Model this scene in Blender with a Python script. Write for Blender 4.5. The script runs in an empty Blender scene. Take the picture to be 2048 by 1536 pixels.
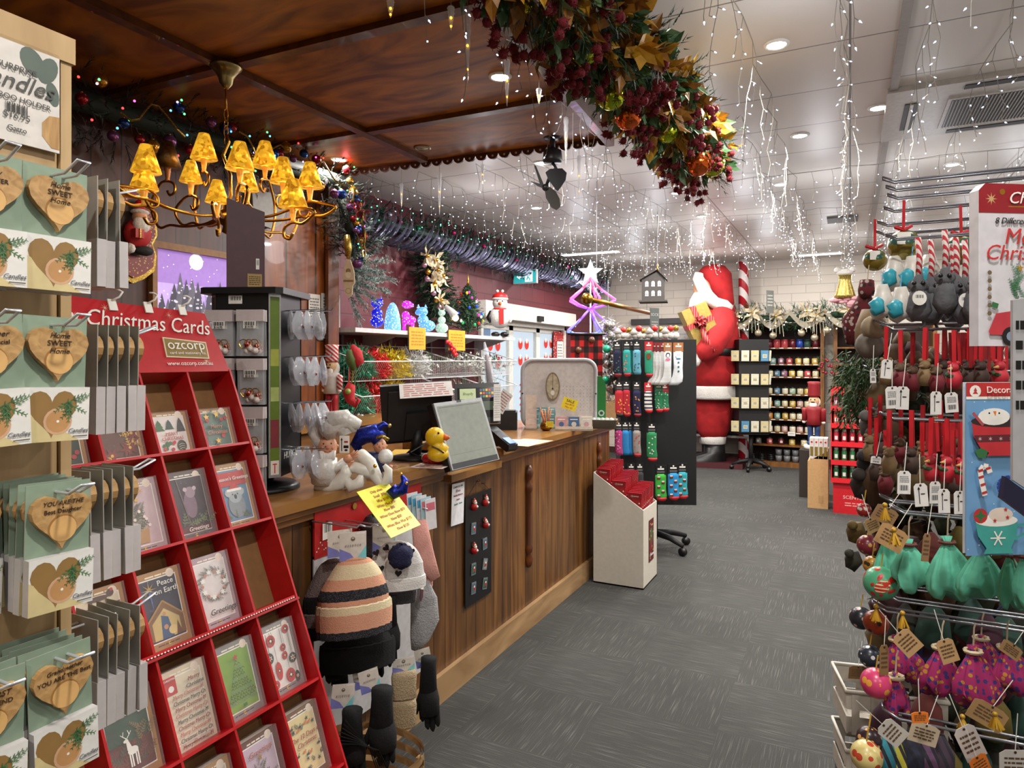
import bpy, math, random
from mathutils import Vector as V, Matrix
from math import pi, sin, cos, radians as R
S = bpy.context.scene; COL = S.collection
rnd = random.Random(7); U = rnd.uniform
# ---------- camera: eye 1.6 m, yawed 26.7 deg towards the counter ----------
F_PX, CX, HY, EYE = 1345., 1024., 718., 1.6
FW, RT = V((-.4493, .8934, 0)), V((.8934, .4493, 0))
cd = bpy.data.cameras.new('camera'); cam = bpy.data.objects.new('camera', cd); COL.objects.link(cam)
cd.sensor_width = 36; cd.lens = F_PX/2048*36; cd.shift_y = -(768-HY)/2048; cd.clip_start = .02
cam.location = (0, 0, EYE); cam.rotation_euler = (pi/2, 0, math.atan2(.4493, .8934)); S.camera = cam
CEIL, CANOPY = 3.13, 3.07
S.view_settings.view_transform = 'Standard'; S.view_settings.look = 'None'
S.view_settings.exposure = 0.15; S.view_settings.gamma = 1; S.view_settings.use_curve_mapping = False
w = bpy.data.worlds.new('sky'); S.world = w; w.use_nodes = True
w.node_tree.nodes['Background'].inputs[0].default_value = (.75, .87, 1, 1)
w.node_tree.nodes['Background'].inputs[1].default_value = .85
def ray(px, py): return FW + RT*((px-CX)/F_PX) + V((0, 0, 1))*((HY-py)/F_PX)
E0 = V((0, 0, EYE))
def at(px, py, t): return E0 + ray(px, py)*t
def onz(px, py, z): r = ray(px, py); return E0 + r*((z-EYE)/r.z)
def onx(px, py, x): r = ray(px, py); return E0 + r*(x/r.x)
def ony(px, py, y): r = ray(px, py); return E0 + r*(y/r.y)
def lamp(name, loc, power, size=.14, col=(1, .95, .88), rot=(0, 0, 0), kind='AREA', spread=None):
    l = bpy.data.lights.new(name, kind); l.energy = power; l.color = col
    if kind == 'AREA':
        l.shape = 'DISK'; l.size = size
        if spread: l.spread = spread
    else: l.shadow_soft_size = size
    o = bpy.data.objects.new(name, l); o.location = loc; o.rotation_euler = rot; COL.objects.link(o); return o
DL = [(1553,88),(1600,270),(1757,214),(1905,328),(1353,385),(1560,368),(1403,432),(1072,415),(1082,325)]
DLP = [onz(x, y, CEIL) for x, y in DL]
DLC = [onz(1000, 152, CANOPY), onz(678, 318, CANOPY)]
for p in DLP: lamp('downlight_glow', p-V((0, 0, .05)), 34)
for p in DLC: lamp('downlight_glow', p-V((0, 0, .04)), 17)
for x, y, e in [(.1, .7, 34), (-.3, -1.2, 34), (1.6, -.6, 26), (2.5, 1.8, 26), (2.6, 4.5, 30), (2.4, 7.2, 30), (-.5, 8.8, 42), (-1.8, 9.3, 42), (.9, 9.4, 42), (-2.9, 8.9, 30)]:
    lamp('downlight_glow', (x, y, CEIL-.05), e)
# ---------- mesh builder ----------
I4 = Matrix.Identity(4); WM = {}
def fr(o, ux, uy):
    ux = V(ux).normalized(); n = ux.cross(V(uy)).normalized(); uy = n.cross(ux)
    m = Matrix((ux, uy, n)).transposed().to_4x4(); m.translation = V(o); return m
def face(o, yaw=0, pitch=0, roll=0):      # frame whose normal looks along yaw (deg from +X), uy is up
    return Matrix.Translation(V(o)) @ Matrix.Rotation(R(yaw), 4, 'Z') @ Matrix.Rotation(R(-pitch), 4, 'Y') @ Matrix(((0,0,1,0),(1,0,0,0),(0,1,0,0),(0,0,0,1))) @ Matrix.Rotation(R(roll), 4, 'Z')
def tr(x=0, y=0, z=0, rz=0, s=1): return Matrix.Translation((x, y, z)) @ Matrix.Rotation(R(rz), 4, 'Z') @ Matrix.Scale(s, 4)
class MB:
    def __init__(s, m=None): s.v = []; s.f = []; s.k = []; s.mt = []; s.m = m or I4; s.sm = []; s.lz = 0
    def mi(s, m):
        if m not in s.mt: s.mt.append(m)
        return s.mt.index(m)
    def add(s, vs, fs, m, smooth=False):
        n = len(s.v); s.v += [s.m @ V(p) for p in vs]; k = s.mi(m)
        for f in fs: s.f.append([n+i for i in f]); s.k.append(k); s.sm.append(smooth)
        return s
    def poly(s, pts, m): return s.add(pts, [range(len(pts))], m)
    def box(s, a, b, m):                    # corner to corner
        x0, y0, z0 = a; x1, y1, z1 = b
        return s.add([(x0,y0,z0),(x1,y0,z0),(x1,y1,z0),(x0,y1,z0),(x0,y0,z1),(x1,y0,z1),(x1,y1,z1),(x0,y1,z1)],
              [(0,3,2,1),(4,5,6,7),(0,1,5,4),(1,2,6,5),(2,3,7,6),(3,0,4,7)], m)
    def cb(s, c, d, m): return s.box([c[i]-d[i]/2 for i in range(3)], [c[i]+d[i]/2 for i in range(3)], m)
    def prism(s, pts, z0, z1, m, m2=None, smooth=False):   # 2D outline extruded in local z
        n = len(pts)
        s.add([(x, y, z1) for x, y in pts], [range(n)], m)
        if z1 != z0:
            s.add([(x, y, z0) for x, y in pts], [range(n-1, -1, -1)], m2 or m)
            s.add([(x, y, z) for z in (z0, z1) for x, y in pts], [(i, (i+1) % n, n+(i+1) % n, n+i) for i in range(n)], m2 or m, smooth)
        return s
    def tube(s, pts, r, m, n=6, closed=False, cap=True):
        pts = [V(p) for p in pts]; L = len(pts); rs = r if isinstance(r, (list, tuple)) else [r]*L
        vs = []; a = None
        for i, p in enumerate(pts):
            d = (pts[(i+1) % L] if closed or i < L-1 else p) - (pts[i-1] if closed or i > 0 else p)
            d = d.normalized() if d.length > 1e-9 else V((0, 0, 1))
            if a is None: a = d.orthogonal().normalized()
            a = (a - d*a.dot(d)); a = a.normalized() if a.length > 1e-6 else d.orthogonal().normalized()
            b = d.cross(a)
            vs += [p + (a*cos(2*pi*k/n) + b*sin(2*pi*k/n))*rs[i] for k in range(n)]
        fs = [(i*n+k, i*n+(k+1) % n, (i+1) % L*n+(k+1) % n, (i+1) % L*n+k) for i in range(L if closed else L-1) for k in range(n)]
        if cap and not closed: fs += [list(range(n-1, -1, -1)), list(range((L-1)*n, L*n))]
        return s.add(vs, fs, m, n > 5)
    def lathe(s, prof, m, n=16, c=(0, 0, 0), sx=1, sy=1, smooth=True, wob=0):     # prof: (r, z)
        vs = []; L = len(prof)
        for r, z in prof:
            vs += [(c[0]+r*sx*cos(2*pi*k/n)*(1+wob*cos(k*pi)), c[1]+r*sy*sin(2*pi*k/n)*(1+wob*cos(k*pi)), c[2]+z) for k in range(n)]
        fs = [(i*n+k, i*n+(k+1) % n, (i+1)*n+(k+1) % n, (i+1)*n+k) for i in range(L-1) for k in range(n)]
        if prof[0][0] > 1e-5: fs.append(list(range(n-1, -1, -1)))
        if prof[-1][0] > 1e-5: fs.append(list(range((L-1)*n, L*n)))
        return s.add(vs, fs, m, smooth)
    def ball(s, c, r, m, n=10, k=6, sc=(1, 1, 1)):
        return s.lathe([(max(r*sin(pi*i/k), 1e-6)*1, -r*cos(pi*i/k)*sc[2]) for i in range(k+1)], m, n, c, sc[0], sc[1])
    def loft(s, rings, m, cap=True, smooth=True, closed=True):
        n = len(rings[0]); vs = [p for r in rings for p in r]
        fs = [(i*n+k, i*n+(k+1) % n, (i+1)*n+(k+1) % n, (i+1)*n+k) for i in range(len(rings)-1) for k in range(n if closed else n-1)]
        if cap and closed: fs += [list(range(n-1, -1, -1)), list(range((len(rings)-1)*n, len(rings)*n))]
        return s.add(vs, fs, m, smooth)
    def build(s, name, par=None, world=False):
        me = bpy.data.meshes.new(name); vs = s.v
        if world and par is not None: inv = WM[par.name].inverted(); vs = [inv @ p for p in vs]
        me.from_pydata([tuple(p) for p in vs], [], s.f)
        for m in s.mt: me.materials.append(m)
        me.polygons.foreach_set('material_index', s.k); me.polygons.foreach_set('use_smooth', s.sm)
        me.update(); o = bpy.data.objects.new(name, me); COL.objects.link(o)
        if par is not None: o.parent = par; WM[o.name] = WM[par.name]
        else: WM[o.name] = I4
        return o
    # ---- flat print on the current frame: every call is laid a hair above the one before ----
    def up(s, d=.00006): s.lz += d; return s.lz
    def P(s, pts, m): z = s.up(); return s.add([(x, y, z) for x, y in pts], [range(len(pts))], m)
    def rect(s, x, y, w, h, m, a=0):
        c, q = cos(a), sin(a); return s.P([(x+i*w/2*c-j*h/2*q, y+i*w/2*q+j*h/2*c) for i, j in ((-1,-1),(1,-1),(1,1),(-1,1))], m)
    def circ(s, x, y, r, m, n=14, ry=None, a=0): return s.P([(x+r*cos(2*pi*i/n)*cos(a)-(ry or r)*sin(2*pi*i/n)*sin(a), y+r*cos(2*pi*i/n)*sin(a)+(ry or r)*sin(2*pi*i/n)*cos(a)) for i in range(n)], m)
    def star(s, x, y, r, m, n=5, q=.42, a=pi/2): return s.P([(x+(r if i % 2 == 0 else r*q)*cos(a+pi*i/n), y+(r if i % 2 == 0 else r*q)*sin(a+pi*i/n)) for i in range(2*n)], m)
    def line(s, pts, w, m):
        z = s.up()
        for (x0, y0), (x1, y1) in zip(pts, pts[1:]):
            d = math.hypot(x1-x0, y1-y0) or 1; nx, ny = -(y1-y0)/d*w/2, (x1-x0)/d*w/2
            s.add([(x0+nx, y0+ny, z), (x0-nx, y0-ny, z), (x1-nx, y1-ny, z), (x1+nx, y1+ny, z)], [(0, 1, 2, 3)], m)
        return s
    def xtree(s, x, y, w, h, m, k=3, star=None, trunk=None):
        if trunk: s.rect(x, y+h*.05, w*.12, h*.14, trunk)
        for i in range(k):
            y0 = y+h*(.1+.26*i*3/k); ww = w*(1-.7*i/k)/2; s.P([(x-ww, y0), (x+ww, y0), (x, min(y0+h*.5, y+h))], m)
        if star: s.star(x, y+h, w*.14, star)
        return s
    def twig(s, x, y, L, m, a=pi/2, n=6, w=.3):
        s.line([(x, y), (x+L*cos(a), y+L*sin(a))], L*.04, m); z = s.up()
        for i in range(n*2):
            f = (i//2+.8)/n; sd = 1 if i % 2 else -1; bx, by = x+L*f*cos(a), y+L*f*sin(a); l = L*w*(1.15-f*.6); b = a+sd*.8
            tx, ty = bx+l*cos(b), by+l*sin(b); ox, oy = -sin(b)*l*.16, cos(b)*l*.16; mx, my = (bx+tx)/2, (by+ty)/2
            s.add([(bx, by, z), (mx-ox, my-oy, z), (tx, ty, z), (mx+ox, my+oy, z)], [(0, 1, 2, 3)], m)
        return s
    def bars(s, x, y, w, h, m, n=9):        # barcode
        z = s.up(); q = w/n
        for i in range(n):
            a = x-w/2+i*q; b = a+q*(.3+.5*((i*7) % 3)/2); s.add([(a, y-h/2, z), (b, y-h/2, z), (b, y+h/2, z), (a, y+h/2, z)], [(0, 1, 2, 3)], m)
        return s
    def words(s, x, y, w, h, n, m, k=4):      # rows too small to read
        for r in range(n):
            yy = y+h/2-(r+.5)*h/n; xx = x-w/2; z = s.up(.00002)
            while xx < x+w/2-w*.08:
                l = U(.5, 1.5)*w/k/1.2; l = min(l, x+w/2-xx); s.add([(xx, yy-h/n*.22, z), (xx+l, yy-h/n*.22, z), (xx+l, yy+h/n*.22, z), (xx, yy+h/n*.22, z)], [(0, 1, 2, 3)], m); xx += l+w*.04
        return s
def txt(s, m, par, mt, size, shear=0, align='CENTER', world=False, ext=.0003, name='lettering', space=1, sx=1):
    c = bpy.data.curves.new(name, 'FONT'); c.body = s; c.size = size; c.shear = shear; c.extrude = ext; c.space_character = space
    c.align_x = align; c.align_y = 'CENTER'; c.materials.append(mt); c.resolution_u = 3
    fo = bpy.data.objects.new(name, c); me = bpy.data.meshes.new_from_object(fo); bpy.data.objects.remove(fo); bpy.data.curves.remove(c)
    if not me.materials: me.materials.append(mt)
    o = bpy.data.objects.new(name, me); COL.objects.link(o); o.parent = par; me.name = name
    m = m @ Matrix.Diagonal((sx, 1, 1, 1))
    o.matrix_basis = (WM[par.name].inverted() @ m) if world else m; return o
def tag(o, label=None, cat=None, group=None, kind=None):
    for k, q in (('label', label), ('category', cat), ('group', group), ('kind', kind)):
        if q: o[k] = q
    return o
def thing(name, label, cat, loc=(0, 0, 0), rz=0, group=None, kind=None, m=None):
    o = bpy.data.objects.new(name, None); COL.objects.link(o); o.empty_display_size = .05
    M = m if m is not None else tr(*loc, rz); o.matrix_basis = M; WM[o.name] = M.copy(); return tag(o, label, cat, group, kind)
def struct(b, name, par=None):
    o = b.build(name, par, True); o['kind'] = 'structure'; return o
def single(b, name, label, cat, group=None, kind=None): return tag(b.build(name), label, cat, group, kind)
KIDS = {}
def copy(o, m, label=None, group=None, par=None):
    c = o.copy(); COL.objects.link(c)
    if par is None: c.matrix_basis = m; WM[c.name] = m.copy()
    else: c.parent = par
    if label: c['label'] = label
    if group: c['group'] = group
    for ch in KIDS.get(o.name) or [x for x in S.objects if x.parent == o]:
        copy(ch, None, par=c)
    return c
def reg(o):          # remember children once, so copying stays quick
    def go(x):
        KIDS[x.name] = [y for y in ALL if y.parent == x]
        for y in KIDS[x.name]: go(y)
    ALL = list(S.objects); go(o); return o
# ---------- materials ----------
MC = {}
def lin(h): 
    c = [int(h[i:i+2], 16)/255 for i in (0, 2, 4)]; return [x/12.92 if x < .04 else ((x+.055)/1.055)**2.4 for x in c]
def nt(name):
    m = bpy.data.materials.new(name); m.use_nodes = True; t = m.node_tree; N = t.nodes; b = N['Principled BSDF']
    def n(k, **p):
        x = N.new('ShaderNode'+k)
        for a, q in p.items():
            if a[0] == 'i' and a[1:].isdigit(): x.inputs[int(a[1:])].default_value = q
            elif hasattr(x, a): setattr(x, a, q)
            else: x.inputs[a.replace('_', ' ')].default_value = q
        return x
    return m, t, b, n, t.links.new
def mix(n, lk, f, a, b):
    x = n('Mix', data_type='RGBA'); 
    if isinstance(f, (int, float)): x.inputs[0].default_value = f
    else: lk(f, x.inputs[0])
    for i, q in ((6, a), (7, b)):
        if isinstance(q, (list, tuple)): x.inputs[i].default_value = (*q[:3], 1)
        else: lk(q, x.inputs[i])
    return x.outputs[2]
def C(h, r=.55, m=0, e=0, v=.1, s=40, b=0, t=0, a=1, name=None, stretch=None):
    k = (h, r, m, e, v, s, b, t, a, stretch)
    if k in MC: return MC[k]
    M, T, B, n, lk = nt(name or 'surface_'+h); c = lin(h)
    co = n('TexCoord'); mp = n('Mapping'); lk(co.outputs['Object'], mp.inputs[0])
    if stretch: mp.inputs['Scale'].default_value = stretch
    no = n('TexNoise', Scale=s, Detail=2); lk(mp.outputs[0], no.inputs[0])
    lk(mix(n, lk, no.outputs[0], [x*(1-v*2) for x in c], [min(x*(1+v*2)+v*.01, 1) for x in c]), B.inputs['Base Color'])
    B.inputs['Roughness'].default_value = r; B.inputs['Metallic'].default_value = m
    if e: B.inputs['Emission Color'].default_value = (*c, 1); B.inputs['Emission Strength'].default_value = e; M.cycles.emission_sampling = 'NONE'
    if t: B.inputs['Transmission Weight'].default_value = t; B.inputs['IOR'].default_value = 1.2
    if a < 1: B.inputs['Alpha'].default_value = a
    if b: bp = n('Bump', Strength=b, Distance=.01); lk(no.outputs[0], bp.inputs['Height']); lk(bp.outputs[0], B.inputs['Normal'])
    MC[k] = M; return M
def wood(h1, h2, sc=(1, 1, 12), s=3, r=.35, b=.05, boards=None, name='wood', coat=0, dist=1.5):
    M, T, B, n, lk = nt(name); co = n('TexCoord'); mp = n('Mapping', Scale=sc); lk(co.outputs['Object'], mp.inputs[0])
    no = n('TexNoise', Scale=s, Detail=6, Distortion=dist); lk(mp.outputs[0], no.inputs[0])
    rp = n('ValToRGB'); rp.color_ramp.elements[0].position = .35; rp.color_ramp.elements[1].position = .68; lk(no.outputs[0], rp.inputs[0])
    c = mix(n, lk, rp.outputs[0], lin(h1), lin(h2))
    if boards:                                   # (axis, width): grooves between upright boards, each board a tone of its own
        ax, wd = boards; sp = n('SeparateXYZ'); lk(co.outputs['Object'], sp.inputs[0])
        d = n('Math', operation='DIVIDE', i1=wd); lk(sp.outputs[ax], d.inputs[0])
        fl = n('Math', operation='FLOOR'); lk(d.outputs[0], fl.inputs[0]); wn = n('TexWhiteNoise', noise_dimensions='1D'); lk(fl.outputs[0], wn.inputs[1])
        ml = n('Math', operation='MULTIPLY_ADD', i1=.5, i2=.72); lk(wn.outputs[0], ml.inputs[0])
        hs = n('HueSaturation'); lk(ml.outputs[0], hs.inputs['Value']); lk(c, hs.inputs['Color']); c = hs.outputs[0]
        f = n('Math', operation='FRACT'); lk(d.outputs[0], f.inputs[0]); g = n('Math', operation='LESS_THAN', i1=.05); lk(f.outputs[0], g.inputs[0])
        c = mix(n, lk, g.outputs[0], c, [x*.12 for x in lin(h1)])
    lk(c, B.inputs['Base Color']); B.inputs['Roughness'].default_value = r; B.inputs['Coat Weight'].default_value = coat
    bp = n('Bump', Strength=b, Distance=.01); lk(no.outputs[0], bp.inputs['Height']); lk(bp.outputs[0], B.inputs['Normal'])
    return M
def brick(h1, h2, hm, plane='yz', bw=.4, bh=.2, mort=.012, r=.6, name='painted_brick', bump=.5):
    M, T, B, n, lk = nt(name); co = n('TexCoord'); sp = n('SeparateXYZ'); cb = n('CombineXYZ'); lk(co.outputs['Object'], sp.inputs[0])
    lk(sp.outputs['xyz'.index(plane[0])], cb.inputs[0]); lk(sp.outputs['xyz'.index(plane[1])], cb.inputs[1])
    bt = n('TexBrick', Scale=1, Mortar_Size=mort, Brick_Width=bw, Row_Height=bh, Mortar_Smooth=.3); lk(cb.outputs[0], bt.inputs[0])
    if bh == bw/2 and name.startswith('ceil'): bt.offset = 0
    for i, h in ((1, h1), (2, h2), (3, hm)): bt.inputs[i].default_value = (*lin(h), 1)
    lk(bt.outputs[0], B.inputs['Base Color']); B.inputs['Roughness'].default_value = r
    iv = n('Math', operation='SUBTRACT', i0=1.0); lk(bt.outputs[1], iv.inputs[1]); no = n('TexNoise', Scale=25, Detail=3); lk(co.outputs['Object'], no.inputs[0])
    ad = n('Math', operation='MULTIPLY_ADD', i1=.25); lk(no.outputs[0], ad.inputs[0]); lk(iv.outputs[0], ad.inputs[2])
    bp = n('Bump', Strength=bump, Distance=.01); lk(ad.outputs[0], bp.inputs['Height']); lk(bp.outputs[0], B.inputs['Normal'])
    return M
def carpet():
    M, T, B, n, lk = nt('carpet_tile'); co = n('TexCoord'); outs = []
    for sc in ((230, 5, 1), (5, 230, 1)):
        mp = n('Mapping', Scale=sc); lk(co.outputs['Object'], mp.inputs[0]); no = n('TexNoise', Scale=1, Detail=2.5); lk(mp.outputs[0], no.inputs[0])
        rp = n('ValToRGB'); rp.color_ramp.elements[0].position = .55; rp.color_ramp.elements[1].position = .8; lk(no.outputs[0], rp.inputs[0]); outs.append(rp.outputs[0])
    ck = n('TexChecker', Scale=2.0, Color1=(1, 1, 1, 1), Color2=(0, 0, 0, 1)); mp = n('Mapping', Location=(.01, .02, .25)); lk(co.outputs['Object'], mp.inputs[0]); lk(mp.outputs[0], ck.inputs[0])
    f = mix(n, lk, ck.outputs[1], outs[0], outs[1])
    fine = n('TexNoise', Scale=260, Detail=2); lk(co.outputs['Object'], fine.inputs[0]); big = n('TexNoise', Scale=1.1, Detail=3); lk(co.outputs['Object'], big.inputs[0])
    base = mix(n, lk, fine.outputs[0], lin('272726'), lin('464644')); c = mix(n, lk, f, base, lin('6a6a66'))
    hs = n('HueSaturation'); ma = n('Math', operation='MULTIPLY_ADD', i1=.7, i2=.6); lk(big.outputs[0], ma.inputs[0]); lk(ma.outputs[0], hs.inputs['Value']); lk(c, hs.inputs['Color'])
    lk(hs.outputs[0], B.inputs['Base Color']); B.inputs['Roughness'].default_value = .95
    bp = n('Bump', Strength=.4, Distance=.004); lk(fine.outputs[0], bp.inputs['Height']); lk(bp.outputs[0], B.inputs['Normal']); return M
def stripes(h1, h2, axis=2, width=.02, duty=.5, r=.5, m=0, skew=0, name='striped', b=0):     # bands of two colours along one axis
    k = ('st', h1, h2, axis, width, duty, r, m, skew, b)
    if k in MC: return MC[k]
    M, T, B, n, lk = nt(name); co = n('TexCoord'); sp = n('SeparateXYZ'); lk(co.outputs['Object'], sp.inputs[0]); o = sp.outputs[axis]
    if skew:
        q = n('Math', operation='MULTIPLY_ADD', i1=skew); lk(sp.outputs[(axis+1) % 3], q.inputs[0]); lk(o, q.inputs[2]); o = q.outputs[0]
        q = n('Math', operation='MULTIPLY_ADD', i1=skew); lk(sp.outputs[(axis+2) % 3], q.inputs[0]); lk(o, q.inputs[2]); o = q.outputs[0]
    d = n('Math', operation='DIVIDE', i1=width); lk(o, d.inputs[0]); f = n('Math', operation='FRACT'); lk(d.outputs[0], f.inputs[0])
    g = n('Math', operation='LESS_THAN', i1=duty); lk(f.outputs[0], g.inputs[0]); lk(mix(n, lk, g.outputs[0], lin(h2), lin(h1)), B.inputs['Base Color'])
    B.inputs['Roughness'].default_value = r; B.inputs['Metallic'].default_value = m; MC[k] = M; return M
def spots(h1, h2, s=60, th=.35, r=.6, h3=None, m=0, e=0, b=0):          # scattered spots of h2 (and h3) over h1
    k = ('sp', h1, h2, s, th, r, h3, m, e)
    if k in MC: return MC[k]
    M, T, B, n, lk = nt('spotted'); co = n('TexCoord'); vo = n('TexVoronoi', Scale=s); lk(co.outputs['Object'], vo.inputs[0])
    g = n('Math', operation='LESS_THAN', i1=th); lk(vo.outputs['Distance'], g.inputs[0]); c2 = lin(h2)
    if h3:
        sp = n('SeparateColor'); lk(vo.outputs['Color'], sp.inputs[0]); gg = n('Math', operation='GREATER_THAN', i1=.5); lk(sp.outputs[0], gg.inputs[0]); c2 = mix(n, lk, gg.outputs[0], lin(h2), lin(h3))
    c = mix(n, lk, g.outputs[0], lin(h1), c2); lk(c, B.inputs['Base Color']); B.inputs['Roughness'].default_value = r; B.inputs['Metallic'].default_value = m
    if e: lk(c, B.inputs['Emission Color']); B.inputs['Emission Strength'].default_value = e; M.cycles.emission_sampling = 'NONE'
    MC[k] = M; return M
def foil(h, s=90, r=.22, h2=None, e=0, st=1.0):      # crinkled metallic film
    k = ('fo', h, s, r, h2, e, st)
    if k in MC: return MC[k]
    M, T, B, n, lk = nt('foil'); co = n('TexCoord'); vo = n('TexVoronoi', Scale=s); lk(co.outputs['Object'], vo.inputs[0])
    sp = n('SeparateColor'); lk(vo.outputs['Color'], sp.inputs[0]); c = mix(n, lk, sp.outputs[1], lin(h), lin(h2) if h2 else [min(1, x*1.6+.02) for x in lin(h)])
    lk(c, B.inputs['Base Color']); B.inputs['Metallic'].default_value = .9; B.inputs['Roughness'].default_value = r
    if e: lk(c, B.inputs['Emission Color']); B.inputs['Emission Strength'].default_value = e; M.cycles.emission_sampling = 'NONE'
    bp = n('Bump', Strength=st, Distance=.02); lk(sp.outputs[0], bp.inputs['Height']); lk(bp.outputs[0], B.inputs['Normal']); MC[k] = M; return M
def clear(a=.25, h='dfe6ea', r=.08):              # thin film or pane
    k = ('cl', a, h, r)
    if k in MC: return MC[k]
    M, T, B, n, lk = nt('clear_film'); B.inputs['Base Color'].default_value = (*lin(h), 1); B.inputs['Alpha'].default_value = a; B.inputs['Roughness'].default_value = r
    no = n('TexNoise', Scale=30, Detail=3); co = n('TexCoord'); lk(co.outputs['Object'], no.inputs[0]); bp = n('Bump', Strength=.6, Distance=.01); lk(no.outputs[0], bp.inputs['Height']); lk(bp.outputs[0], B.inputs['Normal'])
    MC[k] = M; return M
WHITE, BLACK, GREY = C('e8e6e0'), C('0e0e10', .4), C('8a8c90', .4)
CHROME, WIREW, GOLD, BRASS = C('b8bcc4', .2, 1), C('e4e4e6', .3), C('d9a441', .3, 1), C('b08a3c', .3, 1)
RED, KRAFT, PINK = C('b01818', .45), C('b08a5c', .7), C('c8828c')
# ================= SETTING =================
XL, XR, YB, YF, XW = -4.0, 4.0, 11.1, -3.5, -3.65
M_MAROON = brick('5e2029', '66252f', '4c1a22', 'yz', .4, .2, .008, .55, bump=.25)
M_WBRICK = brick('cfc6ba', 'd6cdc2', 'b8afa5', 'xz', .4, .13, .006, .5, bump=.25)
M_WALLW = C('c8c0b4', .7); M_CEIL = brick('cdc6be', 'cfc8c0', '6c6662', 'xy', 1.2, .6, .006, .4, 'ceiling_panel', .15)
struct(MB().box((XL-.2, YF-.2, -.1), (XR+.2, YB+.2, 0), carpet()), 'floor')
struct(MB().box((XL-.2, YF-.2, CEIL), (XR+.2, YB+.2, CEIL+.1), M_CEIL), 'ceiling')
D0, D1, DH = 7.05, 9.75, 2.1
b = MB(); b.box((XL-.2, YF, 0), (XL, D0, CEIL), M_MAROON); b.box((XL-.2, D1, 0), (XL, YB, CEIL), M_MAROON); b.box((XL-.2, D0, DH), (XL, D1, CEIL), M_MAROON); struct(b, 'wall_left')
struct(MB().box((XL-.2, YB, 0), (XR+.2, YB+.2, CEIL), M_WBRICK), 'wall_back')
struct(MB().box((XR, YF, 0), (XR+.2, YB, CEIL), M_WALLW), 'wall_right')
struct(MB().box((XL-.2, YF-.2, 0), (XR+.2, YF, CEIL), M_WALLW), 'wall_rear')
M_BOARD = wood('3a1c14', '54291a', (1, 1, .12), 9, .4, .1, (1, .17), 'picture_tinted_boards')  # purple light of the lit picture put into the board colour as maroon
M_BOARD2 = wood('5a2c12', '8a4a1c', (1, 1, .12), 9, .35, .1, (1, .3), 'honey_boards', .3)
b = MB(); b.box((XL, YF, 0), (XW, 3.3, CEIL), M_BOARD); struct(b, 'wall_left')
b = MB(); b.box((XL, 3.3, 0), (XW+.01, 4.02, CEIL), M_BOARD2); struct(b, 'wall_left')
M_POST = wood('4a2410', '7a4018', (1, 1, .1), 12, .35, .1, None, 'post_wood', .2)
b = MB(); b.box((XL, 4.02, 0), (XW+.04, 4.1, CEIL-.03), M_POST); b.box((XW+.04, 3.98, 0), (XW+.07, 4.1, CEIL-.03), M_POST); struct(b, 'trim_1')
struct(MB().box((.2, YF, CEIL-.02), (.24, YB, CEIL), C('8e8882', .4)), 'trim_2')
struct(MB().box((-1.1, YF, CEIL-.012), (-1.07, YB, CEIL), C('8e8882', .4)), 'trim_3') if False else None
# baseboards
struct(MB().box((XL, YB-.02, 0), (XR, YB, .1), C('3a2418')), 'baseboard_back')
# wooden canopy over the counter
M_PLY = wood('6a380e', 'b4701e', (.5, 1.4, 1), 2.2, .5, .05, None, 'stained_plywood', 0, 3)
cA, cB, cC, cD = (-3.65, 4.09), (-1.42, 4.28), (-1.30, 2.35), (-.97, -3.4)
b = MB(); b.prism([(XW, -3.4), cD, cC, cB, cA], CANOPY, CEIL-.001, M_PLY); struct(b, 'ceiling_canopy')
M_BEAM = wood('482409', '68380f', (3, 3, 3), 4, .35, .1, None, 'beam_wood', .3)
def bar(b, p, q, wd, z0, z1, m):
    p, q = V((*p, 0)), V((*q, 0)); n = (q-p).normalized().cross(V((0, 0, 1)))*wd/2
    return b.prism([tuple((p+n)[:2]), tuple((p-n)[:2]), tuple((q-n)[:2]), tuple((q+n)[:2])][::-1], z0, z1, m)
k = 4
b = bar(MB(), (-2.76, -3.4), (-2.78, 4.1), .06, CANOPY-.035, CANOPY, M_BEAM); struct(b, 'trim_4')
for y in (3.42, 2.34, 1.26, .18, -.9):
    k += 1; b = bar(MB(), (XW, y-.02), (-1.36+.06*(3.4-y), y+.06), .06, CANOPY-.03, CANOPY, M_BEAM); struct(b, 'trim_%d' % k)
b = bar(MB(), cB, cC, .05, CEIL-.12, CEIL-.001, M_BEAM); bar(b, cC, cD, .05, CEIL-.12, CEIL-.001, M_BEAM); struct(b, 'trim_10')
# scalloped valance with drilled holes
b = MB(); p, q = V((*cA, 0)), V((*cB, 0)); L = (q-p).length; d = (q-p)/L; n_ = 25; w_ = L/n_
m = fr(p+V((0, 0, CEIL)), d, (0, 0, 1)); b.m = m; M_VAL = wood('3c1c0e', '5a2c14', (2, 2, 2), 4, .4, .1, None, 'valance_wood')
for i in range(n_):
    x = (i+.5)*w_; r = w_*.47; zc = -.075; k2 = 10; hr = .008
    out = [(x-w_/2, 0), (x-w_/2, zc)] + [(x-r*cos(pi*j/k2), zc-r*sin(pi*j/k2)*.85) for j in range(k2+1)] + [(x+w_/2, zc), (x+w_/2, 0)]
    b.prism(out[::-1], -.008, .008, M_VAL); b.lz = .008; b.circ(x, zc-.012, hr, C('c8c4c8', .5), 8); b.lz = -.0095; b.circ(x, zc-.012, hr, C('c8c4c8', .5), 8)
struct(b, 'trim_11')
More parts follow.
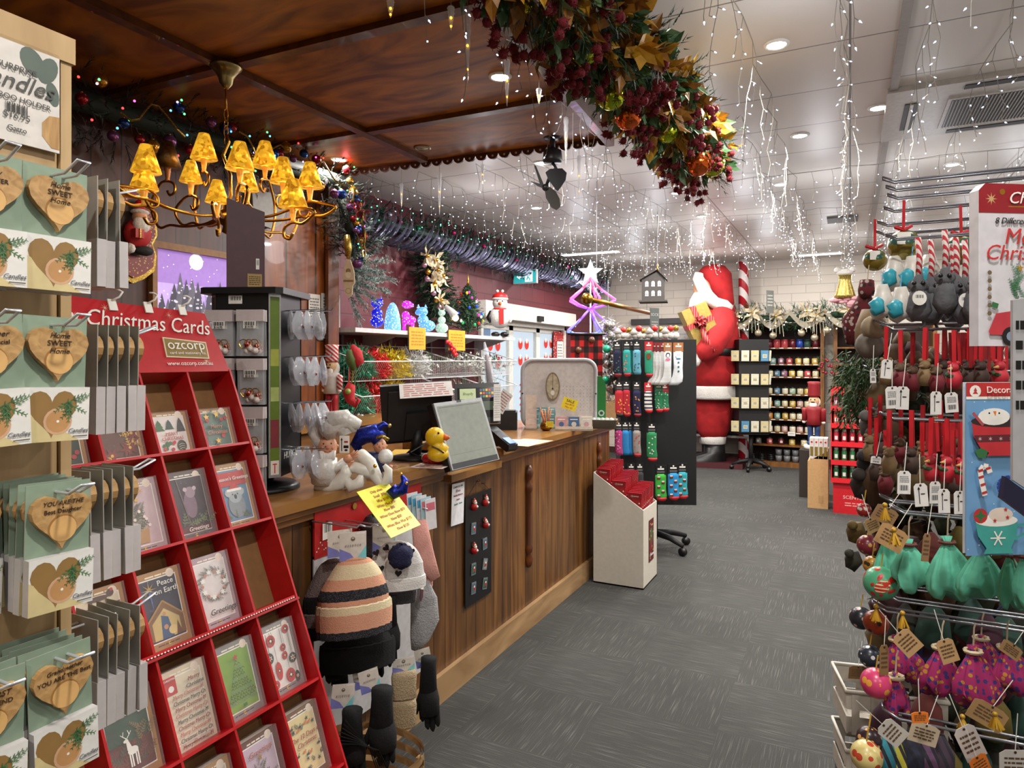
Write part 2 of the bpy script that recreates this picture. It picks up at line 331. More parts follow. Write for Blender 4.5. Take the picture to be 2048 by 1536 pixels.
# automatic door in the left wall
FR = C('d8d6d0', .4); GL = clear(.12, 'cfe0e8', .03)
b = MB(); b.box((XL, D0-.1, DH), (XL+.16, D1+.12, DH+.2), FR); b.box((XL+.16, D0+1.35, DH+.02), (XL+.2, D0+1.5, DH+.09), BLACK)
b.box((XL-.1, D0, 0), (XL+.04, D0+.06, DH), FR); b.box((XL-.1, D1-.06, 0), (XL+.04, D1, DH), FR); b.box((XL-.1, D0, DH-.06), (XL+.04, D1, DH), FR)
dr = struct(b, 'door_1')
for i in range(3):
    y0 = D0+.06+i*.86; y1 = y0+.86; b = MB()
    for a in ((y0, 0, y0+.06, DH-.06), (y1-.06, 0, y1, DH-.06), (y0, 0, y1, .1), (y0, DH-.12, y1, DH-.06)): b.box((XL-.07, a[0], a[1]), (XL-.02, a[2], a[3]), FR)
    o = b.build('door_leaf', dr, True); o['kind'] = 'structure'
    o = MB().box((XL-.05, y0+.06, .1), (XL-.04, y1-.06, DH-.12), GL).build('pane', o, True)
    g = MB(); g.m = face((XL-.03, 0, 0), 0)
    for j in range(4): g.lz = .0; g.circ(y0+.3+(j % 2)*.2, 1.55+(j//2)*.22+i*.03, .07, C('c03028', .5), 12); g.circ(y0+.3+(j % 2)*.2, 1.6+(j//2)*.22+i*.03, .035, C('e8dcd0'), 10)
    for j in range(14): g.rect(y0+.3+(j % 3)*.1, 1.25-.09*(j//3), .05, .025, C('c03028', .5), .5)
    o2 = g.build('window_decal', o, True)
b = MB(); b.box((-14, 2, -.1), (XL-.2, 16, -.02), C('8f9092', .9, b=.3)); struct(b, 'pavement')
b = MB(); b.box((-9.2, 2, 0), (-9, 16, 3.4), C('c9cdd2', .8)); b.box((-9, 6, 2.2), (-8.7, 16, 2.7), C('4a7cab', .5)); b.box((-9, 7.4, .5), (-8.95, 10.5, 2.1), C('5a6b80', .2)); b.box((-9, 11, .5), (-8.95, 13.5, 2.1), C('6c7d92', .2)); b.box((-9, 10.6, 0), (-8.94, 10.9, 2.2), C('a03028')); struct(b, 'building_across_the_street')
tag(b.build('x'), None) if False else None
# ceiling lights
def downlight(p, lab, on=True, rim=WHITE):
    t = thing('downlight', lab, 'ceiling light', p, 0, 'round downlights in the ceiling')
    b = MB(); b.lathe([(.062, 0), (.062, -.004), (.05, -.012), (.044, -.006)], rim, 20); b.build('rim', t)
    MB().lathe([(.044, -.007), (.03, -.009), (.001, -.0095)], C('fffdf6', .5, e=30) if on else C('9a8a70', .2, .6), 16).build('lamp_face', t); return t
names = ['second along the aisle from the camera', 'third along the aisle, past the big garland', 'beside the air conditioner grille, dimmer', 'far one above the ornament rack wires', 'just below the tip of the hanging garland', 'fourth along the aisle row', 'smaller one farther on above the santa', 'beside the black ceiling fan, farther one', 'glaring right behind the black ceiling fan']
for p, s_ in zip(DLP, names): downlight(p, 'white round downlight, '+s_)
downlight(DLC[0], 'bright round downlight set in the wooden canopy by the icicles'); downlight(DLC[1], 'bright round downlight set in the wooden canopy above the chandelier')
downlight(onz(845, 295, CANOPY), 'unlit brass-rimmed downlight in the wooden canopy near the scalloped edge', False, C('8a7a5a', .3, 1))
for (x, y, l) in ((1640, 507, 'bright square ceiling light close to the white brick wall'), (1180, 505, 'long ceiling light near the corner above the light-up tree')):
    p = onz(x, y-1, CEIL); t = thing('ceiling_light', l, 'ceiling light', p, 0); MB().cb((0, 0, -.01), (.62 if x > 1300 else .9, .16, .02), WHITE).build('housing', t); MB().cb((0, 0, -.023), (.56 if x > 1300 else .84, .12, .006), C('fffdf6', .5, e=6)).build('diffuser', t)
# air conditioner cassette
p = onz(1990, 200, CEIL); t = thing('air_conditioner', 'white ceiling air conditioner with dark slotted grille', 'air conditioner', (p.x, p.y, CEIL), 0)
W1 = C('b9b3ac', .5); DK = C('2a2a2c', .6)
b = MB(); b.cb((0, 0, -.015), (1.15, .95, .03), W1); b.build('panel', t)
b = MB(); b.cb((.05, .02, -.036), (.62, .56, .012), W1)
for i in range(34): b.cb((-.235+i*.0172, .02, -.043), (.005, .52, .008), C('8f8a84', .5))
b.cb((.05, .02, -.0425), (.58, .5, .001), DK); b.build('grille', t)
b = MB(); b.cb((-.44, 0, -.032), (.07, .5, .006), DK); b.cb((-.44, 0, -.037), (.018, .5, .008), W1); b.cb((.1, .41, -.032), (.6, .06, .006), DK); b.cb((.1, -.4, -.032), (.6, .06, .006), DK); b.build('outlet_slot', t)
b = MB(); b.lathe([(.05, 0), (.05, -.03), (.03, -.045)], W1, 14); o = b; 
p = onz(1685, 437, CEIL); single(MB().cb((p.x, p.y, CEIL-.01), (.3, .3, .018), C('6a6a66', .6)), 'ceiling_vent', 'grey square vent panel in the ceiling before the white wall', 'vent')
# ================= COUNTER =================
CX0, CX1, CZ = -2.32, -1.66, 1.12
M_TOP = wood('80562c', 'a2743c', (1.5, .25, 1), 6, .28, .04, None, 'counter_top_wood', .35)
M_FRONT = wood('4e2e12', '80562a', (1, 1, .1), 10, .4, .06, (1, .098), 'counter_boards', .15)
M_SKIRT = wood('8c6c48', 'b08e66', (1, .2, 1), 8, .5, .05, None, 'raw_skirting')
ct = thing('shop_counter', 'long wooden shop counter with boarded front and pale skirting', 'counter', (-1.95, 3.2, 0))
CY0, CN0, CN1, CY1 = 1.0, 2.69, 3.2, 5.2
b = MB(); b.box((CX0, CY0, .0), (CX1-.06, CN0, CZ-.04), M_FRONT); b.box((CX0, CN0, 0), (CX1-.06, CN1, CZ-.1), M_FRONT); b.box((CX0, CN1, 0), (CX1-.06, CY1-.05, CZ-.04), M_FRONT); b.build('front_panel', ct, True)
b = MB(); b.box((CX1-.06, CY0, 0), (CX1-.035, CY1-.04, .13), M_SKIRT); b.box((CX0, CY1-.05, 0), (CX1-.04, CY1-.03, .13), M_SKIRT); b.build('skirting', ct, True)
def topbox(b, y0, y1, z, x1=CX1):
    b.box((CX0, y0, z-.035), (x1, y1, z), M_TOP); b.box((CX0, y0, z-.06), (x1-.02, y1-.02, z-.035), M_FRONT2); b.box((CX0, y0, z-.085), (x1-.035, y1-.03, z-.06), M_FRONT2)
M_FRONT2 = wood('6a4422', '8a5c30', (1, .2, 1), 10, .4, .05, None, 'counter_moulding', .15)
b = MB(); topbox(b, CY0, CN0, CZ); topbox(b, CN1, CY1, CZ); b.box((CX0, CN0, CZ-.1), (CX1-.01, CN1, CZ-.065), M_TOP); b.build('countertop', ct, True)
for px in (1058, 1198):
    p = onx(px, 1000, CX1-.05); b = MB(); prof = [(.012, .36), (.022, .38), (.028, .41), (.014, .44), (.024, .46), (.026, .48), (.018, .5), (.02, .75), (.018, .8), (.026, .82), (.026, .85), (.014, .87), (.026, .9), (.03, .925), (.02, .955), (.01, .97)]
    b.lathe(prof, M_POST, 12, (CX1-.052, p.y, 0)); b.build('turned_column', ct, True)
# back bench by the post
M_B2 = M_TOP
t = thing('back_bench', 'wooden back bench behind the counter carrying the nutcracker', 'bench', (-3.5, 3.6, 0))
b = MB(); b.box((XW+.08, 2.0, 1.11), (-3.2, 4.9, 1.15), M_TOP); b.build('bench_top', t, True)
b = MB(); b.box((XW+.08, 2.0, 0), (-3.24, 4.85, 1.11), M_FRONT2); b.build('bench_front', t, True)
# ================= LEFT GONDOLA: candle hearts =================
BEECH = wood('a88a60', 'c0a478', (1, 1, .12), 14, .5, .04, None, 'beech_board')
SAGE, SAGED = C('7f9380', .6), C('5f7262', .7)
HWOOD = wood('a07a4a', 'c09a66', (6, 6, 1), 10, .45, .03, None, 'bamboo')
PALE = C('d9d8d4', .4); LEAF, LEAFD = C('2f5a38'), C('1e3a30'); INK = C('3a2614', .6); GBACK = C('9a958e', .6)
t = thing('display_gondola', 'beech display board with pegged hooks of heart candle holders', 'display stand', (-1.35, .3, 0))
b = MB(); b.box((-1.6, -.6, 0), (-1.095, .612, 2.06), BEECH); b.box((-1.605, .614, 0), (-1.088, .63, 2.06), BEECH); b.build('panel', t, True)
b = MB(); b.box((-1.62, -.62, 2.06), (-1.084, .634, 2.1), BEECH); b.build('cap', t, True)
for z in (1.76, 1.3):
    b = MB(); b.m = face((-1.0945, .575, z), 0); b.lz = 0; b.circ(0, 0, .006, C('1a120c', .8)); b.build('peg_hole', t, True)
t = thing('shop_sign', 'grey sign on the beech board advertising candles in a bamboo holder', 'sign', (-1.09, .45, 1.92))
m = face((-1.088, .49, 1.99), 0)
b = MB(m); b.prism([(-.12, -.075), (.12, -.075), (.12, .075), (-.12, .075)], 0, .004, C('cfcbc6', .35)); b.lz = .0042
for x, y, r, q, a in ((.082, .05, .016, .022, .5), (.103, .045, .013, .022, -.4), (.11, .012, .009, .018, .2)): b.circ(x, y, r, C('55625a'), 16, q, a)
b.P([(.12, -.07), (.12, -.02), (.105, -.022), (.095, -.035), (.095, -.055), (.108, -.07)], HWOOD); b.build('panel', t, True)
for s_, y, z, h in (('SURPRISE', .022, 0, .013), ('Candles', .002, .35, .034), ('BAMBOO HOLDER', -.022, 0, .011), ('$16.95', -.047, 0, .013), ('Gatto', -.066, 0, .011)):
    txt(s_, m @ tr(.06 if s_ != 'Candles' else .055, y+.01, .0065), t, C('4a4a48'), h, z, world=True)
b = MB(m @ tr(.06, -.026, .006)); b.bars(0, 0, .03, .014, BLACK, 14); b.build('barcode', t, True)
def heart(w, h, n=14, notch=.86):
    pts = []
    for i in range(2*n):
        a = 2*pi*i/(2*n); x = 16*sin(a)**3; y = 13*cos(a)-5*cos(2*a)-2*cos(3*a)-cos(4*a); pts.append((x/32*w, (y+2.5)/29*h))
    return pts[::-1]
def heart_card(detail=True):
    t = thing('candle_holder_pack', None, 'candle holder pack'); w = .085
    b = MB(); b.prism([(-w/2, 0), (w/2, 0), (w/2, .1), (-w/2, .1)], -.0015, 0, SAGE, GBACK); b.build('backing_card', t)
    b = MB(tr(0, .046, 0)); hp = heart(.08, .076); b.prism(hp, .0006, .011, HWOOD); b.lz = .0112
    if detail: b.circ(0, -.008, .019, C('9a6c34', .5), 20); b.circ(.001, -.0095, .0178, C('cfa468', .5), 20); b.circ(0, .02, .0014, INK, 6)
    b.build('wooden_heart', t)
    b = MB(tr(0, -.04, 0)); b.prism([(-w/2, -.036), (w/2, -.036), (w/2, .04), (-w/2, .04)], -.002, .013, PALE, C('b9b4b4', .4)); b.lz = .0131
    b.P([(x-.008, y) for x, y in heart(.066, .07)], C('8c6c3c', .5)); b.P([(-.0425, -.036), (.03, -.036), (-.01, -.01), (-.0425, .01)], C('c8b888', .5)); b.P([(x-.008, y) for x, y in heart(.06, .064)], C('8c6c3c', .5)); b.circ(0, -.008, .019, C('c8a080', .5), 16); b.circ(0, -.008, .0155, C('b88a58', .5), 16); b.circ(0, -.008, .002, WHITE, 6)
    for i in range(9): b.twig(.018+U(-.006, .012), .012+U(0, .014), .022, LEAF if i % 2 else C('4a7446'), U(-2.6, .6), 4)
    b.line([(.02, -.03), (.04, -.03)], .0012, INK); b.build('candle_box', t)
    txt('Candles', tr(.027, -.062, .0145), t, C('6a6a70'), .0085, .3); return t
HC = heart_card(); reg(HC); first = [HC]
def hearts(x, y, z, yaw, n, step, labels, tilt=0, text=None):
    for i in range(n):
        d = V((cos(R(yaw)), sin(R(yaw)), 0)); p = V((x, y, z)) + d*step*i; m = face(p, yaw+U(-3, 3), tilt, U(-2, 2)) @ tr(0, -.1, 0)
        if first: o = first.pop(); o.matrix_basis = m; WM[o.name] = m
        else: o = copy(HC, m)
        o['label'] = labels[min(i, len(labels)-1)] if not callable(labels) else labels(i, n); o['group'] = 'heart candle holder packs on hooks'
    if text:
        for k, s_ in enumerate(text): txt(s_, tr(0, .073-.011*k, .0118), o, INK, .0085 if len(s_) > 9 else .0105, .25 if k != 1 else 0)
def hook(name, p, yaw, L, lab, m=C('c8ccd2', .25, .3), up=.012, r=.0022, w=.016):
    d = V((cos(R(yaw)), sin(R(yaw)), 0)); s = V((-d.y, d.x, 0)); z = V((0, 0, 1)); p = V(p)
    b = MB(); pts = [p+s*w*.5, p+d*(L-.03)+s*w*.5, p+d*L+s*w*.5+z*up, p+d*L-s*w*.5+z*up, p+d*(L-.03)-s*w*.5, p-s*w*.5]
    b.tube(pts, r, m, 6); return single(b, name, lab, 'hook', 'white wire hooks on the beech board')
ro = ['top', 'second', 'third', 'bottom']; zz = [1.872, 1.66, 1.425, 1.19]
tx = [[['Family', 'IS FOREVER'], ['Home', 'SWEET', 'Home']], [['A Mother', 'IS SO special'], ['Home', 'SWEET', 'Home']], [None, ['YOU ARE THE', 'Best Daughter']], [['MY FIRST', 'BEST FRIEND'], ['Grandmother', 'YOU ARE THE Best']]]
for r_ in range(4):
    for c_ in (0, 1):
        y = .566 if c_ else .478; n = [3, 3, 5, 5][r_]
        if r_ == 2 and c_ == 0: n = 2
        x0 = -1.085 if r_ > 1 else -1.055; st = .022 if r_ < 2 else .021
        if n == 2: x0 -= .0
        nm = tx[r_][c_]; w_ = ' '.join(nm).lower() if nm else 'plain'
        hearts(x0, y, zz[r_], -2, n, st, lambda i, n, w_=w_, r_=r_, c_=c_: 'front heart candle holder pack engraved %s, %s row of the board' % (w_, ro[r_]) if i == n-1 and w_ != 'plain' else 'heart candle holder pack %s behind the front one, %s row, %s column' % (['next', 'second', 'third', 'fourth', 'fifth'][n-2-i if n-2-i >= 0 else 0], ro[r_], 'outer' if c_ else 'inner'), text=nm)
        hook('wire_hook', (-1.095, y, zz[r_]-.012), 0, .02+x0+1.095+st*n+.02, 'white wire hook holding heart packs, %s row, %s column' % (ro[r_], 'outer' if c_ else 'inner'), up=.014)
    n = [3, 5, 5, 5][r_]
    hearts(-1.112, .66 if r_ != 2 else .65, zz[r_]+[.02, -.004, -.004, -.006][r_], 90, n, .0175, lambda i, n, r_=r_: 'heart candle holder pack seen edge-on, %s from the board end, %s row' % (['first', 'second', 'third', 'fourth', 'fifth'][i], ro[r_]))
    hook('wire_hook', (-1.112, .632, zz[r_]+[.008, -.016, -.016, -.018][r_]), 90, .028+.0175*n+.035, 'white wire hook on the board end, %s row of edge-on packs' % ro[r_])
# ================= RED CARD RACK =================
CR = C('b3121a', .38); CRD = C('a01018', .5); CARDB = C('7c5a34', .8)
YR, PW, PR = 1.41, .142, .2275
RU = V((-.42, 0, 1)).normalized(); o0 = V((-1.65, YR, 1.567)); RM = fr(o0, (0, 1, 0), RU)     # x<0 goes towards the camera, y<0 goes down
rk = thing('card_rack', 'sloping red cardboard rack with compartments of christmas card packs', 'card stand', (-1.25, 1.1, 0))
DEP = .085
b = MB(RM); NC, NR = 5, 7; H = PR*NR
b.box((-PW*NC, -H, -DEP-.006), (0, 0, -DEP), CARDB)
b.build('back_panel', rk, True)
for i in range(NC+1):
    b = MB(RM); b.box((-PW*i-.003, -H, -DEP), (-PW*i+.003, 0.002, .002 if i in (0, NC) else -.002), CR); b.build('upright', rk, True)
for j in range(NR+1):
    b = MB(RM); b.box((-PW*NC-.003, -PR*j-.003, -DEP), (.003, -PR*j+.004, 0), CR)
    if j == 3: b.box((-PW*NC, -PR*j-.011, -DEP), (.004, -PR*j-.005, .006), CRD); [b.cb((-.01-.0082*q, -PR*j-.002, .0008), (.004, .003, .0005), WHITE) for q in range(80)]
    b.build('shelf', rk, True)
b = MB(RM); b.box((-PW*NC-.004, -H-.02, -.3), (-PW*NC-.0035, 0, 0), CR); 
b = MB(RM); b.prism([(-PW*NC, .002), (.002, .002), (-.028, .185), (-.25, .195), (-.5, .215), (-PW*NC, .19)], -.008, -.002, CR); b.lz = -.0015
for x, y, r in ((-.36, .09, .032), (-.3, .115, .022), (-.07, .03, .016), (-.33, .18, .014), (-.15, .17, .012), (-.42, .15, .02), (-.09, .13, .014), (-.28, .035, .012), (-.48, .06, .02)):
    b.star(x, y, r, C('d9b8a0', .4), 8, .12)
b.star(-.36, .09, .03, C('e8d8c8', .4), 4, .1)
b.build('header_board', rk, True)
txt('nly Christmas Cards', RM @ tr(-.25, .142, .001) @ Matrix.Rotation(-.045, 4, 'Z'), rk, WHITE, .066, .3, world=True, ext=.001, sx=.8)
b = MB(RM @ tr(-.125, .067, 0)); b.prism([(-.07, -.026), (.066, -.031), (.07, .022), (-.066, .034)], -.002, .001, C('d8c8a8')); b.prism([(-.066, -.022), (.062, -.027), (.066, .018), (-.062, .03)], 0, .002, C('8a7238', .4)); b.build('logo_plate', rk, True)
txt('ozcorp', RM @ tr(-.125, .077, .003), rk, WHITE, .042, world=True, ext=.001); txt('card and stationery co.', RM @ tr(-.125, .053, .003), rk, WHITE, .0125, world=True); txt('www.ozcorp.com.au', RM @ tr(-.125, .022, .001), rk, WHITE, .0175, world=True)
for i, x in enumerate((-.31, -.21, -.105)):
    b = MB(RM @ tr(x, .2, 0)); b.cb((0, -.012, .002), (.022, .032, .004), WHITE); b.tube([(0, 0, .004), (.012, .004, .02), (.02, .016, .026), (.016, .026, .018), (.01, .03, .01)], .0028, WHITE, 6)
    single(b, 'header_clip', 'white plastic clip on the red header, %s from the tower' % ['farthest', 'middle', 'nearest'][i], 'clip', 'white clips on the red header')
# card packs
KR, SIL, CREAM = C('a87a42', .45), C('9a9a9c', .3, .5), C('e8e0c8'); DG = C('1f3a30'); TEAL2 = C('5c7a70')
def pack(c, r, lab, base, frame, draw, h=.178, w=.116, title=None, tc=None, off=0, dep=.03):
    x = -PW*c-.074+off; y = -PR*(r+1)+.006; m = RM @ tr(x, y, -DEP+.012) @ Matrix.Rotation(R(4), 4, 'X')
    t = thing('card_pack', lab, 'card pack', m=m)
    b = MB(); b.prism([(-w/2, 0), (w/2, 0), (w/2, h), (-w/2, h)], -.004, dep, frame, C('c8c0b0')); b.lz = dep+.0004
    b.rect(0, h*.5, w*.84, h*.83, WHITE); b.rect(0, h*.5, w*.8, h*.8, base)
    b.circ(w*.3, h*.93, w*.09, C('e8d8c8')); b.circ(0, h*.05, .004, C('d8b030')); b.words(0, h*.94, w*.5, .008, 1, CREAM, 3)
    b.words(0, h*.05, w*.5, .005, 1, INK, 4) if frame != CR else None
    b.build('box', t)
    b = MB(); b.lz = dep+.0025; draw(b, w, h); b.build('picture', t)
    if title:
        for k, s_ in enumerate(title[0].split('|')): txt(s_, tr(title[1]*w, title[2]*h-k*title[3]*1.05, dep+.0075), t, tc or WHITE, title[3], title[4] if len(title) > 4 else .2)
    b = MB(); b.prism([(-w/2-.001, -.001), (w/2+.001, -.001), (w/2+.001, h+.001), (-w/2-.001, h+.001)], -.0045, dep+.009, clear(.1, 'ffffff', .05)); b.build('cellophane', t); return t
RR, GRN, GD = C('b82a2a'), C('2f6a3c'), C('c8a040', .35, .6)
def d_trees(b, w, h):
    b.xtree(-w*.26, h*.55, w*.28, h*.28, GRN, 3); b.xtree(0, h*.58, w*.24, h*.25, C('2a4a3c'), 4); b.xtree(w*.28, h*.5, w*.24, h*.36, BLACK, 6)
    b.circ(w*.22, h*.2, w*.12, C('2c3a30'), 12, h*.13); [b.line([(w*.22-w*.08, h*(.12+.05*i)), (w*.22, h*(.15+.05*i)), (w*.3, h*(.12+.05*i))], .001, CREAM) for i in range(3)]
    for i in range(9): b.circ(U(-.3, .05)*w, U(.12, .3)*h, .005, RR if i % 2 else GRN, 8)
def d_pine(b, w, h):
    for i in range(12): b.twig(U(-.36, .36)*w, U(.12, .88)*h, w*.3, C('2c4a3a') if i % 2 else C('4a6a58'), U(0, 6), 5)
    for x, y in ((-.2, .8), (.1, .85), (0, .2)): b.star(x*w, y*h, w*.09, GD)
    for i in range(5): b.circ(U(-.35, .35)*w, U(.15, .85)*h, .006, RR, 8)
def d_poin(b, w, h):
    for i in range(7):
        x, y = U(-.3, .3)*w, U(.15, .85)*h; b.star(x, y, w*.2, C('7a2018'), 6, .4, U(0, 1)); b.circ(x, y, .004, GD, 8); b.twig(x, y, w*.25, GD, U(0, 6), 4)
def d_koala(b, w, h):
    b.rect(0, h*.76, w*.8, h*.22, RR); b.circ(0, h*.34, w*.24, C('7c8890'), 18, h*.2); b.circ(0, h*.5, w*.2, C('98a4ac'), 16)
    for s in (-1, 1): b.circ(s*w*.19, h*.54, w*.09, C('a8b0b4'), 12); b.circ(s*w*.07, h*.51, w*.02, BLACK, 8)
    b.circ(0, h*.47, w*.04, BLACK, 10, w*.06); b.P([(-w*.2, h*.58), (w*.2, h*.58), (w*.02, h*.7)], RR); b.rect(0, h*.58, w*.42, h*.04, WHITE); [b.twig(U(-.35, .35)*w, h*.13, w*.2, C('5a6a30'), U(.5, 2.6), 4) for i in range(6)]
def d_koala2(b, w, h):
    b.rect(0, h*.5, w*.8, h*.8, C('2c1c2c')); b.circ(0, h*.5, w*.16, C('7a6074'), 16, h*.2); b.circ(w*.05, h*.68, w*.13, C('9a8494'), 14); b.circ(w*.17, h*.73, w*.05, C('c8b0bc'), 10); b.circ(-w*.07, h*.73, w*.05, C('c8b0bc'), 10)
    b.rect(0, h*.14, w*.8, h*.08, C('5c1420')); [b.twig(U(-.36, .36)*w, h*.2, w*.28, C('6a7a4a'), U(.3, 2.8), 4) for i in range(8)]; b.line([(-w*.25, h*.9), (-w*.1, h*.2)], .003, C('6a5a5a'))
def d_basket(b, w, h):
    b.P([(-w*.18, h*.12), (w*.12, h*.12), (w*.16, h*.32), (-w*.22, h*.32)], KRAFT)
    for i in range(16): b.twig(-w*.03+U(-.16, .16)*w, h*(.3+i*.022), w*(.34-i*.014), C('5c6c4a') if i % 2 else C('3a4a34'), U(.3, 2.8), 5)
    b.star(-w*.02, h*.72, w*.07, GD); [b.circ(U(-.2, .2)*w, U(.32, .6)*h, .004, C('e8d8d0'), 8) for i in range(6)]
def d_wreath(b, w, h):
    for i in range(30):
        a = i*2*pi/30; b.twig(w*.28*cos(a), h*.58+w*.28*sin(a), w*.16, C('2c4434') if i % 2 else C('486050'), a+U(.6, 1.6), 4)
    for i in range(7):
        a = i*.9; b.star(w*.28*cos(a), h*.58+w*.28*sin(a), w*.07, WHITE, 6, .5); b.circ(w*.28*cos(a+.4), h*.58+w*.28*sin(a+.4), .004, C('c07860'), 8)
def d_nativ(b, w, h):
    b.circ(-w*.22, h*.79, w*.03, C('e8d8a0')); b.star(-w*.22, h*.78, w*.17, GD, 8, .2); b.P([(-w*.25, h*.78), (-w*.19, h*.78), (-w*.2, h*.5)], C('4a5aa0'))
    b.P([(-w*.4, h*.12), (w*.4, h*.12), (w*.4, h*.36), (0, h*.6), (-w*.4, h*.36)], C('7a5424')); b.P([(-w*.3, h*.12), (w*.3, h*.12), (w*.3, h*.34), (0, h*.5), (-w*.3, h*.34)], C('c8b070'))
    b.P([(-w*.14, h*.12), (w*.12, h*.12), (w*.06, h*.38), (-.01, h*.42), (-w*.1, h*.34)], C('28507c')); b.circ(-w*.01, h*.43, w*.04, C('c08c64')); b.circ(w*.12, h*.2, w*.1, C('d8c080'), 12, h*.06); b.circ(-w*.02, h*.26, w*.05, C('c08c64')); b.P([(w*.18, h*.12), (w*.32, h*.12), (w*.24, h*.3)], C('6a3c1c'))
    b.line([(-w*.4, h*.36), (0, h*.6), (w*.4, h*.36)], .004, C('a87c38'))
def d_dogs(b, w, h):
    b.rect(0, h*.72, w*.8, h*.14, C('7c2020'))
    for y in (.5, .28, .88): b.circ(0, y*h, w*.2, C('4a2a1c'), 14, h*.03); b.circ(w*.24, y*h+.006, w*.07, C('4a2a1c')); [b.rect(x*w, y*h-.01, .004, .014, C('4a2a1c')) for x in (-.14, .14)]; b.circ(w*.27, y*h+.012, w*.03, RR)
def d_balls(b, w, h):
    for x, y, r, q, m_ in ((-.2, .78, .13, .13, 0), (.28, .86, .1, .1, 0), (.1, .62, .08, .08, 0), (-.32, .55, .1, .12, 1), (.1, .5, .08, .09, 0), (-.15, .33, .09, .2, 0), (.3, .42, .11, .11, 1), (.14, .2, .13, .15, 0), (-.32, .16, .1, .1, 0), (.32, .14, .07, .12, 1)):
        b.line([(x*w, h*.9), (x*w, y*h)], .0008, BLACK); b.circ(x*w, y*h, r*w, C('2c3a34') if m_ else RR, 14, q*w); b.star(x*w, y*h, r*w*.75, CREAM if m_ else C('2c3a34'), 6, .4); b.circ(x*w, y*h, r*w*.22, RR if m_ else CREAM)
def d_green(b, w, h):
    z = 0
    for i in range(15):
        y = h*(.2+.038*i); ww = w*.34*(1-i/15)+.002
        x = -ww
        while x < ww: l = U(.004, .009); b.line([(x, y+U(-.002, .002)), (x+l*.5, y+.005), (x+l, y)], .0012, C('2c3a30') if i % 4 else C('6a8a8a')); x += l+.002
    b.star(0, h*.8, w*.07, RR); b.rect(0, h*.155, w*.1, h*.04, GRN)
def d_pattern(b, w, h):
    b.rect(-w*.3, h*.82, w*.28, h*.22, RR); b.circ(-w*.28, h*.78, w*.06, WHITE)
def d_deer(b, w, h):
    b.rect(0, h*.28, w*.8, h*.34, C('5a2420')); [b.twig(U(-.38, .38)*w, U(.14, .3)*h, w*.3, C('7a3428') if i % 2 else C('3c4a38'), U(.4, 2.7), 5) for i in range(14)]
    [b.twig(w*.2+U(-.1, .14)*w, h*(.4+.03*i), w*.22, C('8a7048'), U(.5, 2.6), 5) for i in range(6)]
    b.circ(0, h*.34, w*.1, WHITE, 12, h*.045); [b.rect(x*w, h*.25, .003, .03, WHITE) for x in (-.07, -.03, .04, .08)]; b.P([(w*.0, h*.36), (-w*.1, h*.36), (-w*.1, h*.46), (-w*.05, h*.46)], WHITE); b.circ(-w*.1, h*.47, w*.05, WHITE, 8, w*.03)
    for s in (-1, 1): b.line([(-w*.08, h*.49), (-w*.08+s*w*.06, h*.53), (-w*.08+s*w*.04, h*.58)], .0015, WHITE); b.line([(-w*.08+s*w*.06, h*.53), (-w*.08+s*w*.1, h*.56)], .0012, WHITE)
def d_twelve(b, w, h):
    for i in range(22):
        x, y = U(-.34, .34)*w, rnd.choice([U(.12, .42), U(.7, .88)])*h; k = i % 4
        if k == 0: b.star(x, y, w*.06, C('1c3438'), 5, .35, U(0, 2))
        elif k == 1: b.twig(x, y, w*.14, C('24383a'), U(0, 3), 4, .5)
        elif k == 2: b.circ(x, y, w*.045, C('c8702c'), 8, w*.03); b.circ(x+w*.04, y+w*.03, w*.02, C('c8702c'))
        else: b.circ(x, y, w*.05, C('1c2c30'), 8, w*.025); b.line([(x, y), (x+w*.05, y+w*.07)], .002, C('1c2c30'))
def d_snow(b, w, h):
    for i in range(8): b.xtree(U(-.35, .35)*w, h*(.6-.06*i), w*.2, h*.24, C('3c4c38') if i % 2 else C('5a6848'), 5)
    for i in range(30): b.circ(U(-.38, .38)*w, U(.12, .88)*h, .0015, WHITE, 6)
PK = C('c8b0b8')
pack(0, 0, 'small teal card pack with gold stars and fir sprigs, top row by the tower', TEAL2, KR, d_pine, .118, .116, ('Merry|Christmas', 0, .55, .016), C('d08868'))
pack(1, 0, 'small white card pack with three patterned trees, top row', C('e4dcd8'), KR, d_trees, .118, .116, ('MERRY|CHRISTMAS', 0, .48, .012, 0), RR)
pack(2, 0, 'small brown card pack with gold-edged poinsettias, top row', C('5a3020'), KR, d_poin, .118, .116)
pack(3, 0, 'small dark teal card pack with fir sprigs, half behind the beech board', DG, KR, d_pine, .118, .116)
pack(0, 1, 'card pack with a koala in a santa hat and red season\'s greetings band', C('5a84a4'), KR, d_koala, title=("Season's Greetings", 0, .76, .014))
pack(1, 1, 'dark purple card pack with a koala on a branch', C('2c1c2c'), C('5c4a50'), d_koala2, title=('Greetings', .05, .14, .015))
pack(2, 1, 'pale pink card pack with a small tree in a basket, second row', PK, C('b098a0'), d_basket, title=('Magic', 0, .84, .015), tc=GD)
pack(3, 1, 'pale card pack mostly hidden by the heart packs, second row', C('d8d4cc'), KR, d_trees)
pack(1, 2, 'white card pack with a green wreath and Greetings script', C('d9d2d2'), C('a8909a'), d_wreath, title=('Greetings', .1, .2, .02), tc=BLACK)
pack(2, 2, 'night blue nativity card pack reading Peace on Earth', C('161838'), KR, d_nativ, title=('Peace|on Earth', .12, .83, .018, 0))
pack(3, 2, 'cream card pack with brown dogs and a red Christmas band', C('d8ccb0'), KR, d_dogs, title=('CHRISTMAS', .02, .72, .017, 0))
pack(0, 3, 'white card pack printed with red and black baubles', C('e0dcd8'), SIL, d_balls)
pack(1, 3, 'lime green card pack with a tree made of handwriting', C('78a038'), SIL, d_green)
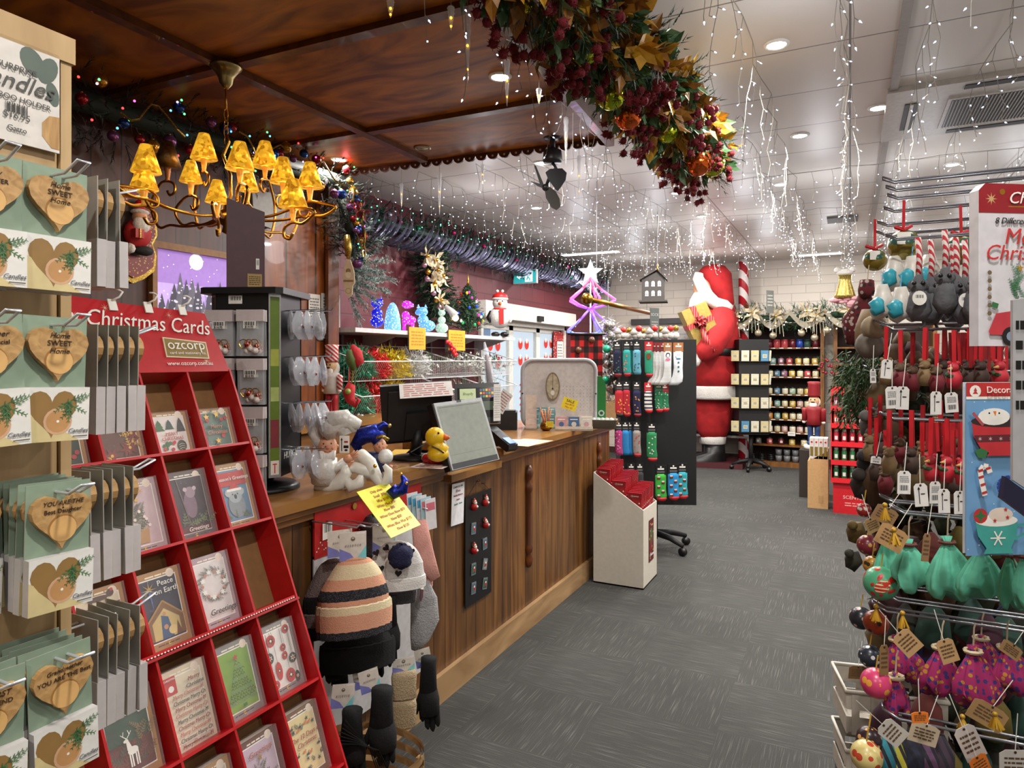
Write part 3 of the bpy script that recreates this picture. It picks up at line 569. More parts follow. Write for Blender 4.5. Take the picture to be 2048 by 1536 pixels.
t = pack(2, 3, 'card pack covered in repeated merry christmas lettering with a red corner', C('d8ccb4'), C('d0c0a8'), d_pattern)
for i in range(11):
    if i < 9: txt('Christmas Merry Ch' if i % 2 else 'Merry Christmas M', tr(.004, .01+.0135*i, .0365), t, [C('8a2430'), C('2a3438'), C('b86a68')][i % 3], .0125, .2, sx=.8)
txt('Christma', tr(.024, .131, .0365), t, C('2a3438'), .0125, .2); txt('Merry', tr(.024, .145, .0365), t, C('8a2430'), .0125, .2); txt('HAPPY|CHRISTMAS|CARDS'.split('|')[1], tr(-.036, .16, .038), t, WHITE, .006)
pack(3, 3, 'dark green card pack with a white reindeer and Greetings script', C('2c4c3c'), KR, d_deer, title=('Greetings', .0, .78, .02))
pack(0, 4, 'cream card pack reading The 12 Days of Christmas', C('d8c890'), C('6a4628', .4), d_twelve, title=('The 12 Days of|Christmas', 0, .62, .0165), tc=C('9a2020'))
pack(1, 4, 'mauve card pack with a potted tree and copper greetings script', C('c0acc0'), C('5c2c20', .4), d_basket, title=('Greetings', 0, .8, .018), tc=C('b06040'))
pack(2, 4, 'pale card pack with snowy fir trees, low on the rack', C('c8c4b4'), KR, d_snow)
pack(3, 4, 'grey card pack lowest in view beside the snowy fir pack', C('a8a8a4'), KR, d_pine)
# ================= BLACK SPINNER TOWER =================
TB = C('121214', .35); TC = at(516, 700, 2.5); TZ = CZ
tw = thing('counter_spinner', 'black square counter spinner with chrome corner strips and hooks', 'display stand', (TC.x, TC.y, TZ), 23)
b = MB(); b.lathe([(.15, 0), (.15, .012), (.13, .022), (.06, .03), (.05, .06)], TB, 28); b.build('base', tw)
h0, h1 = .06, .71; a = .125; ch = .028
b = MB(); b.prism([(a, -a+ch), (a, a-ch), (a-ch, a), (-a+ch, a), (-a, a-ch), (-a, -a+ch), (-a+ch, -a), (a-ch, -a)], h0, h1, TB); b.build('body', tw)
b = MB(); b.prism([(.15, -.13), (.15, .13), (.13, .15), (-.13, .15), (-.15, .13), (-.15, -.13), (-.13, -.15), (.13, -.15)], h1, h1+.022, TB); b.build('top_plate', tw)
for i, (cx_, cy_, az) in enumerate(((a-ch/2, -a+ch/2, -45), (a-ch/2, a-ch/2, 45), (-a+ch/2, -a+ch/2, -135))):
    b = MB(face((cx_, cy_, (h0+h1)/2), az)); b.lz = .001; b.rect(0, 0, .044, h1-h0, CHROME); b.rect(0, 0, .034, h1-h0-.02, C('5c7420', .4) if i == 0 else C('3c3c40', .3))
    if i == 0:
        b.rect(0, .1, .03, .06, C('9aa040')); b.rect(0, -.03, .03, .05, C('a8b868')); b.rect(0, -.17, .03, .1, C('7a2430')); b.rect(0, -.29, .03, .05, C('d8d0c8')); b.line([(0, -.31), (0, -.275)], .004, RR); b.line([(-.008, -.278), (.008, -.278)], .004, RR)
    b.build('corner_strip', tw)
txt('HUGGLER', face((a+.002, .01, .13), 0), tw, WHITE, .035, .1)
# bagged ornaments, four rows by two on the wide face (yaw -67), hooks on the narrow one (yaw 23)
FILM = clear(.22, 'e8ecf0'); GLR = spots('8a1c20', 'd8b070', 220, .4, .3, 'e8e0d8', .3)
def ornament_bag(kind):
    t = thing('ornament_bag', None, 'ornament bag'); b = MB()
    if kind == 0:
        b.box((-.046, -.16, .002), (.046, -.035, .012), FILM); b.build('bag', t)
        b = MB(); b.box((-.048, -.04, 0), (.048, 0, .014), C('c8bcbc', .4)); b.lz = .0145; b.rect(.0, -.052, .045, .026, WHITE); b.lz = .0155; b.bars(0, -.048, .036, .013, BLACK, 12); b.build('header_card', t)
        txt('$14.95', tr(0, -.06, .0165), t, BLACK, .011)
        b = MB()
        for i in range(9): b.ball((U(-.03, .03), U(-.145, -.115), U(.006, .016)), U(.009, .014), GLR if i % 2 else C('d8cfc8', .3), 8, 5)
        for i in range(3): b.tube([(.016*cos(a)+U(-.003, .003)+(i-1)*.02, -.118+.016*sin(a), .014) for a in [k*pi/5 for k in range(10)]], .0015, GOLD, 4, True)
        b.build('ornament', t)
    else:
        n = 10; rings = []
        for z, w, d in ((0, .012, .003), (-.015, .02, .008), (-.045, .036, .012), (-.08, .034, .012), (-.105, .014, .006)): rings.append([(w*cos(2*pi*k/n)*(1+.12*(k % 2)), z, d*sin(2*pi*k/n)) for k in range(n)])
        b.loft(rings, clear(.42, 'd8dce4', .1), smooth=False); b.build('bag', t)
        b = MB(); b.ball((0, -.065, 0), .019, C('c8c8d0', .15, .6), 10, 6, (1, 1, .5)); b.ball((.003, -.06, .008), .007, GLR, 6, 4); b.build('ornament', t)
    return t
OB0, OB1 = reg(ornament_bag(0)), reg(ornament_bag(1)); used = set()
def put(o, m, lab, grp):
    if o.name not in used: used.add(o.name); c = o; c.matrix_basis = m; WM[c.name] = m; c['label'] = lab; c['group'] = grp; return c
    return copy(o, m, lab, grp)
TM = tr(TC.x, TC.y, TZ, 23); rn = ['top', 'second', 'third', 'lowest']
for r_ in range(4):
    for c_ in range(2):
        for k_ in range(2): put(OB0, TM @ face((-.06+.112*c_, -.13-.018*(k_+1), .65-.168*r_), -90+U(-3, 3), U(-3, 3)), ('front' if k_ else 'rear')+' clear bag of red and gold ornaments, %s row of the spinner, %s column' % (rn[r_], ['rack-side', 'strip-side'][c_]), 'red ornament bags on the spinner')
    for c_ in range(2):
        for k_ in range(4): put(OB1, TM @ face((.145+.03*k_, -.05+.075*c_, .655-.168*r_), 10+U(-35, 35), U(-8, 14), U(-8, 8)), 'crinkled clear bag with a silver ornament, %s row of the spinner, %s hook, %s bag' % (rn[r_], ['nearer', 'farther'][c_], ['innermost', 'second', 'third', 'outermost'][k_]), 'silver ornament bags on the spinner')
        b = MB(TM); b.tube([(.125, -.05+.075*c_, .655-.168*r_), (.27, -.05+.075*c_, .66-.168*r_), (.275, -.05+.075*c_, .67-.168*r_)], .002, CHROME, 5)
        single(b, 'spinner_hook', 'thin chrome hook of the spinner, %s row, %s' % (rn[r_], ['first', 'second'][c_]), 'hook', 'chrome hooks of the spinner')
b = MB(TM @ face((.006, -.126, .69), -90)); b.lz = .002; b.rect(-.03, 0, .05, .03, WHITE); b.bars(-.03, .004, .04, .014, BLACK, 12); single(b, 'price_sticker', 'white price sticker at the top of the spinner face', 'sticker'); 
p = at(490, 575, 2.5); t = thing('boxed_board', 'tall maroon boxed board standing on top of the black spinner', 'box', (TC.x-.03, TC.y-.03, TZ+.732), -37)
b = MB(); b.box((-.012, -.065, 0), (.012, .065, .335), C('4c2630', .5)); b.v = [V((q.x, q.y, q.z-(.04 if q.z > .3 and q.y > 0 else 0))) for q in b.v]; b.build('board', t)
b = MB(face((.013, .04, .06), 0)); b.rect(0, .04, .012, .04, WHITE); b.bars(0, .045, .008, .02, BLACK, 6); b.rect(-.01, -.022, .05, .05, C('a8884c')); b.words(-.01, -.022, .04, .035, 5, INK); b.build('label', t)
# ================= KNITWEAR DISPLAY ON THE COUNTER FRONT =================
def px(pts, t):                       # a path read off the photograph at one distance, or (x, y, t) points
    return [at(p[0], p[1], p[2] if len(p) > 2 else t) for p in pts]
kx = -1.712
t = thing('clip_board_display', 'tall display board with red christmas header hung on the counter front', 'display board', (kx, 2.15, .3))
b = MB(face((kx+.012, 2.14, .62), 0)); b.prism([(-.33, -.4), (.33, -.4), (.33, .28), (-.33, .28)], 0, .006, C('c4c2c4', .5)); b.build('board', t, True)
b = MB(face((kx+.012, 2.14, .62), 0)); b.prism([(-.33, .27), (.33, .27), (.33, .45), (-.33, .45)], 0, .009, RED); b.lz = .0095
for i in range(70): b.circ(-.32+.0092*i, .285+.03*abs(sin(i*.7))+U(0, .012), .003, WHITE, 6)
b.rect(-.27, .36, .05, .06, WHITE); b.bars(-.27, .37, .034, .03, BLACK, 8); b.circ(-.12, .42, .012, GD); b.rect(.03, .41, .05, .05, C('a08850')); b.build('header', t, True)
txt('Christmas', face((kx+.023, 2.14, .95), 0) @ tr(.1, .015, 0), t, C('e8c8c0'), .06, .3, world=True)
def ring(c, w, d, n, rib=.03, yaw=0, ph=0):
    return [tuple(V(c)+V((w*cos(a)*(1+rib*(k % 2)), d*sin(a)*(1+rib*(k % 2)), 0))) for k in range(n) for a in [2*pi*k/n+ph]]
def beanie(lab, m, bands, W=.105, H=.25, pom=None, cuff=.09, cuffb=None, group='knitted hats on the display board', rib=.09):
    t = thing('beanie', lab, 'knitted hat', m=m, group=group); n = 44
    prof = [(0, .018), (-.008, .035), (-.03, .066), (-.06, .084), (-.1, .094), (-.15, .1), (-H+cuff, .104), (-H+.02, .104)]
    b = MB(); z = lambda f: -f*H
    N = 22; rings = []
    for i in range(N+1):
        f = i/N; zz_ = -f*(H-.01); r = W*min(1, .16+1.02*math.sqrt(max(0, f*1.35)) if f < .55 else 1)
        rings.append(ring((.003*sin(f*9), 0, zz_), r, r*.36*(1-.1*f), n, rib))
    for i in range(N):
        b.loft(rings[i:i+2], next(m_ for q, m_ in bands if (i+.5)/N <= q), cap=(i in (0, N-1)))
    b.build('crown', t)
    b = MB(); cb = cuffb or bands; zs = [-H+cuff, -H+cuff*.97, -H+cuff*.75, -H+cuff*.5, -H+cuff*.25, -H+.004, -H]
    rr = [W*1.0, W*1.06, W*1.08, W*1.08, W*1.07, W*1.07, W]
    for i in range(6): b.loft([ring((0, 0, zs[j]), rr[j], rr[j]*.42, n, rib) for j in (i, i+1)], next(m_ for q, m_ in cb if (i+.5)/6 <= q), cap=i == 5)
    b.build('cuff', t)
    if pom:
        b = MB(); b.ball((pom[0], pom[1], pom[2]), pom[3], pom[4], 14, 10); n0 = len(b.v); b.v = [V(p)+V((U(-1, 1), U(-1, 1), U(-1, 1)))*pom[3]*.16 for p in b.v]; b.build('pompom', t)
    return t
KC, KP, KN = C('d8c8a4', .95, v=.12, s=300, b=.25), C('d0997c', .95, v=.12, s=300, b=.25), spots('16161c', '6a6a74', 420, .3, .95)
KG, KB2, KW, KNV = C('6a5c5a', .95, v=.3, s=250, b=.6), C('050507', .95, v=.2, s=200, b=.25), C('d8d6d4', .9, s=200, b=.3), C('14163a', .95, v=.3, s=150, b=.6)
KGR, KPK, KGL = C('57565a', .95, v=.4, s=250, b=.6), C('d49a90', .9, s=200, b=.3), C('a4a4a6', .95, v=.2, s=200, b=.6)
def hang(px_, py_, t_, yaw): p = at(px_, py_, t_); return Matrix.Translation(p) @ Matrix.Rotation(R(yaw), 4, 'Z')
beanie('ribbed knitted beanie striped cream, peach and charcoal, nearest on the display', hang(709, 1112, 2.16, 50), [(.09, KP), (.26, KC), (.42, KP), (.55, KN), (1, KP)], .104, .25, cuffb=[(.3, KC), (.65, KP), (1, KN)], cuff=.105)
beanie('dark grey and black striped knitted beanie behind the cream striped one', hang(664, 1118, 2.34, 62), [(.45, KG), (.8, KB2), (1, KG)], .09, .26, cuffb=[(.5, KG), (1, KB2)])
h_ = beanie('white knitted hat with black hearts and a navy pompom', hang(792, 1082, 2.42, 40), [(1, KW)], .1, .17, pom=(.012, -.075, -.035, .043, KNV), cuff=.045, rib=.0)
for x, z, a in ((-.055, -.085, .1), (.005, -.105, -.1), (-.07, -.03, .4), (-.035, -.012, .8), (.05, -.03, -.3), (-.095, -.05, 0), (.02, -.01, -.4)):
    r = .1*math.sqrt(max(.001, 1-(x/.1)**2)); hp = heart(.025, .024); b = MB(); b.m = fr((x, -r*.36-.006, z), (1, 0, 0), (0, 0, 1)) @ Matrix.Rotation(a, 4, 'Z'); b.lz = .004; b.P(hp, BLACK); b.build('knitted_heart', h_)
beanie('grey pompom beanie half hidden behind the white heart hat', hang(745, 1062, 2.6, 45), [(1, KGR)], .085, .2, pom=(0, 0, .02, .04, KGR))
beanie('grey ribbed beanie under the white heart hat', hang(800, 1130, 2.6, 45), [(1, KGR)], .085, .14)
beanie('black knitted beanie low behind the cream striped one', hang(716, 1240, 2.3, 48), [(1, KB2)], .11, .16)
def header_card(lab, m, w=.085, h=.09, text='essence', grp='header cards of the knitwear'):
    t = thing('header_card', lab, 'product card', m=m, group=grp)
    b = MB(); b.prism([(-w/2, -h), (w/2, -h), (w/2, 0), (-w/2, 0)], -.001, 0, C('d2ccc2')); b.P([(-w/2, -h), (w*.1, -h), (-w*.1, -h*.75), (-w/2, -h*.55)], C('7c80c4')); b.P([(w/2, -h), (w*.1, -h), (w/2, -h*.5)], C('7ccad0')); b.circ(0, -h*.25, w*.085, C('8a7a6c', .3, .4), 14); b.circ(0, -h*.22, w*.05, C('d2ccc2'), 8, w*.02)
    b.rect(w*.28, -h*.06, w*.3, h*.04, WHITE); b.build('card', t); txt(text, tr(0, -h*.45, .004), t, C('8a8480'), w*.14, 0, space=1.4); return t
header_card('cream header card with lilac and teal corners above the striped beanie', hang(706, 1064, 2.15, 0) @ face((0, 0, 0), -40))
header_card('cream header card behind the front one, over the dark beanie', hang(680, 1060, 2.28, 0) @ face((0, 0, 0), -30))
header_card('cream header card above the black gloves by the red rack', hang(688, 1368, 2.12, 0) @ face((0, 0, 0), -40, 0, -6), .07, .075, 'essence')
header_card('cream header card above the long black gloves', hang(735, 1340, 2.2, 0) @ face((0, 0, 0), -40, 0, 10), .065, .075, 'essence')
header_card('cream header card right behind the long black gloves\' card', hang(722, 1333, 2.28, 0) @ face((0, 0, 0), -40, 0, 10), .065, .075, 'essence')
header_card('cream header card above the beige fingerless mittens', hang(807, 1316, 2.4, 0) @ face((0, 0, 0), -40), .08, .05, 'essence')
header_card('cream header card above the farthest black glove', hang(843, 1298, 2.55, 0) @ face((0, 0, 0), -45, 0, 10), .06, .07, 'essence')
header_card('teal and orange header card under the yellow notice', hang(768, 1045, 2.5, 0) @ face((0, 0, 0), -30), .09, .12, 'essence')
def soft(name, lab, cat, pts, rs, m, flat=.45, n=12, grp=None, extra=None):       # a soft hanging shape: fat tube flattened towards the viewer
    o = thing(name, lab, cat, tuple(pts[len(pts)//2]), 0, grp); c = V(pts[0])
    b = MB(); b.tube(pts, rs, m, n); d = ray(700, 1100); d.z = 0; d.normalize()
    b.v = [p-d*((p-c).dot(d))*(1-flat) for p in b.v]; b.build('body', o, True)
    if extra: extra(o)
    return o
def glove(lab, x, y, t, m, L=.2, W=.038, grp='gloves on the display board'):
    q = t/1345; o = thing('glove', lab, 'glove', tuple(at(x, y, t)), 0, grp); b = MB()
    k = 1/q; b.tube(px([(x, y), (x-1, y+.03*k), (x-2, y+L*.5*k)], t), [W*.85, W*.8, W*.95], m, 12); b.build('cuff', o, True)
    b = MB(); b.tube(px([(x-2, y+L*.45*k), (x, y+L*.6*k), (x+2, y+L*.78*k)], t), [W*.95, W*1.1, W], m, 12)
    for i, l in enumerate((.86, .97, 1, .93)):
        xx = x+(-.028+.019*i)*k; b.tube(px([(xx, y+L*.7*k), (xx+2, y+L*l*k), (xx+3, y+(L*l+.012)*k)], t), [.011, .0105, .004], m, 8)
    b.tube(px([(x-W*.7*k, y+L*.5*k), (x-W*1.2*k, y+L*.68*k), (x-W*1.3*k, y+L*.8*k)], t), [.014, .012, .005], m, 8)
    b.build('hand', o, True)
glove('long black glove hanging lowest, nearest the red card rack', 705, 1420, 2.1, KB2, .2); glove('long black glove beside the beige mittens', 765, 1378, 2.15, KB2, .24, .042)
glove('black glove hung farthest along the display', 858, 1316, 2.5, KB2, .26, .036); glove('black glove just under the striped beanie', 672, 1285, 2.32, KB2, .15); glove('black glove behind the pink sock card', 772, 1190, 2.55, KB2, .26, .05)
glove('black glove lying slanted under the pompom hat', 745, 1245, 2.45, KB2, .2, .05)
for i, (y_, s_) in enumerate(((1342, 'upper'), (1400, 'lower'))):
    o = thing('mitten', 'beige fingerless mitten, %s one of the folded pair' % s_, 'mitten', tuple(at(810, y_, 2.4)), 0, 'beige mittens'); b = MB(hang(808, y_, 2.4, 42)); b.loft([ring((0, 0, -z), r, r*.35, 48, .04) for z, r in ((0, .04), (.02, .044), (.05, .042), (.095, .043), (.1, .038))], C('b09c7e', .95, v=.15, s=200, b=.6)); b.build('body', o, True)
soft('sock', 'pale pink sock hanging at the far edge of the knitwear', 'sock', px([(838, 1040), (845, 1090), (855, 1130), (872, 1160)], 2.6), [.03, .036, .036, .02], KPK, .25, 12, 'socks on the knitwear board')
soft('sock', 'second pale pink sock below the first, with a burgundy tag', 'sock', px([(850, 1120), (848, 1170), (840, 1200)], 2.62), [.03, .035, .02], KPK, .25, 12, 'socks on the knitwear board')
soft('mitten', 'large light grey woollen mitten at the far edge', 'mitten', px([(842, 1165), (848, 1200), (850, 1240), (840, 1275), (830, 1300)], 2.6), [.03, .052, .056, .04, .016], KGL, .3, 14, 'mittens')
o = thing('swing_tag', 'white tag with a burgundy tip on the pink sock', 'tag', tuple(at(844, 1160, 2.5)), 0); b = MB(fr(at(844, 1172, 2.53), ray(1180, 718).normalized(), (0, 0, 1)) @ Matrix.Rotation(-.35, 4, 'Z')); b.prism([(-.022, -.012), (.022, -.012), (.022, .05), (-.022, .05)], 0, .0015, WHITE); b.prism([(-.022, -.04), (0, -.055), (.022, -.04), (.022, -.012), (-.022, -.012)], 0, .0016, C('4a1420')); b.lz = .003; b.words(0, .02, .02, .02, 3, GREY); b.build('card', o, True)
for i, (x, y, t_) in enumerate(((735, 1053, 2.35), (760, 1050, 2.45), (850, 1022, 2.6), (690, 1052, 2.3))):
    p = at(x, y, t_); b = MB(); q = V((kx+.02, p.y, p.z)); b.tube([q, q+V((.2, 0, 0)), q+V((.215, 0, .012)), q+V((.235, 0, .008))], .003, C('c8ccd4', .25, .5), 6); single(b, 'display_hook', 'clear hook of the knitwear board, %s from the red rack' % ['third', 'fourth', 'farthest', 'second'][i], 'hook', 'hooks of the knitwear board')
for i in range(5):
    p = at(826+i*9, 985+i*3, 2.62); o = thing('flat_pack', '%s small blue and white packet hanging at the end of the board' % ['first', 'second', 'third', 'fourth', 'fifth'][i], 'packet', m=face(p, -20, 0, 4), group='small packets behind the yellow notice'); b = MB(); b.prism([(-.03, -.12), (.02, -.12), (.02, 0), (-.03, 0)], -.001, .001, C('a8c8d0' if i % 2 else 'd8d4d8')); b.lz = .0015; b.rect(-.005, -.03, .04, .03, C('4a9ac0') if i < 3 else C('c86a78')); b.build('card', o)
# yellow notice
a_, b_, c_, d_ = px([(713, 985, 2.36), (775, 965, 2.52), (842, 1047, 2.45), (782, 1077, 2.3)], 0)
o = thing('notice', 'bright yellow handwritten notice hanging askew off the counter edge', 'sign', tuple(c_)); m = fr((a_+b_+c_+d_)/4, (b_-a_), (a_-d_)); W_, H_ = (b_-a_).length/2, (a_-d_).length/2
b = MB(m); b.prism([(-W_, -H_), (W_, -H_), (W_, H_), (-W_, H_)], -.001, .0005, C('d8d410', .35)); b.build('paper', o, True)
for k_, s_ in enumerate(('Only elves', 'Small  $95', 'Was $110', 'White Med $95', 'Now $85', 'White Elves Now $70', 'Now $50', 'White Blue Was $175', 'Now $120')): txt(s_, m @ tr(0, H_*.8-k_*H_*.2, .002), o, C('a83020'), .016, .2, world=True)
# poster and magnet board
def onfront(x, y, dx=.0): return onx(x, y, -1.715+dx)
a_, b_, d_ = onfront(892, 964), onfront(922, 956), onfront(897, 1063)
o = thing('poster', 'white paper notice about listening to the radio taped to the counter', 'poster', tuple(d_)); m = fr((a_+onfront(932, 1048))/2+V((.008, 0, 0)), (0, 1, 0), (0, 0, 1)); w_, h_ = .115, .2
b = MB(m @ Matrix.Rotation(-.05, 4, 'Z')); b.prism([(-w_/2, -h_/2), (w_/2, -h_/2), (w_/2, h_/2), (-w_/2, h_/2)], 0, .0015, C('dcdce0')); b.build('paper', o, True)
for k_, (s_, c_, z_) in enumerate((('Listen to the', '3a3a3a', .017), ('Elves', '8a2a3a', .02), ('Bubbly Bluberry', '8a2a3a', .013), ('Radio', '8a2a3a', .013), ('Spotify  Tunein', '2a6a58', .012))): txt(s_, m @ tr(0, .085-k_*.021, .0035), o, C(c_), z_, .15, world=True)
a_, d_ = onfront(928, 1005), onfront(980, 1190); yc = (a_.y+onfront(980, 1000).y)/2; zt, zb = onfront(954, 985).z, onfront(954, 1200).z; yw = (onfront(980, 1000).y-a_.y)
o = thing('magnet_board', 'black magnetic strip board hung on the counter with santa magnets', 'board', (-1.71, yc, zb)); m = fr((-1.714, yc, (zt+zb)/2), (0, 1, 0), (0, 0, 1))
b = MB(m); hh = (zt-zb)/2; b.prism([(-yw/2, -hh), (yw/2, -hh), (yw/2, hh), (-yw/2, hh)], .003, .007, C('101012', .3)); b.tube([(-yw*.4, hh, .006), (0, hh+.07, .006), (yw*.4, hh, .006)], .0012, BLACK, 4); b.build('board', o, True)
for i in range(10):
    c0, r0 = i % 2, i//2; kind = i in (0, 1, 3, 4); mm = m @ tr(-yw*.22+yw*.44*c0, hh*.78-r0*hh*.38+U(-.01, .01), .008) @ Matrix.Rotation(U(-.35, .35), 4, 'Z')
    if kind:
        g = thing('magnet', 'small red santa magnet on the black strip board, %s row, %s' % (['top', 'second', 'third'][r0], ['near side', 'far side'][c0]), 'magnet', m=mm, group='santa magnets'); b = MB(); b.ball((0, -.008, .006), .02, RED, 10, 6, (.9, 1, 1)); b.build('body', g); b = MB(); b.ball((0, .018, .008), .011, C('d8a890'), 8, 5); b.ball((0, .011, .013), .009, WHITE, 8, 5); b.build('head', g); b = MB(); b.lathe([(.012, 0), (.006, .012), (.003, .016)], RED, 10, (0, 0, 0)); b.v = [V((p.x, p.z+.02, p.y*.5+.008)) for p in b.v]; b.build('hat', g); b = MB(); b.ball((0, -.006, .022), .008, WHITE, 6, 4); b.build('trim', g)
    else:
        g = thing('magnet', 'square picture magnet in clear wrap, %s row of the strip board, %s' % (['top', 'second', 'third', 'fourth', 'lowest'][r0], ['near side', 'far side'][c0]), 'magnet', m=mm, group='picture magnets'); b = MB(); b.prism([(-.022, -.028), (.022, -.028), (.022, .03), (-.022, .03)], 0, .004, C('6a7478', .3)); b.lz = .0045; b.rect(0, 0, .034, .044, [C('2c4a3a'), C('8a8a88'), C('4a5a70')][i % 3]); b.circ(.004, -.002, .01, RED, 10); b.circ(.004, .008, .006, WHITE, 8); b.xtree(-.008, -.016, .014, .024, GRN); b.build('picture', g)
for i, x in enumerate((952, 962)):
    p = onfront(x, 962+i*5); b = MB(); b.tube([p+V((.0, 0, 0)), p+V((.02, 0, 0)), p+V((.025, 0, .01))], .002, BRASS, 5); single(b, 'cup_hook', 'small brass cup hook above the magnet board, %s one' % ['near', 'far'][i], 'hook', 'brass cup hooks')
# slatted basket with wires, floor by the red rack
bp = at(735, 1520, 2.15); o = thing('slatted_basket', 'rounded wooden slatted basket on the floor holding thin black wires', 'basket', (bp.x, bp.y, 0)); SL = wood('8a6a44', 'b08c60', (1, 1, 1), 12, .5, .05, None, 'slat_wood')
for i in range(7): z = bp.z+.02-i*.045; b = MB(); b.loft([[(.19*cos(a)*(abs(cos(a))**-.2 if abs(cos(a)) > .1 else 1), .14*sin(a), zz_) for a in [2*pi*k/28 for k in range(28)]] for zz_ in (z, z+.02)], SL, cap=False); b.loft([[(.182*cos(a)*(abs(cos(a))**-.2 if abs(cos(a)) > .1 else 1), .132*sin(a), zz_) for a in [2*pi*k/28 for k in range(28)]] for zz_ in (z+.02, z)], SL, cap=False); b.build('slat', o)
b = MB(); [b.box((x, y, 0), (x+.02, y+.02, bp.z), SL) for x, y in ((-.15, -.1), (.13, -.1), (-.15, .08), (.13, .08))]; b.box((-.16, -.11, bp.z-.3), (.16, .11, bp.z-.28), SL); b.build('frame', o)
for i in range(7):
    b = MB(); b.tube(px([(690-i*3, 1440+i*8, 2.0), (715, 1470+i*3, 2.05), (740+i*3, 1500, 2.1), (752+i*4, 1536, 2.15)], 0), .0018, BLACK, 5); single(b, 'black_wire', 'thin black wire rising from the slatted basket, number %s from the top' % ['one', 'two', 'three', 'four', 'five', 'six', 'seven'][i], 'wire', 'thin black wires in the basket')
# ================= ON THE COUNTER =================
PW_, SKIN, BLU = C('d8d6cc', .35, v=.08, s=60), C('d09878', .5), foil('1a2a8c', 300, .35); SATIN = C('cfcdc8', .3, v=.15, s=40, b=.4); GLD = spots('8a6a20', 'e8d080', 200, .3, .3, m=.7)
def r_(p, t): return p*t/1345
def elf(lab, t, hat, face_, hatm, bodym, arms, legs, base, beard, shoe, extra=None):
    o = thing('elf_figure', lab, 'figurine', base); T_ = lambda pts, rs, m, nm, n=12: MB().tube(px(pts, t), [r_(q, t) for q in rs], m, n).build(nm, o, True)
    hx, hy, hr = face_
    for pts, rs in hat: T_(pts, rs, hatm, 'hat')
    b = MB(); c = at(hx, hy, t); b.ball(c, r_(hr, t), SKIN, 16, 12, (1, 1, 1.2)); d = (E0-c).normalized(); s_ = d.cross(V((0, 0, 1))).normalized()
    q = d*.9 - s_*.0; b.ball(c+q*r_(hr, t)+V((0, 0, -.1*r_(hr, t))), r_(hr*.24, t), C('c88068'), 8, 6)
    for k in (-1, 1): b.ball(c+s_*r_(hr*.95, t)*k+V((0, 0, 0)), r_(hr*.22, t), SKIN, 6, 5); b.ball(c+q*r_(hr*.88, t)+s_*r_(hr*.36, t)*k+V((0, 0, .28*r_(hr, t))), r_(hr*.12, t), BLACK, 6, 5); b.ball(c+q*r_(hr*.78, t)+s_*r_(hr*.45, t)*k+V((0, 0, -.15*r_(hr, t))), r_(hr*.26, t), C('d08870'), 6, 5)
    b.tube([c+q*r_(hr*.95, t)+s_*r_(hr*.3, t)*k-V((0, 0, r_(hr*(.5 if k else .55), t))) for k in (-1, 0, 1)], r_(hr*.07, t), C('a04a40'), 5); b.build('head', o, True)
    if beard: 
        b = MB()
        for k in range(9): b.tube([c+q*r_(hr*.7, t)+s_*r_(hr*(k-4)*.17, t)-V((0, 0, r_(hr*.45, t))), c+q*r_(hr*.9, t)+s_*r_(hr*(k-4)*.14, t)-V((0, 0, r_(hr*1.3, t))), c+q*r_(hr*.6, t)+s_*r_(hr*(k-4)*.06, t)-V((0, 0, r_(hr*(2.1-abs(k-4)*.15), t)))], [r_(hr*.2, t), r_(hr*.22, t), r_(hr*.08, t)], C('dcdad4', .6), 6)
        b.build('beard', o, True)
    for pts, rs, m in bodym: T_(pts, rs, m, 'body')
    for pts, rs, hd in arms:
        T_(pts, rs, bodym[0][2], 'sleeve')
        x, y = pts[-1][:2]; b = MB(); dx, dy = hd; L = math.hypot(dx, dy); dx /= L; dy /= L; s2 = rs[-1]
        b.tube(px([(x, y), (x+dx*s2*1.2, y+dy*s2*1.2), (x+dx*s2*2, y+dy*s2*2)], t), [r_(s2*.8, t), r_(s2*.95, t), r_(s2*.7, t)], SKIN, 8)
        for k, a_ in enumerate((-.45, -.15, .15, .4)):
            ex, ey = dx*cos(a_)-dy*sin(a_), dx*sin(a_)+dy*cos(a_); b.tube(px([(x+dx*s2*1.6-dy*s2*(k-1.5)*.3, y+dy*s2*1.6+dx*s2*(k-1.5)*.3), (x+dx*s2*1.6+ex*s2*[1.5, 1.9, 1.8, 1.4][k], y+dy*s2*1.6+ey*s2*[1.5, 1.9, 1.8, 1.4][k]), (x+dx*s2*1.6+ex*s2*[1.9, 2.5, 2.3, 1.8][k], y+dy*s2*1.6+ey*s2*[1.9, 2.5, 2.3, 1.8][k]-1)], t), [r_(s2*.26, t), r_(s2*.24, t), r_(s2*.14, t)], SKIN, 6)
        b.tube(px([(x+dx*s2*.6, y+dy*s2*.6), (x+dx*s2*1.2-dy*s2*1.1, y+dy*s2*1.2+dx*s2*1.1), (x+dx*s2*1.9-dy*s2*1.3, y+dy*s2*1.9+dx*s2*1.3)], t), [r_(s2*.3, t), r_(s2*.28, t), r_(s2*.16, t)], SKIN, 6); b.build('hand', o, True)
    for pts, rs, m in legs: T_(pts, rs, m, 'leg', 14)
    for x, y, r in shoe: MB().ball(at(x, y, t-.01), r_(r, t), C('b8a060', .3, .8), 8, 6).build('bell', o, True)
    if extra: extra(o, t)
    return o
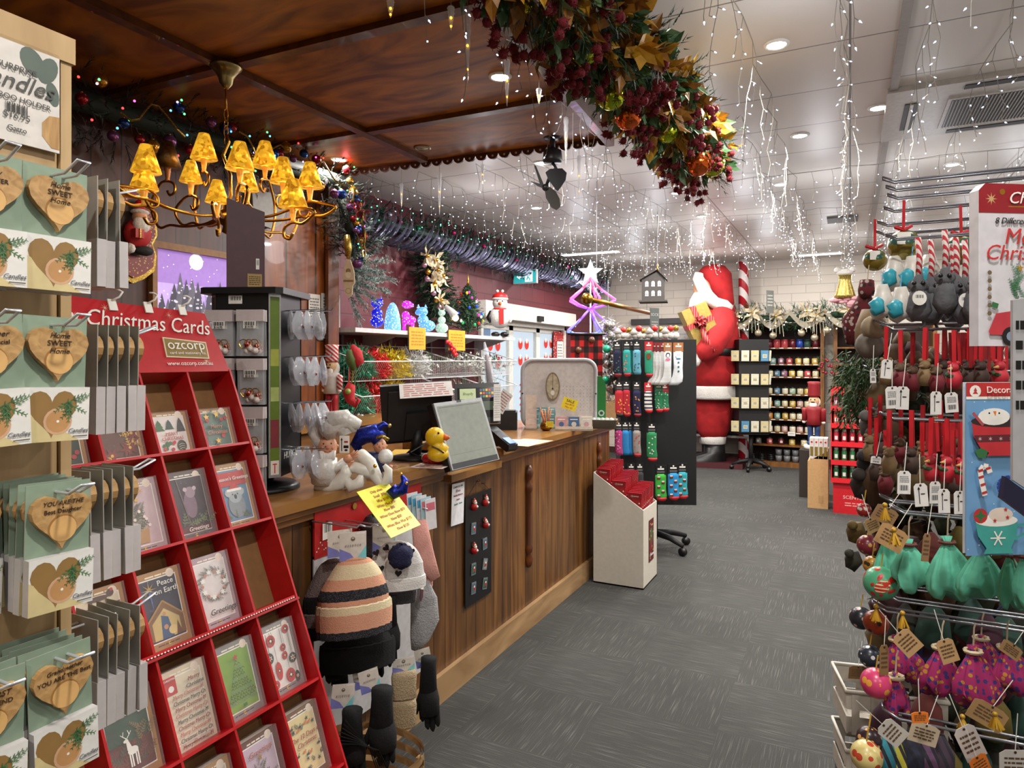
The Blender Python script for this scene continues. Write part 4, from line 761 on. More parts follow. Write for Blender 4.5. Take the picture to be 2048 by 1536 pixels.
def lamp_card(o, t):
    b = MB(fr(at(689, 888, t-.03), RT, (0, 0, 1))); b.prism([(-.018, -.032), (.018, -.032), (.018, .03), (-.018, .03)], 0, .001, WHITE); b.lz = .0015; b.rect(-.01, -.006, .003, .04, BLACK); b.P([(-.014, .014), (-.006, .014), (-.01, .024)], BLACK); b.rect(.006, -.01, .018, .01, BLACK); b.circ(.006, -.022, .006, BLACK, 10, .004); b.rect(.006, .008, .014, .006, RED); b.build('label_card', o, True)
elf('reclining white satin elf with a beard, curly hat and arm flung out', 2.47, [([(650, 868), (670, 850), (700, 842), (720, 850)], [21, 20, 16, 10]), ([(640, 890), (628, 865), (640, 848), (658, 845)], [11, 13, 12, 8]), ([(690, 870), (682, 845), (690, 836), (672, 834)], [17, 14, 10, 5]), ([(672, 850), (665, 842), (690, 838), (705, 852), (708, 864)], [20, 22, 20, 12, 5])], (655, 893, 19), SATIN,
    [([(650, 915), (648, 940), (645, 968)], [24, 27, 22], SATIN)], [([(660, 922), (672, 938), (690, 922)], [12, 11, 8], (3, -2)), ([(635, 920), (630, 945), (650, 955)], [12, 12, 8], (3, 0))],
    [([(632, 968), (660, 974), (680, 965), (692, 945), (688, 930)], [13, 14, 15, 12, 6], PW_), ([(690, 958), (702, 973), (720, 965), (722, 950)], [9, 13, 12, 5], PW_)], (-1.80, 1.93, CZ), True, [(662, 948, 3), (697, 966, 3)], lamp_card)
def ball_(o, t): MB().ball(at(771, 913, t-.06), r_(15, t), SATIN, 14, 8).build('ball', o, True); MB().tube(px([(752, 876), (765, 872), (777, 880)], t-.04), r_(3.5, t), GLD, 6).build('hat_band', o, True)
elf('elf with a blue and gold curly hat cradling a satin ball', 2.75, [([(720, 905), (712, 890), (725, 872), (748, 866), (760, 880)], [6, 12, 18, 20, 16]), ([(735, 875), (728, 864), (722, 862)], [10, 8, 7]), ([(752, 872), (758, 855), (768, 848), (776, 852)], [12, 9, 6, 3])], (760, 892, 13), BLU,
    [([(750, 905), (748, 922), (752, 945)], [16, 18, 20], C('1c2450', .5))], [([(748, 912), (756, 924), (762, 922)], [8, 7, 5], (3, -1)), ([(765, 930), (776, 934)], [6, 5], (2, 0))],
    [([(745, 948), (758, 955), (766, 962)], [12, 12, 8], C('1c2450', .5))], (at(750, 950, 2.75).x, at(750, 950, 2.75).y, CZ), False, [(779, 851, 4)], ball_)
o = thing('elf_figure', 'pair of long white curled elf legs hanging over the counter edge', 'figurine', (at(740, 960, 2.5).x, at(740, 960, 2.5).y, CZ)); t_ = 2.5
for pts, rs, m, nm in (([(712, 918, 2.6), (724, 910), (740, 925), (750, 950), (763, 968), (775, 960), (777, 940), (768, 930)], [8, 12, 13, 13, 12, 11, 8, 4], PW_, 'leg'), ([(695, 945), (710, 935), (730, 940), (745, 950)], [4, 12, 14, 10], PW_, 'leg')):
    MB().tube(px(pts, t_), [r_(q, t_) for q in rs], m, 14).build(nm, o, True)
MB().ball(at(750, 932, 2.45), r_(4, 2.45), GOLD, 8, 6).build('bell', o, True)
o = thing('elf_shoe', 'blue velvet curled elf shoe with bells dangling off the counter edge', 'shoe', (at(785, 985, 2.5).x, at(785, 985, 2.5).y, 1.1)); t_ = 2.46
MB().tube(px([(782, 975), (790, 985), (806, 978), (810, 962), (803, 950)], t_), [r_(q, t_) for q in (12, 14, 12, 8, 3)], BLU, 12).build('shoe', o, True)
for x, y in ((802, 948), (813, 966)): MB().ball(at(x, y, t_-.02), r_(3.2, t_), GOLD, 8, 6).build('bell', o, True)
# rubber duck on a life ring
dp = onz(876, 925, CZ); o = thing('rubber_duck', 'yellow rubber duck with an orange bill', 'toy duck', (dp.x, dp.y, CZ+.03)); t_ = 2.98; YEL = C('e0b414', .35)
b = MB(); b.ball(at(870, 874, t_), r_(20, t_), YEL, 16, 10); b.tube(px([(862, 905), (875, 895), (892, 905)], t_), [r_(q, t_) for q in (12, 20, 12)], YEL, 14); b.ball(at(876, 908, t_), r_(22, t_), YEL, 16, 10, (1, 1, .7)); b.build('body', o, True)
b = MB(); b.tube(px([(884, 872, t_), (893, 876, t_-.01), (899, 875, t_-.02)], t_), [r_(q, t_) for q in (7, 6, 2)], C('d8641c'), 8); b.build('bill', o, True)
b = MB(); b.ball(at(877, 866, t_-.04), r_(2.5, t_), BLACK, 6, 4); b.build('eye', o, True)
b = MB(); b.tube(px([(863, 892, t_-.04), (876, 898, t_-.045), (888, 906, t_-.04)], t_), r_(1.6, t_), BLACK, 5); b.build('strap', o, True)
o = thing('life_ring', 'red and white toy life ring under the rubber duck', 'life ring', (dp.x, dp.y, CZ)); 
for i in range(8): MB().tube([V((dp.x, dp.y, CZ+.022))+V((.055*cos(a), .055*sin(a), 0)) for a in [i*pi/4+k*pi/16 for k in range(5)]], .0215, [WHITE, RED][i % 2] if i not in (5, 6) else RED, 10).build('ring_segment', o, True)
def sheet(name, lab, cat, corners, m, th=.0012, words=None, wm=None, grp=None):
    a, b2, c, d = corners; o = thing(name, lab, cat, tuple((a+c)/2), 0, grp); mm = fr((a+b2+c+d)/4, b2-a, a-d); W_, H_ = (b2-a).length/2, (a-d).length/2
    b = MB(mm); b.prism([(-W_, -H_), (W_, -H_), (W_, H_), (-W_, H_)], 0, th, m); b.lz = th+.0003
    if words: b.words(0, 0, W_*1.7, H_*1.7, words, wm or GREY)
    b.build('paper', o, True); return o, mm, W_, H_
def oncounter(x, y, dz=.001): return onz(x, y, CZ+dz)
sheet('leaflet', 'reddish printed leaflet lying on the counter by the duck', 'leaflet', [oncounter(846, 925), oncounter(908, 928), oncounter(885, 938), oncounter(820, 935)], C('d8ccc4'), words=3, wm=C('b06860'))
sheet('leaflet', 'white and green brochure lying beside the card terminal', 'leaflet', [oncounter(1010, 878), oncounter(1078, 880), oncounter(1062, 892), oncounter(1000, 888)], C('d4dcdc', .3), words=3, wm=C('7aa89a'))
sheet('clipboard', 'pale brown clipboard under the brochure', 'clipboard', [oncounter(1030, 877, .0), oncounter(1088, 881, .0), oncounter(1070, 893, .0), oncounter(1020, 890, .0)], C('c0a888'), .0009)
sheet('leaflet', 'yellow leaflet under the back of the black monitor', 'leaflet', [oncounter(782, 898), oncounter(812, 898), oncounter(818, 918), oncounter(775, 912)], C('c8a028'))
# customer display
def slab(corners, th): return corners, th
A, B_, C_, D_ = [at(*q) for q in ((872, 809, 3.05), (967, 797, 3.3), (986, 914, 3.22), (905, 944, 2.98))]
o = thing('customer_display', 'silver framed customer screen tilted back in the counter notch', 'monitor', (-1.75, 2.9, CZ-.065)); m = fr((A+B_+C_+D_)/4, B_-A, A-D_); W_, H_ = (B_-A).length/2, (A-D_).length/2
b = MB(m); b.prism([(-W_, -H_), (W_, -H_), (W_, H_), (-W_, H_)], -.006, .004, C('9a9c9e', .3, .4)); b.build('bezel', o, True)
b = MB(m); b.prism([(-W_-.004, -H_), (W_, -H_), (W_, H_), (-W_-.004, H_)], -.04, -.007, BLACK); b.build('rear_housing', o, True)
b = MB(m); b.lz = .0045; b.rect(0, -.01+.012, W_*1.84, H_*1.76, C('74786f', .25, e=.35)); b.rect(0, -H_*.58, W_*1.84, .0015, C('5a5e58', .3)); b.rect(0, H_*.84, W_*1.7, .004, C('5a5c58')); b.rect(0, -H_*.9, W_*1.9, H_*.16, C('2c2e32', .3)); b.rect(0, H_*.97, .03, .01, BLACK); b.build('screen', o, True)
b = MB(); c = (C_+D_)/2; b.box((-1.98, 2.86, 1.056), (-1.82, 3.08, 1.07), BLACK); b.tube([V((-1.9, 2.97, 1.065)), m @ V((0, 0, -.03))], .018, BLACK, 8); b.build('stand', o, True)
# till monitor seen from behind
mp = at(835, 835, 3.25); o = thing('till_monitor', 'large black till monitor seen from behind, leaning over the counter', 'monitor', (mp.x, mp.y, CZ)); mm = face((mp.x, mp.y, mp.z+.01), -52, -16, 4)
b = MB(mm); b.prism([(-.17, -.14), (.17, -.14), (.17, .155), (-.17, .155)], -.04, -.01, C('141416', .45)); b.prism([(-.15, -.12), (.15, -.12), (.13, .13), (-.13, .13)], -.01, .012, C('1a1a1d', .5)); b.build('casing', o, True)
b = MB(mm); b.prism([(-.07, -.1), (.07, -.1), (.05, .03), (-.05, .03)], .012, .05, C('0f0f11', .5)); b.build('mount', o, True)
b = MB(mm); b.lz = -.0405; b.up(-.0008); b.rect(0, 0, .3, .26, C('20242c', .15)); b.build('screen', o, True)
b = MB(); q = mm @ V((0, -.06, .03)); b.tube([q, V((q.x-.02, q.y, CZ+.02))], [.025, .03], C('0f0f11', .5), 10); b.lathe([(.11, 0), (.11, .012), (.03, .02)], C('0f0f11', .5), 20, (q.x-.02, q.y, CZ)); b.build('stand', o, True)
b = MB(); b.tube([mm @ V((.1, -.1, .02))]+[at(*p) for p in ((820, 905, 3.1), (845, 915, 3.12), (868, 900, 3.2), (880, 890, 3.3))], .0035, BLACK, 6); single(b, 'black_cable', 'black cable looping from the till monitor behind the duck', 'cable')
sheet('printed_sheet', 'white printed sheet draped over the top of the black monitor', 'paper', [mm @ V((-.09, .16, -.012)), mm @ V((.16, .157, -.012)), mm @ V((.16, .157-.001, .012))+V((.03, -.02, -.06)), mm @ V((-.06, .158, .016))+V((.03, -.02, -.05))], C('d8d4d2'), words=6, wm=C('b87068'))
# second till screen, facing the camera
sp = at(955, 812, 3.75); o = thing('till_screen', 'black till touchscreen showing a green panel and coloured buttons', 'monitor', (sp.x, sp.y, CZ)); mm = face((sp.x, sp.y, sp.z), -60, 14, 2)
b = MB(mm); b.prism([(-.125, -.1), (.125, -.1), (.125, .13), (-.125, .13)], -.03, 0, C('101012', .3)); b.build('casing', o, True)
b = MB(mm); b.lz = .0005; b.rect(0, .02, .22, .17, C('14161c', .15)); b.rect(-.052, .07, .09, .06, C('a8b488', .3, e=.5)); 
for i in range(18): b.rect(.022+.016*(i % 6), .09-.018*(i//6), .012, .013, C(['3a4a7a', 'b84030', 'c8a030', '3a7a5a'][i*7 % 4], .3, e=.5))
b.rect(.05, .0, .09, .05, C('3a4a38', .3, e=.3)); b.build('screen', o, True); txt('Shopify', mm @ tr(-.052, .07, .003), o, C('3a6a3a'), .02, .2, world=True)
b = MB(); b.tube([mm @ V((0, 0, -.02)), V((sp.x-.03, sp.y+.05, CZ+.02))], .03, BLACK, 10); b.cb((sp.x-.03, sp.y+.05, CZ+.01), (.18, .18, .02), BLACK); b.build('stand', o, True)
p = onz(1015, 862, CZ); o = thing('cash_drawer', 'black receipt printer box behind the till screen', 'receipt printer', (p.x-.1, p.y+.1, CZ)); b = MB(tr(0, 0, 0, 25)); b.cb((0, 0, .06), (.22, .16, .12), C('141416', .5)); b.cb((0, -.02, .125), (.2, .1, .012), C('1c1c1f', .4)); b.build('casing', o)
o['category'] = 'receipt printer'; o.name = 'receipt_printer'; WM[o.name] = o.matrix_basis.copy()
sheet('receipt', 'long white receipt hanging beside the till screen', 'receipt', [at(987, 768, 3.6), at(1001, 768, 3.65), at(1000, 842, 3.65), at(988, 842, 3.6)], C('d6d2cc'), words=14, wm=C('a8a4a0'))
sheet('printed_sheet', 'white printed notice taped beside the till screen', 'paper', [at(1001, 775, 3.7), at(1020, 790, 3.75), at(1010, 828, 3.75), at(992, 818, 3.7)], C('d6d2cc'), words=7, wm=C('a86a68'))
# card terminal
p = oncounter(1000, 890); o = thing('card_terminal', 'black card payment terminal lying on the counter by the silver screen', 'card terminal', tuple(p)); mm = fr(at(1003, 876, 3.62), at(1020, 893, 3.5)-at(980, 862, 3.6), (0, 0, 1))
b = MB(mm); b.prism([(-.1, -.03), (.09, -.03), (.1, -.01), (.09, .012), (-.09, .02), (-.1, 0)], -.035, .035, C('141418', .35)); b.build('body', o, True); b = MB(mm); b.cb((.055, .016, 0), (.06, .004, .05), C('4a6a9a', .2, e=.3)); b.build('screen', o, True)
b = MB(); b.lathe([(.07, 0), (.07, .015), (.05, .022)], BLACK, 16, (p.x-.02, p.y+.02, CZ)); b.build('cradle', o, True)
# white pegboard
pc = at(1118, 795, 4.75); yaw = -66; bz = CZ; zt = EYE+.0-2*4.75/1345; o = thing('pegboard', 'white pegboard with a rounded grey frame standing on the counter end', 'display board', (pc.x, pc.y, CZ)); hw, hh = .258, (zt-bz)/2; m = face((pc.x, pc.y, bz+hh), yaw)
def rrect(w, h, r, n=6): return [(sx*(w-r)+r*cos(a), sy*(h-r)+r*sin(a)) for sx, sy, a0 in ((1, 1, 0), (-1, 1, pi/2), (-1, -1, pi), (1, -1, 3*pi/2)) for a in [a0+k*pi/2/n for k in range(n+1)]]
b = MB(m); b.prism(rrect(hw, hh, .07), -.012, -.004, C('c4bcba', .5)); b.lz = -.0035
for i in range(9):
    for j in range(8): b.circ(.03+.024*i, .05-.024*j, .0025, C('6a6462'), 6)
b.build('board', o, True)
b = MB(m); b.tube([(x, y, 0) for x, y in rrect(hw, hh, .075)], .014, C('a8a6aa', .4), 8, True); b.build('frame', o, True)
b = MB(m); [b.circ(s*hw*1.0, 0, .006, BLACK, 8) for s in (-1, 1) if [setattr(b, 'lz', .015)] ]; b.build('bolt_heads', o, True)
o = thing('oval_ornament', 'oval antique-look wooden ornament hung on the white pegboard', 'ornament', tuple(m @ V((-.045, .05, .01)))); b = MB(m @ tr(-.045, .05, .008)); b.prism([(.05*cos(a), .1*sin(a)) for a in [2*pi*k/24 for k in range(24)]], 0, .008, C('7a6a52', .6, v=.3)); b.lz = .0085; b.circ(0, 0, .042, C('a89c84', .5, v=.3), 20, .088); b.rect(0, 0, .003, .19, C('4a4034')); b.circ(0, -.015, .006, BLACK); b.circ(0, -.045, .014, C('d8d4cc'), 14, .018); b.build('plaque', o, True)
# leaflet stand, card holders, pot of pencils, tray, basket
def step_holder(lab, x, y, w, rows, cols, col, back, dep=.05, tall=.05, yaw=-66, extra=None, name='card_holder'):
    p = oncounter(x, y, 0); o = thing(name, lab, 'card holder', (p.x, p.y, CZ), yaw+90)
    b = MB(); q = back
    b.prism([(-w/2, 0), (w/2, 0), (w/2, dep*rows), (-w/2, dep*rows)], 0, .012, q)
    for i in range(rows): b.box((-w/2, i*dep, 0), (w/2, i*dep+.003, .03+.035*i), q)
    b.add([(s*w/2, 0, 0) for s in (-1,)]+[(-w/2, dep*rows, 0), (-w/2, dep*rows, .04*rows+.03), (-w/2, 0, .03)], [(0, 1, 2, 3)], q); b.add([(w/2, 0, 0), (w/2, dep*rows, 0), (w/2, dep*rows, .04*rows+.03), (w/2, 0, .03)], [(0, 1, 2, 3)], q)
    b.box((-w/2, dep*rows-.003, 0), (w/2, dep*rows, .045*rows+.05), q); b.build('tray', o); cw = w/cols
    for i in range(rows):
        for j in range(cols):
            for k in range(2):
                g = MB(tr(-w/2+cw*(j+.5), i*dep+.012+k*.014, .012+i*.03)); g.cb((0, 0, tall/2), (cw*.86, .003, tall), col[(i+j) % len(col)]); g.m = g.m @ fr((0, -.0018, 0), (1, 0, 0), (0, 0, 1)); g.lz = 0; g.circ(0, tall*.4, cw*.2, col[(i+j+1) % len(col)]); g.rect(0, tall*.8, cw*.6, tall*.08, WHITE); g.build('card', o)
    return o
step_holder('pale teal stepped stand of small blue gift cards', 1088, 857, .16, 3, 3, [C('6a9aa0'), C('86a8b0'), C('5a8490')], C('a8c4c4'), tall=.065)
step_holder('pale pink stepped holder of small name cards', 1062, 860, .075, 4, 1, [C('d8b8ac'), C('ccb0a8')], C('d0c0b4'), .022, .035)
o = step_holder('long cream tray of pink, blue and white boxed soaps', 1148, 862, .25, 1, 3, [C('c898a0'), C('4a6a94'), C('d4ccc0')], C('d0c0b0', .5), .06, .08)
p = oncounter(1092, 861, 0); o = thing('brass_pot', 'small round brass pot on the counter full of orange pencils', 'pot', (p.x, p.y, CZ)); b = MB(); b.lathe([(.02, 0), (.038, .012), (.042, .03), (.036, .05), (.03, .058), (.026, .056), (.03, .04), (.001, .035)], C('8a6024', .25, .9), 20); b.build('pot', o)
b = MB(face((.035, -.02, .045), -60)); b.lz = .006; b.rect(0, 0, .05, .04, C('d8c020')); b.words(0, 0, .04, .03, 3, C('8a6a20')); b.build('yellow_tag', o)
for i in range(9):
    a = i*.7; q = V((p.x+.014*cos(a), p.y+.014*sin(a), CZ+.04)); e = q+V((.022*cos(a), .022*sin(a), .085+.01*(i % 3))); b = MB(); b.tube([q, e], .0036, C('c87030', .5), 6); b.tube([e, e+(e-q)*.1], [.0036, .001], C('e0c090'), 6); single(b, 'pencil', 'orange pencil in the brass pot, %s round the rim' % ['first', 'second', 'third', 'fourth', 'fifth', 'sixth', 'seventh', 'eighth', 'ninth'][i], 'pencil', 'orange pencils in the brass pot')
mm = face(at(1139, 809, 4.5), yaw, 5, -18); o = thing('sale_card', 'yellow handwritten SALE card sticking up from the soap tray', 'sign', m=mm); b = MB(); b.prism([(-.05, -.035), (.05, -.035), (.05, .04), (-.05, .04)], 0, .0015, C('e0c818')); b.build('card', o); txt('SALE', tr(0, .022, .003), o, BLACK, .026); txt('Was $4.95', tr(0, 0, .003), o, C('c03020'), .015, .2); txt('Now $2', tr(0, -.02, .003), o, C('c03020'), .015, .2)
p = oncounter(1205, 856, 0); o = thing('wicker_basket', 'small grey woven basket of clear packets on the counter end', 'basket', (p.x, p.y, CZ), 15); WK = stripes('8a8070', '5a5246', 2, .006, .5, .8)
b = MB(); b.loft([[(x*s, y*s, z) for x, y in rrect(.1, .07, .02, 3)] for z, s in ((0, .9), (.06, 1), (.062, 1.03), (.06, .95), (.01, .86))], WK); b.build('basket', o)
for i in range(5): g = MB(tr(-.06+.03*i, 0, .055)); g.ball((0, 0, 0), .024, clear(.5, 'd8dcdc', .15), 8, 5, (1, 1.6, .8)); single(MB.__new__(MB), '', '', '') if False else g.build('packet', o)
# ================= FOLIAGE HELPERS =================
def rv(): return V((U(-1, 1), U(-1, 1), U(-1, 1)))
def needles(b, p, d, L, m, n=14, w=.004, sp=.55):
    p = V(p); d = V(d).normalized(); vs = []; fs = []
    for i in range(n):
        f = i/n; q = p+d*L*f; e = (d*.7+rv()*sp).normalized(); s = e.cross(d); s = s.normalized() if s.length > .01 else V((1, 0, 0)); l = L*.42*(1.1-f*.6); k = len(vs)
        vs += [q-s*w*.5, q+s*w*.5, q+e*l]; fs.append((k, k+1, k+2))
    b.add(vs, fs, m)
def leaf(b, p, d, L, W, m, curl=.15):
    d = V(d).normalized(); s = d.cross(rv()).normalized(); n = d.cross(s); p = V(p)
    b.add([p, p+d*L*.35+s*W*.5+n*L*curl*.5, p+d*L*.7+s*W*.4, p+d*L+n*L*curl, p+d*L*.7-s*W*.4, p+d*L*.35-s*W*.5+n*L*curl*.5, p+d*L*.5-n*L*.04], [(0, 1, 6), (1, 2, 6), (2, 3, 6), (3, 4, 6), (4, 5, 6), (5, 0, 6)], m)
def along(path, f):
    path = [V(p) for p in path]; Ls = [(b-a).length for a, b in zip(path, path[1:])]; t = sum(Ls)*f
    for a, b, l in zip(path, path[1:], Ls):
        if t <= l+1e-9: return a+(b-a)*(t/l), (b-a).normalized()
        t -= l
    return path[-1], (path[-1]-path[-2]).normalized()
PINE, PINE2, PINE3 = C('1c3a24', .7, v=.2), C('30502e', .7, v=.2), C('4c6a40', .7, v=.2)
def garland(name, lab, path, rad, n, mats, cat='garland', L=.12, w=.004, grp=None, nn=14, sp=.55):
    o = thing(name, lab, cat, tuple(path[0]), 0, grp); b = MB()
    for i in range(n):
        p, d = along(path, (i+.5)/n); r = rv(); r -= d*r.dot(d); r.normalize(); needles(b, p+r*rad*U(.1, .75), r+d*U(-.8, .8), L*U(.7, 1.2), mats[i % len(mats)], nn, w, sp)
    b.build('foliage', o, True)
    MB().tube(path, rad*.3, mats[0], 6).build('stem', o, True); return o
def bauble(b, p, r, m): b.ball(p, r, m, 12, 8); b.lathe([(r*.2, 0), (r*.2, r*.2), (r*.01, r*.22)], GOLD, 6, (p[0], p[1], p[2]+r*.93))
def star3(b, p, r, m, n=5):
    p = V(p); d = (E0-p).normalized(); s = d.cross(V((0, 0, 1))).normalized(); u_ = s.cross(d); ps = [p+s*(q*cos(a))+u_*(q*sin(a)) for i in range(2*n) for a, q in [(pi/2+i*pi/n, r if i % 2 == 0 else r*.42)]]
    b.add(ps+[p+d*r*.25, p-d*r*.25], [(i, (i+1) % (2*n), 2*n) for i in range(2*n)]+[((i+1) % (2*n), i, 2*n+1) for i in range(2*n)], m)
def LEDM(h, e=9): return C(h, .3, e=e)
# ================= MAROON WALL: SHELF, BASKETS, TINSEL =================
SH = C('c9c6c8', .4); sx0, sx1, sy0, sy1, sz = -3.995, -3.5, 4.2, 7.04, 1.85
o = thing('long_shelf', 'long white wall shelf over wire baskets on the maroon brick wall', 'shelf', (-3.75, 5.6, sz))
b = MB(); b.box((sx0, sy0, sz-.035), (sx1, sy1, sz), SH); b.build('shelf_board', o, True)
for y in (4.9, 5.6, 6.3, 6.95): b = MB(); b.prism([(0, 0), (.42, 0), (0, -.14)], -.004, .004, SH); b.v = [V((sx0+p.x, y+p.z, sz-.035+p.y)) for p in b.v]; b.build('bracket', o, True)
for y in (4.6, 5.3, 6.0, 6.7): b = MB(); b.box((sx0, y-.015, .5), (sx0+.02, y+.015, sz-.04), C('6a6468', .4)); b.build('wall_upright', o, True)
rowz = [(1.58, 'upper'), (1.3, 'middle'), (1.05, 'lower')]
def tinsel(name, lab, c, r, m, n=420, grp='tinsel bundles in the wire baskets', l=.05, cat='tinsel'):
    o = thing(name, lab, cat, tuple(c), 0, grp); b = MB(); c = V(c)
    for i in range(n):
        d = rv().normalized(); p = c+V((d.x*r[0], d.y*r[1], abs(d.z)*r[2]))*U(.3, 1); e = (d+rv()*.7).normalized()*l*1.2; s = rv().normalized()*l*.16; b.add([p-s, p+s, p+e], [(0, 1, 2)], m)
    b.build('strands', o, True); return o
TRED, TGOLD, TGRN, TSIL = C('d02428', .35, v=.3), C('e0bc20', .35, v=.3), C('3a9070', .35, v=.3), C('d8dad4', .35, v=.3)
bk = 0; ynames = ['nearest the wooden post', 'second from the post', 'third from the post', 'nearest the door']
for rz, rnm in rowz:
    for i in range(4 if rnm != 'lower' else 2):
        y0, y1 = 4.22+i*.7, 4.22+i*.7+.67; o = thing('wire_basket', 'white wire basket on the maroon wall, %s row, %s' % (rnm, ynames[i]), 'wire basket', (-3.75, (y0+y1)/2, rz-.17), 0, 'white wire baskets under the long shelf')
        xf, xb = -3.45, -3.95; b = MB(); zb = rz-.16
        b.tube([(xb, y0, rz+.14), (xf, y0, rz), (xf, y1, rz), (xb, y1, rz+.14)], .005, WIREW, 6, True); b.tube([(xb, y0, zb), (xf-.1, y0, zb), (xf-.1, y1, zb), (xb, y1, zb)], .004, WIREW, 6, True); b.build('rim', o, True)
        b = MB()
        for k in range(27): y = y0+(y1-y0)*k/26; b.tube([(xf, y, rz), (xf-.1, y, zb), (xb, y, zb)], .0018, WIREW, 3)
        for y in (y0, y1):
            for k in range(12): x = xb+(xf-xb)*k/11; b.tube([(x, y, rz+.14*(1-k/11)), (min(x, xf-.1), y, zb)], .0018, WIREW, 3)
        b.build('wire_mesh', o, True)
items = [(0, 'r', TRED, .35), (0, 'g', TGOLD, .62), (0, 's', TGRN, .1)]
for rz, rnm, seq in ((1.58, 'upper', [(4.35, TGRN, 'green'), (4.55, TRED, 'red'), (4.85, TGOLD, 'gold'), (5.15, TSIL, 'silver')]), (1.3, 'middle', [(4.32, TGRN, 'green'), (4.55, TRED, 'red'), (4.85, TGOLD, 'gold')])):
    for y, m_, nm in seq: tinsel('tinsel_bundle', '%s bundle of %s tinsel in the %s row of wire baskets' % ('shaggy', nm, rnm), (-3.66, y, rz-.13), (.2, .17, .27), m_, 1700)
def sprig(lab, c, m, berry=None, n=26, L=.13, grp='artificial sprigs in the wire baskets'):
    o = thing('artificial_sprig', lab, 'artificial foliage', tuple(c), 0, grp); b = MB(); c = V(c)
    for i in range(n): d = (rv()+V((.2, 0, .5))).normalized(); needles(b, c+V((U(-.1, .1), U(-.14, .14), U(-.04, .06))), d, L*U(.8, 1.3), m[i % len(m)], 10, .012, .8)
    b.build('foliage', o, True)
    if berry:
        b = MB(); [b.ball(c+V((U(-.1, .14), U(-.16, .16), U(0, .14))), .012, berry, 6, 4) for i in range(16)]; b.build('berries', o, True)
FROST, BR = C('a4aa98', .6, v=.2), C('5c4a38', .7)
for i, (y, z, m_, be, nm) in enumerate(((5.35, 1.5, [FROST, PINE3], WHITE, 'frosted sprigs with white berries, upper basket second from the post'), (5.75, 1.52, [BR, FROST], BR, 'brown twiggy sprigs with cones, upper baskets'), (6.15, 1.53, [FROST, C('ccd0c4')], WHITE, 'snowy white sprigs, upper basket third from the post'), (6.5, 1.52, [FROST, PINE2], WHITE, 'white and green sprigs beside the snowy ones'), (6.85, 1.52, [PINE2, FROST], RED, 'green sprigs with red berries, upper basket by the door'), (5.5, 1.2, [PINE2, BR], None, 'dark green sprigs low in the middle row'), (6.1, 1.24, [PINE3, FROST], None, 'loose green sprigs in the middle row near the till screen'), (6.6, 1.24, [PINE2, FROST], None, 'green sprigs in the middle row by the door'))):
    sprig(nm, (-3.66, y, z), m_, be)
BGOLD, BGRN, BWHT = C('b8962c', .2, .9), C('1c5a44', .2, .8), C('c4c4c0', .2, .5)
kk = 0
for m_, nm, y0 in ((BWHT, 'white', 4.3), (BGRN, 'green', 4.52), (BGOLD, 'gold', 4.74)):
    for i in range(16 if nm != 'gold' else 30):
        b = MB(); b.ball((0, 0, 0), .021, m_, 8, 6); q = b.build('bead_bauble'); p = V((-3.6+U(-.1, .12), y0+U(-.1, .14)+(.08 if nm == 'gold' else 0), 1.1+U(-.02, .05))); q.location = p; tag(q, 'small shiny %s bauble heaped in the lowest basket by the post' % nm, 'bauble', '%s baubles in the lowest basket' % nm)
# light-up acrylic animals
def glow(h1, h2, e=2.2, s=70): return spots(h1, h2, s, .33, .15, 'f0f4ff', 0, e)
def animal(lab, x0, x1, ytop, ybot, m, kind):
    p = onx((x0+x1)/2, ybot, -3.62); p.z = sz; t = (p-E0).dot(FW); k = t/1345; W_, H_ = (x1-x0)*k, (ybot-ytop)*k
    o = thing('light_up_animal', lab, 'light-up figure', tuple(p), 27, 'light-up acrylic animals on the shelf'); b = MB()
    def R_(x, z, r, sc=(1, .8, 1)): b.ball((x*W_, 0, z*H_), r*W_, m, 12, 8, sc)
    if kind == 'cat': R_(0, .26, .4, (1, .9, .9)); R_(0, .5, .34, (1, .8, .9)); b.build('body', o); b = MB(); R_(0, .8, .36, (1, .9, .8)); [b.lathe([(.12*W_, 0), (.001, .16*H_)], m, 6, (s*.25*W_, 0, .86*H_)) for s in (-1, 1)]; b.build('head', o)
    elif kind == 'dome': b.lathe([(.5*W_*cos(a), H_*.98*sin(a)) for a in [i*pi/16 for i in range(9)]], m, 16, sy=.7); b.build('body', o); b = MB(); R_(-.25, .3, .22); b.build('head', o)
    elif kind == 'dog': R_(.1, .35, .38, (1.1, .7, .7)); R_(-.1, .5, .24); b.build('body', o); b = MB(); R_(-.02, .82, .24, (1.3, .9, 1)); R_(.25, .8, .13); b.build('head', o); [MB().tube([(s*W_, 0, .3*H_), (s*W_, 0, 0)], .1*W_, m, 8).build('leg', o) for s in (-.2, .3)]
    elif kind == 'sit': R_(.1, .25, .42, (1, .8, .7)); R_(-.1, .45, .28); b.build('body', o); b = MB(); R_(-.15, .75, .3, (1, .9, .8)); R_(-.38, .72, .12); [b.lathe([(.1*W_, 0), (.001, .14*H_)], m, 6, (-.15*W_+s*.18*W_, 0, .88*H_)) for s in (-1, 1)]; b.build('head', o)
    else: R_(0, .22, .42, (1, .8, .8)); R_(0, .52, .26); b.build('body', o); b = MB(); R_(0, .8, .22, (1.1, .9, .9)); [b.tube([(s*.1*W_, 0, .85*H_), (s*.2*W_, 0, H_)], [.07*W_, .02*W_], m, 6) for s in (-1, 1)]; b.build('head', o)
animal('deep blue light-up cat at the post end of the white shelf', 737, 771, 590, 656, glow('10148c', '2c40ff', 1.6), 'cat')
animal('pale icy blue light-up igloo-shaped bear beside the deep blue cat', 768, 802, 602, 660, glow('5a94c8', '9adcf0', 1.3), 'dome')
animal('magenta and purple light-up dog in the middle of the animal row', 798, 832, 596, 662, glow('a020a8', 'e040e0', 1.6), 'dog')
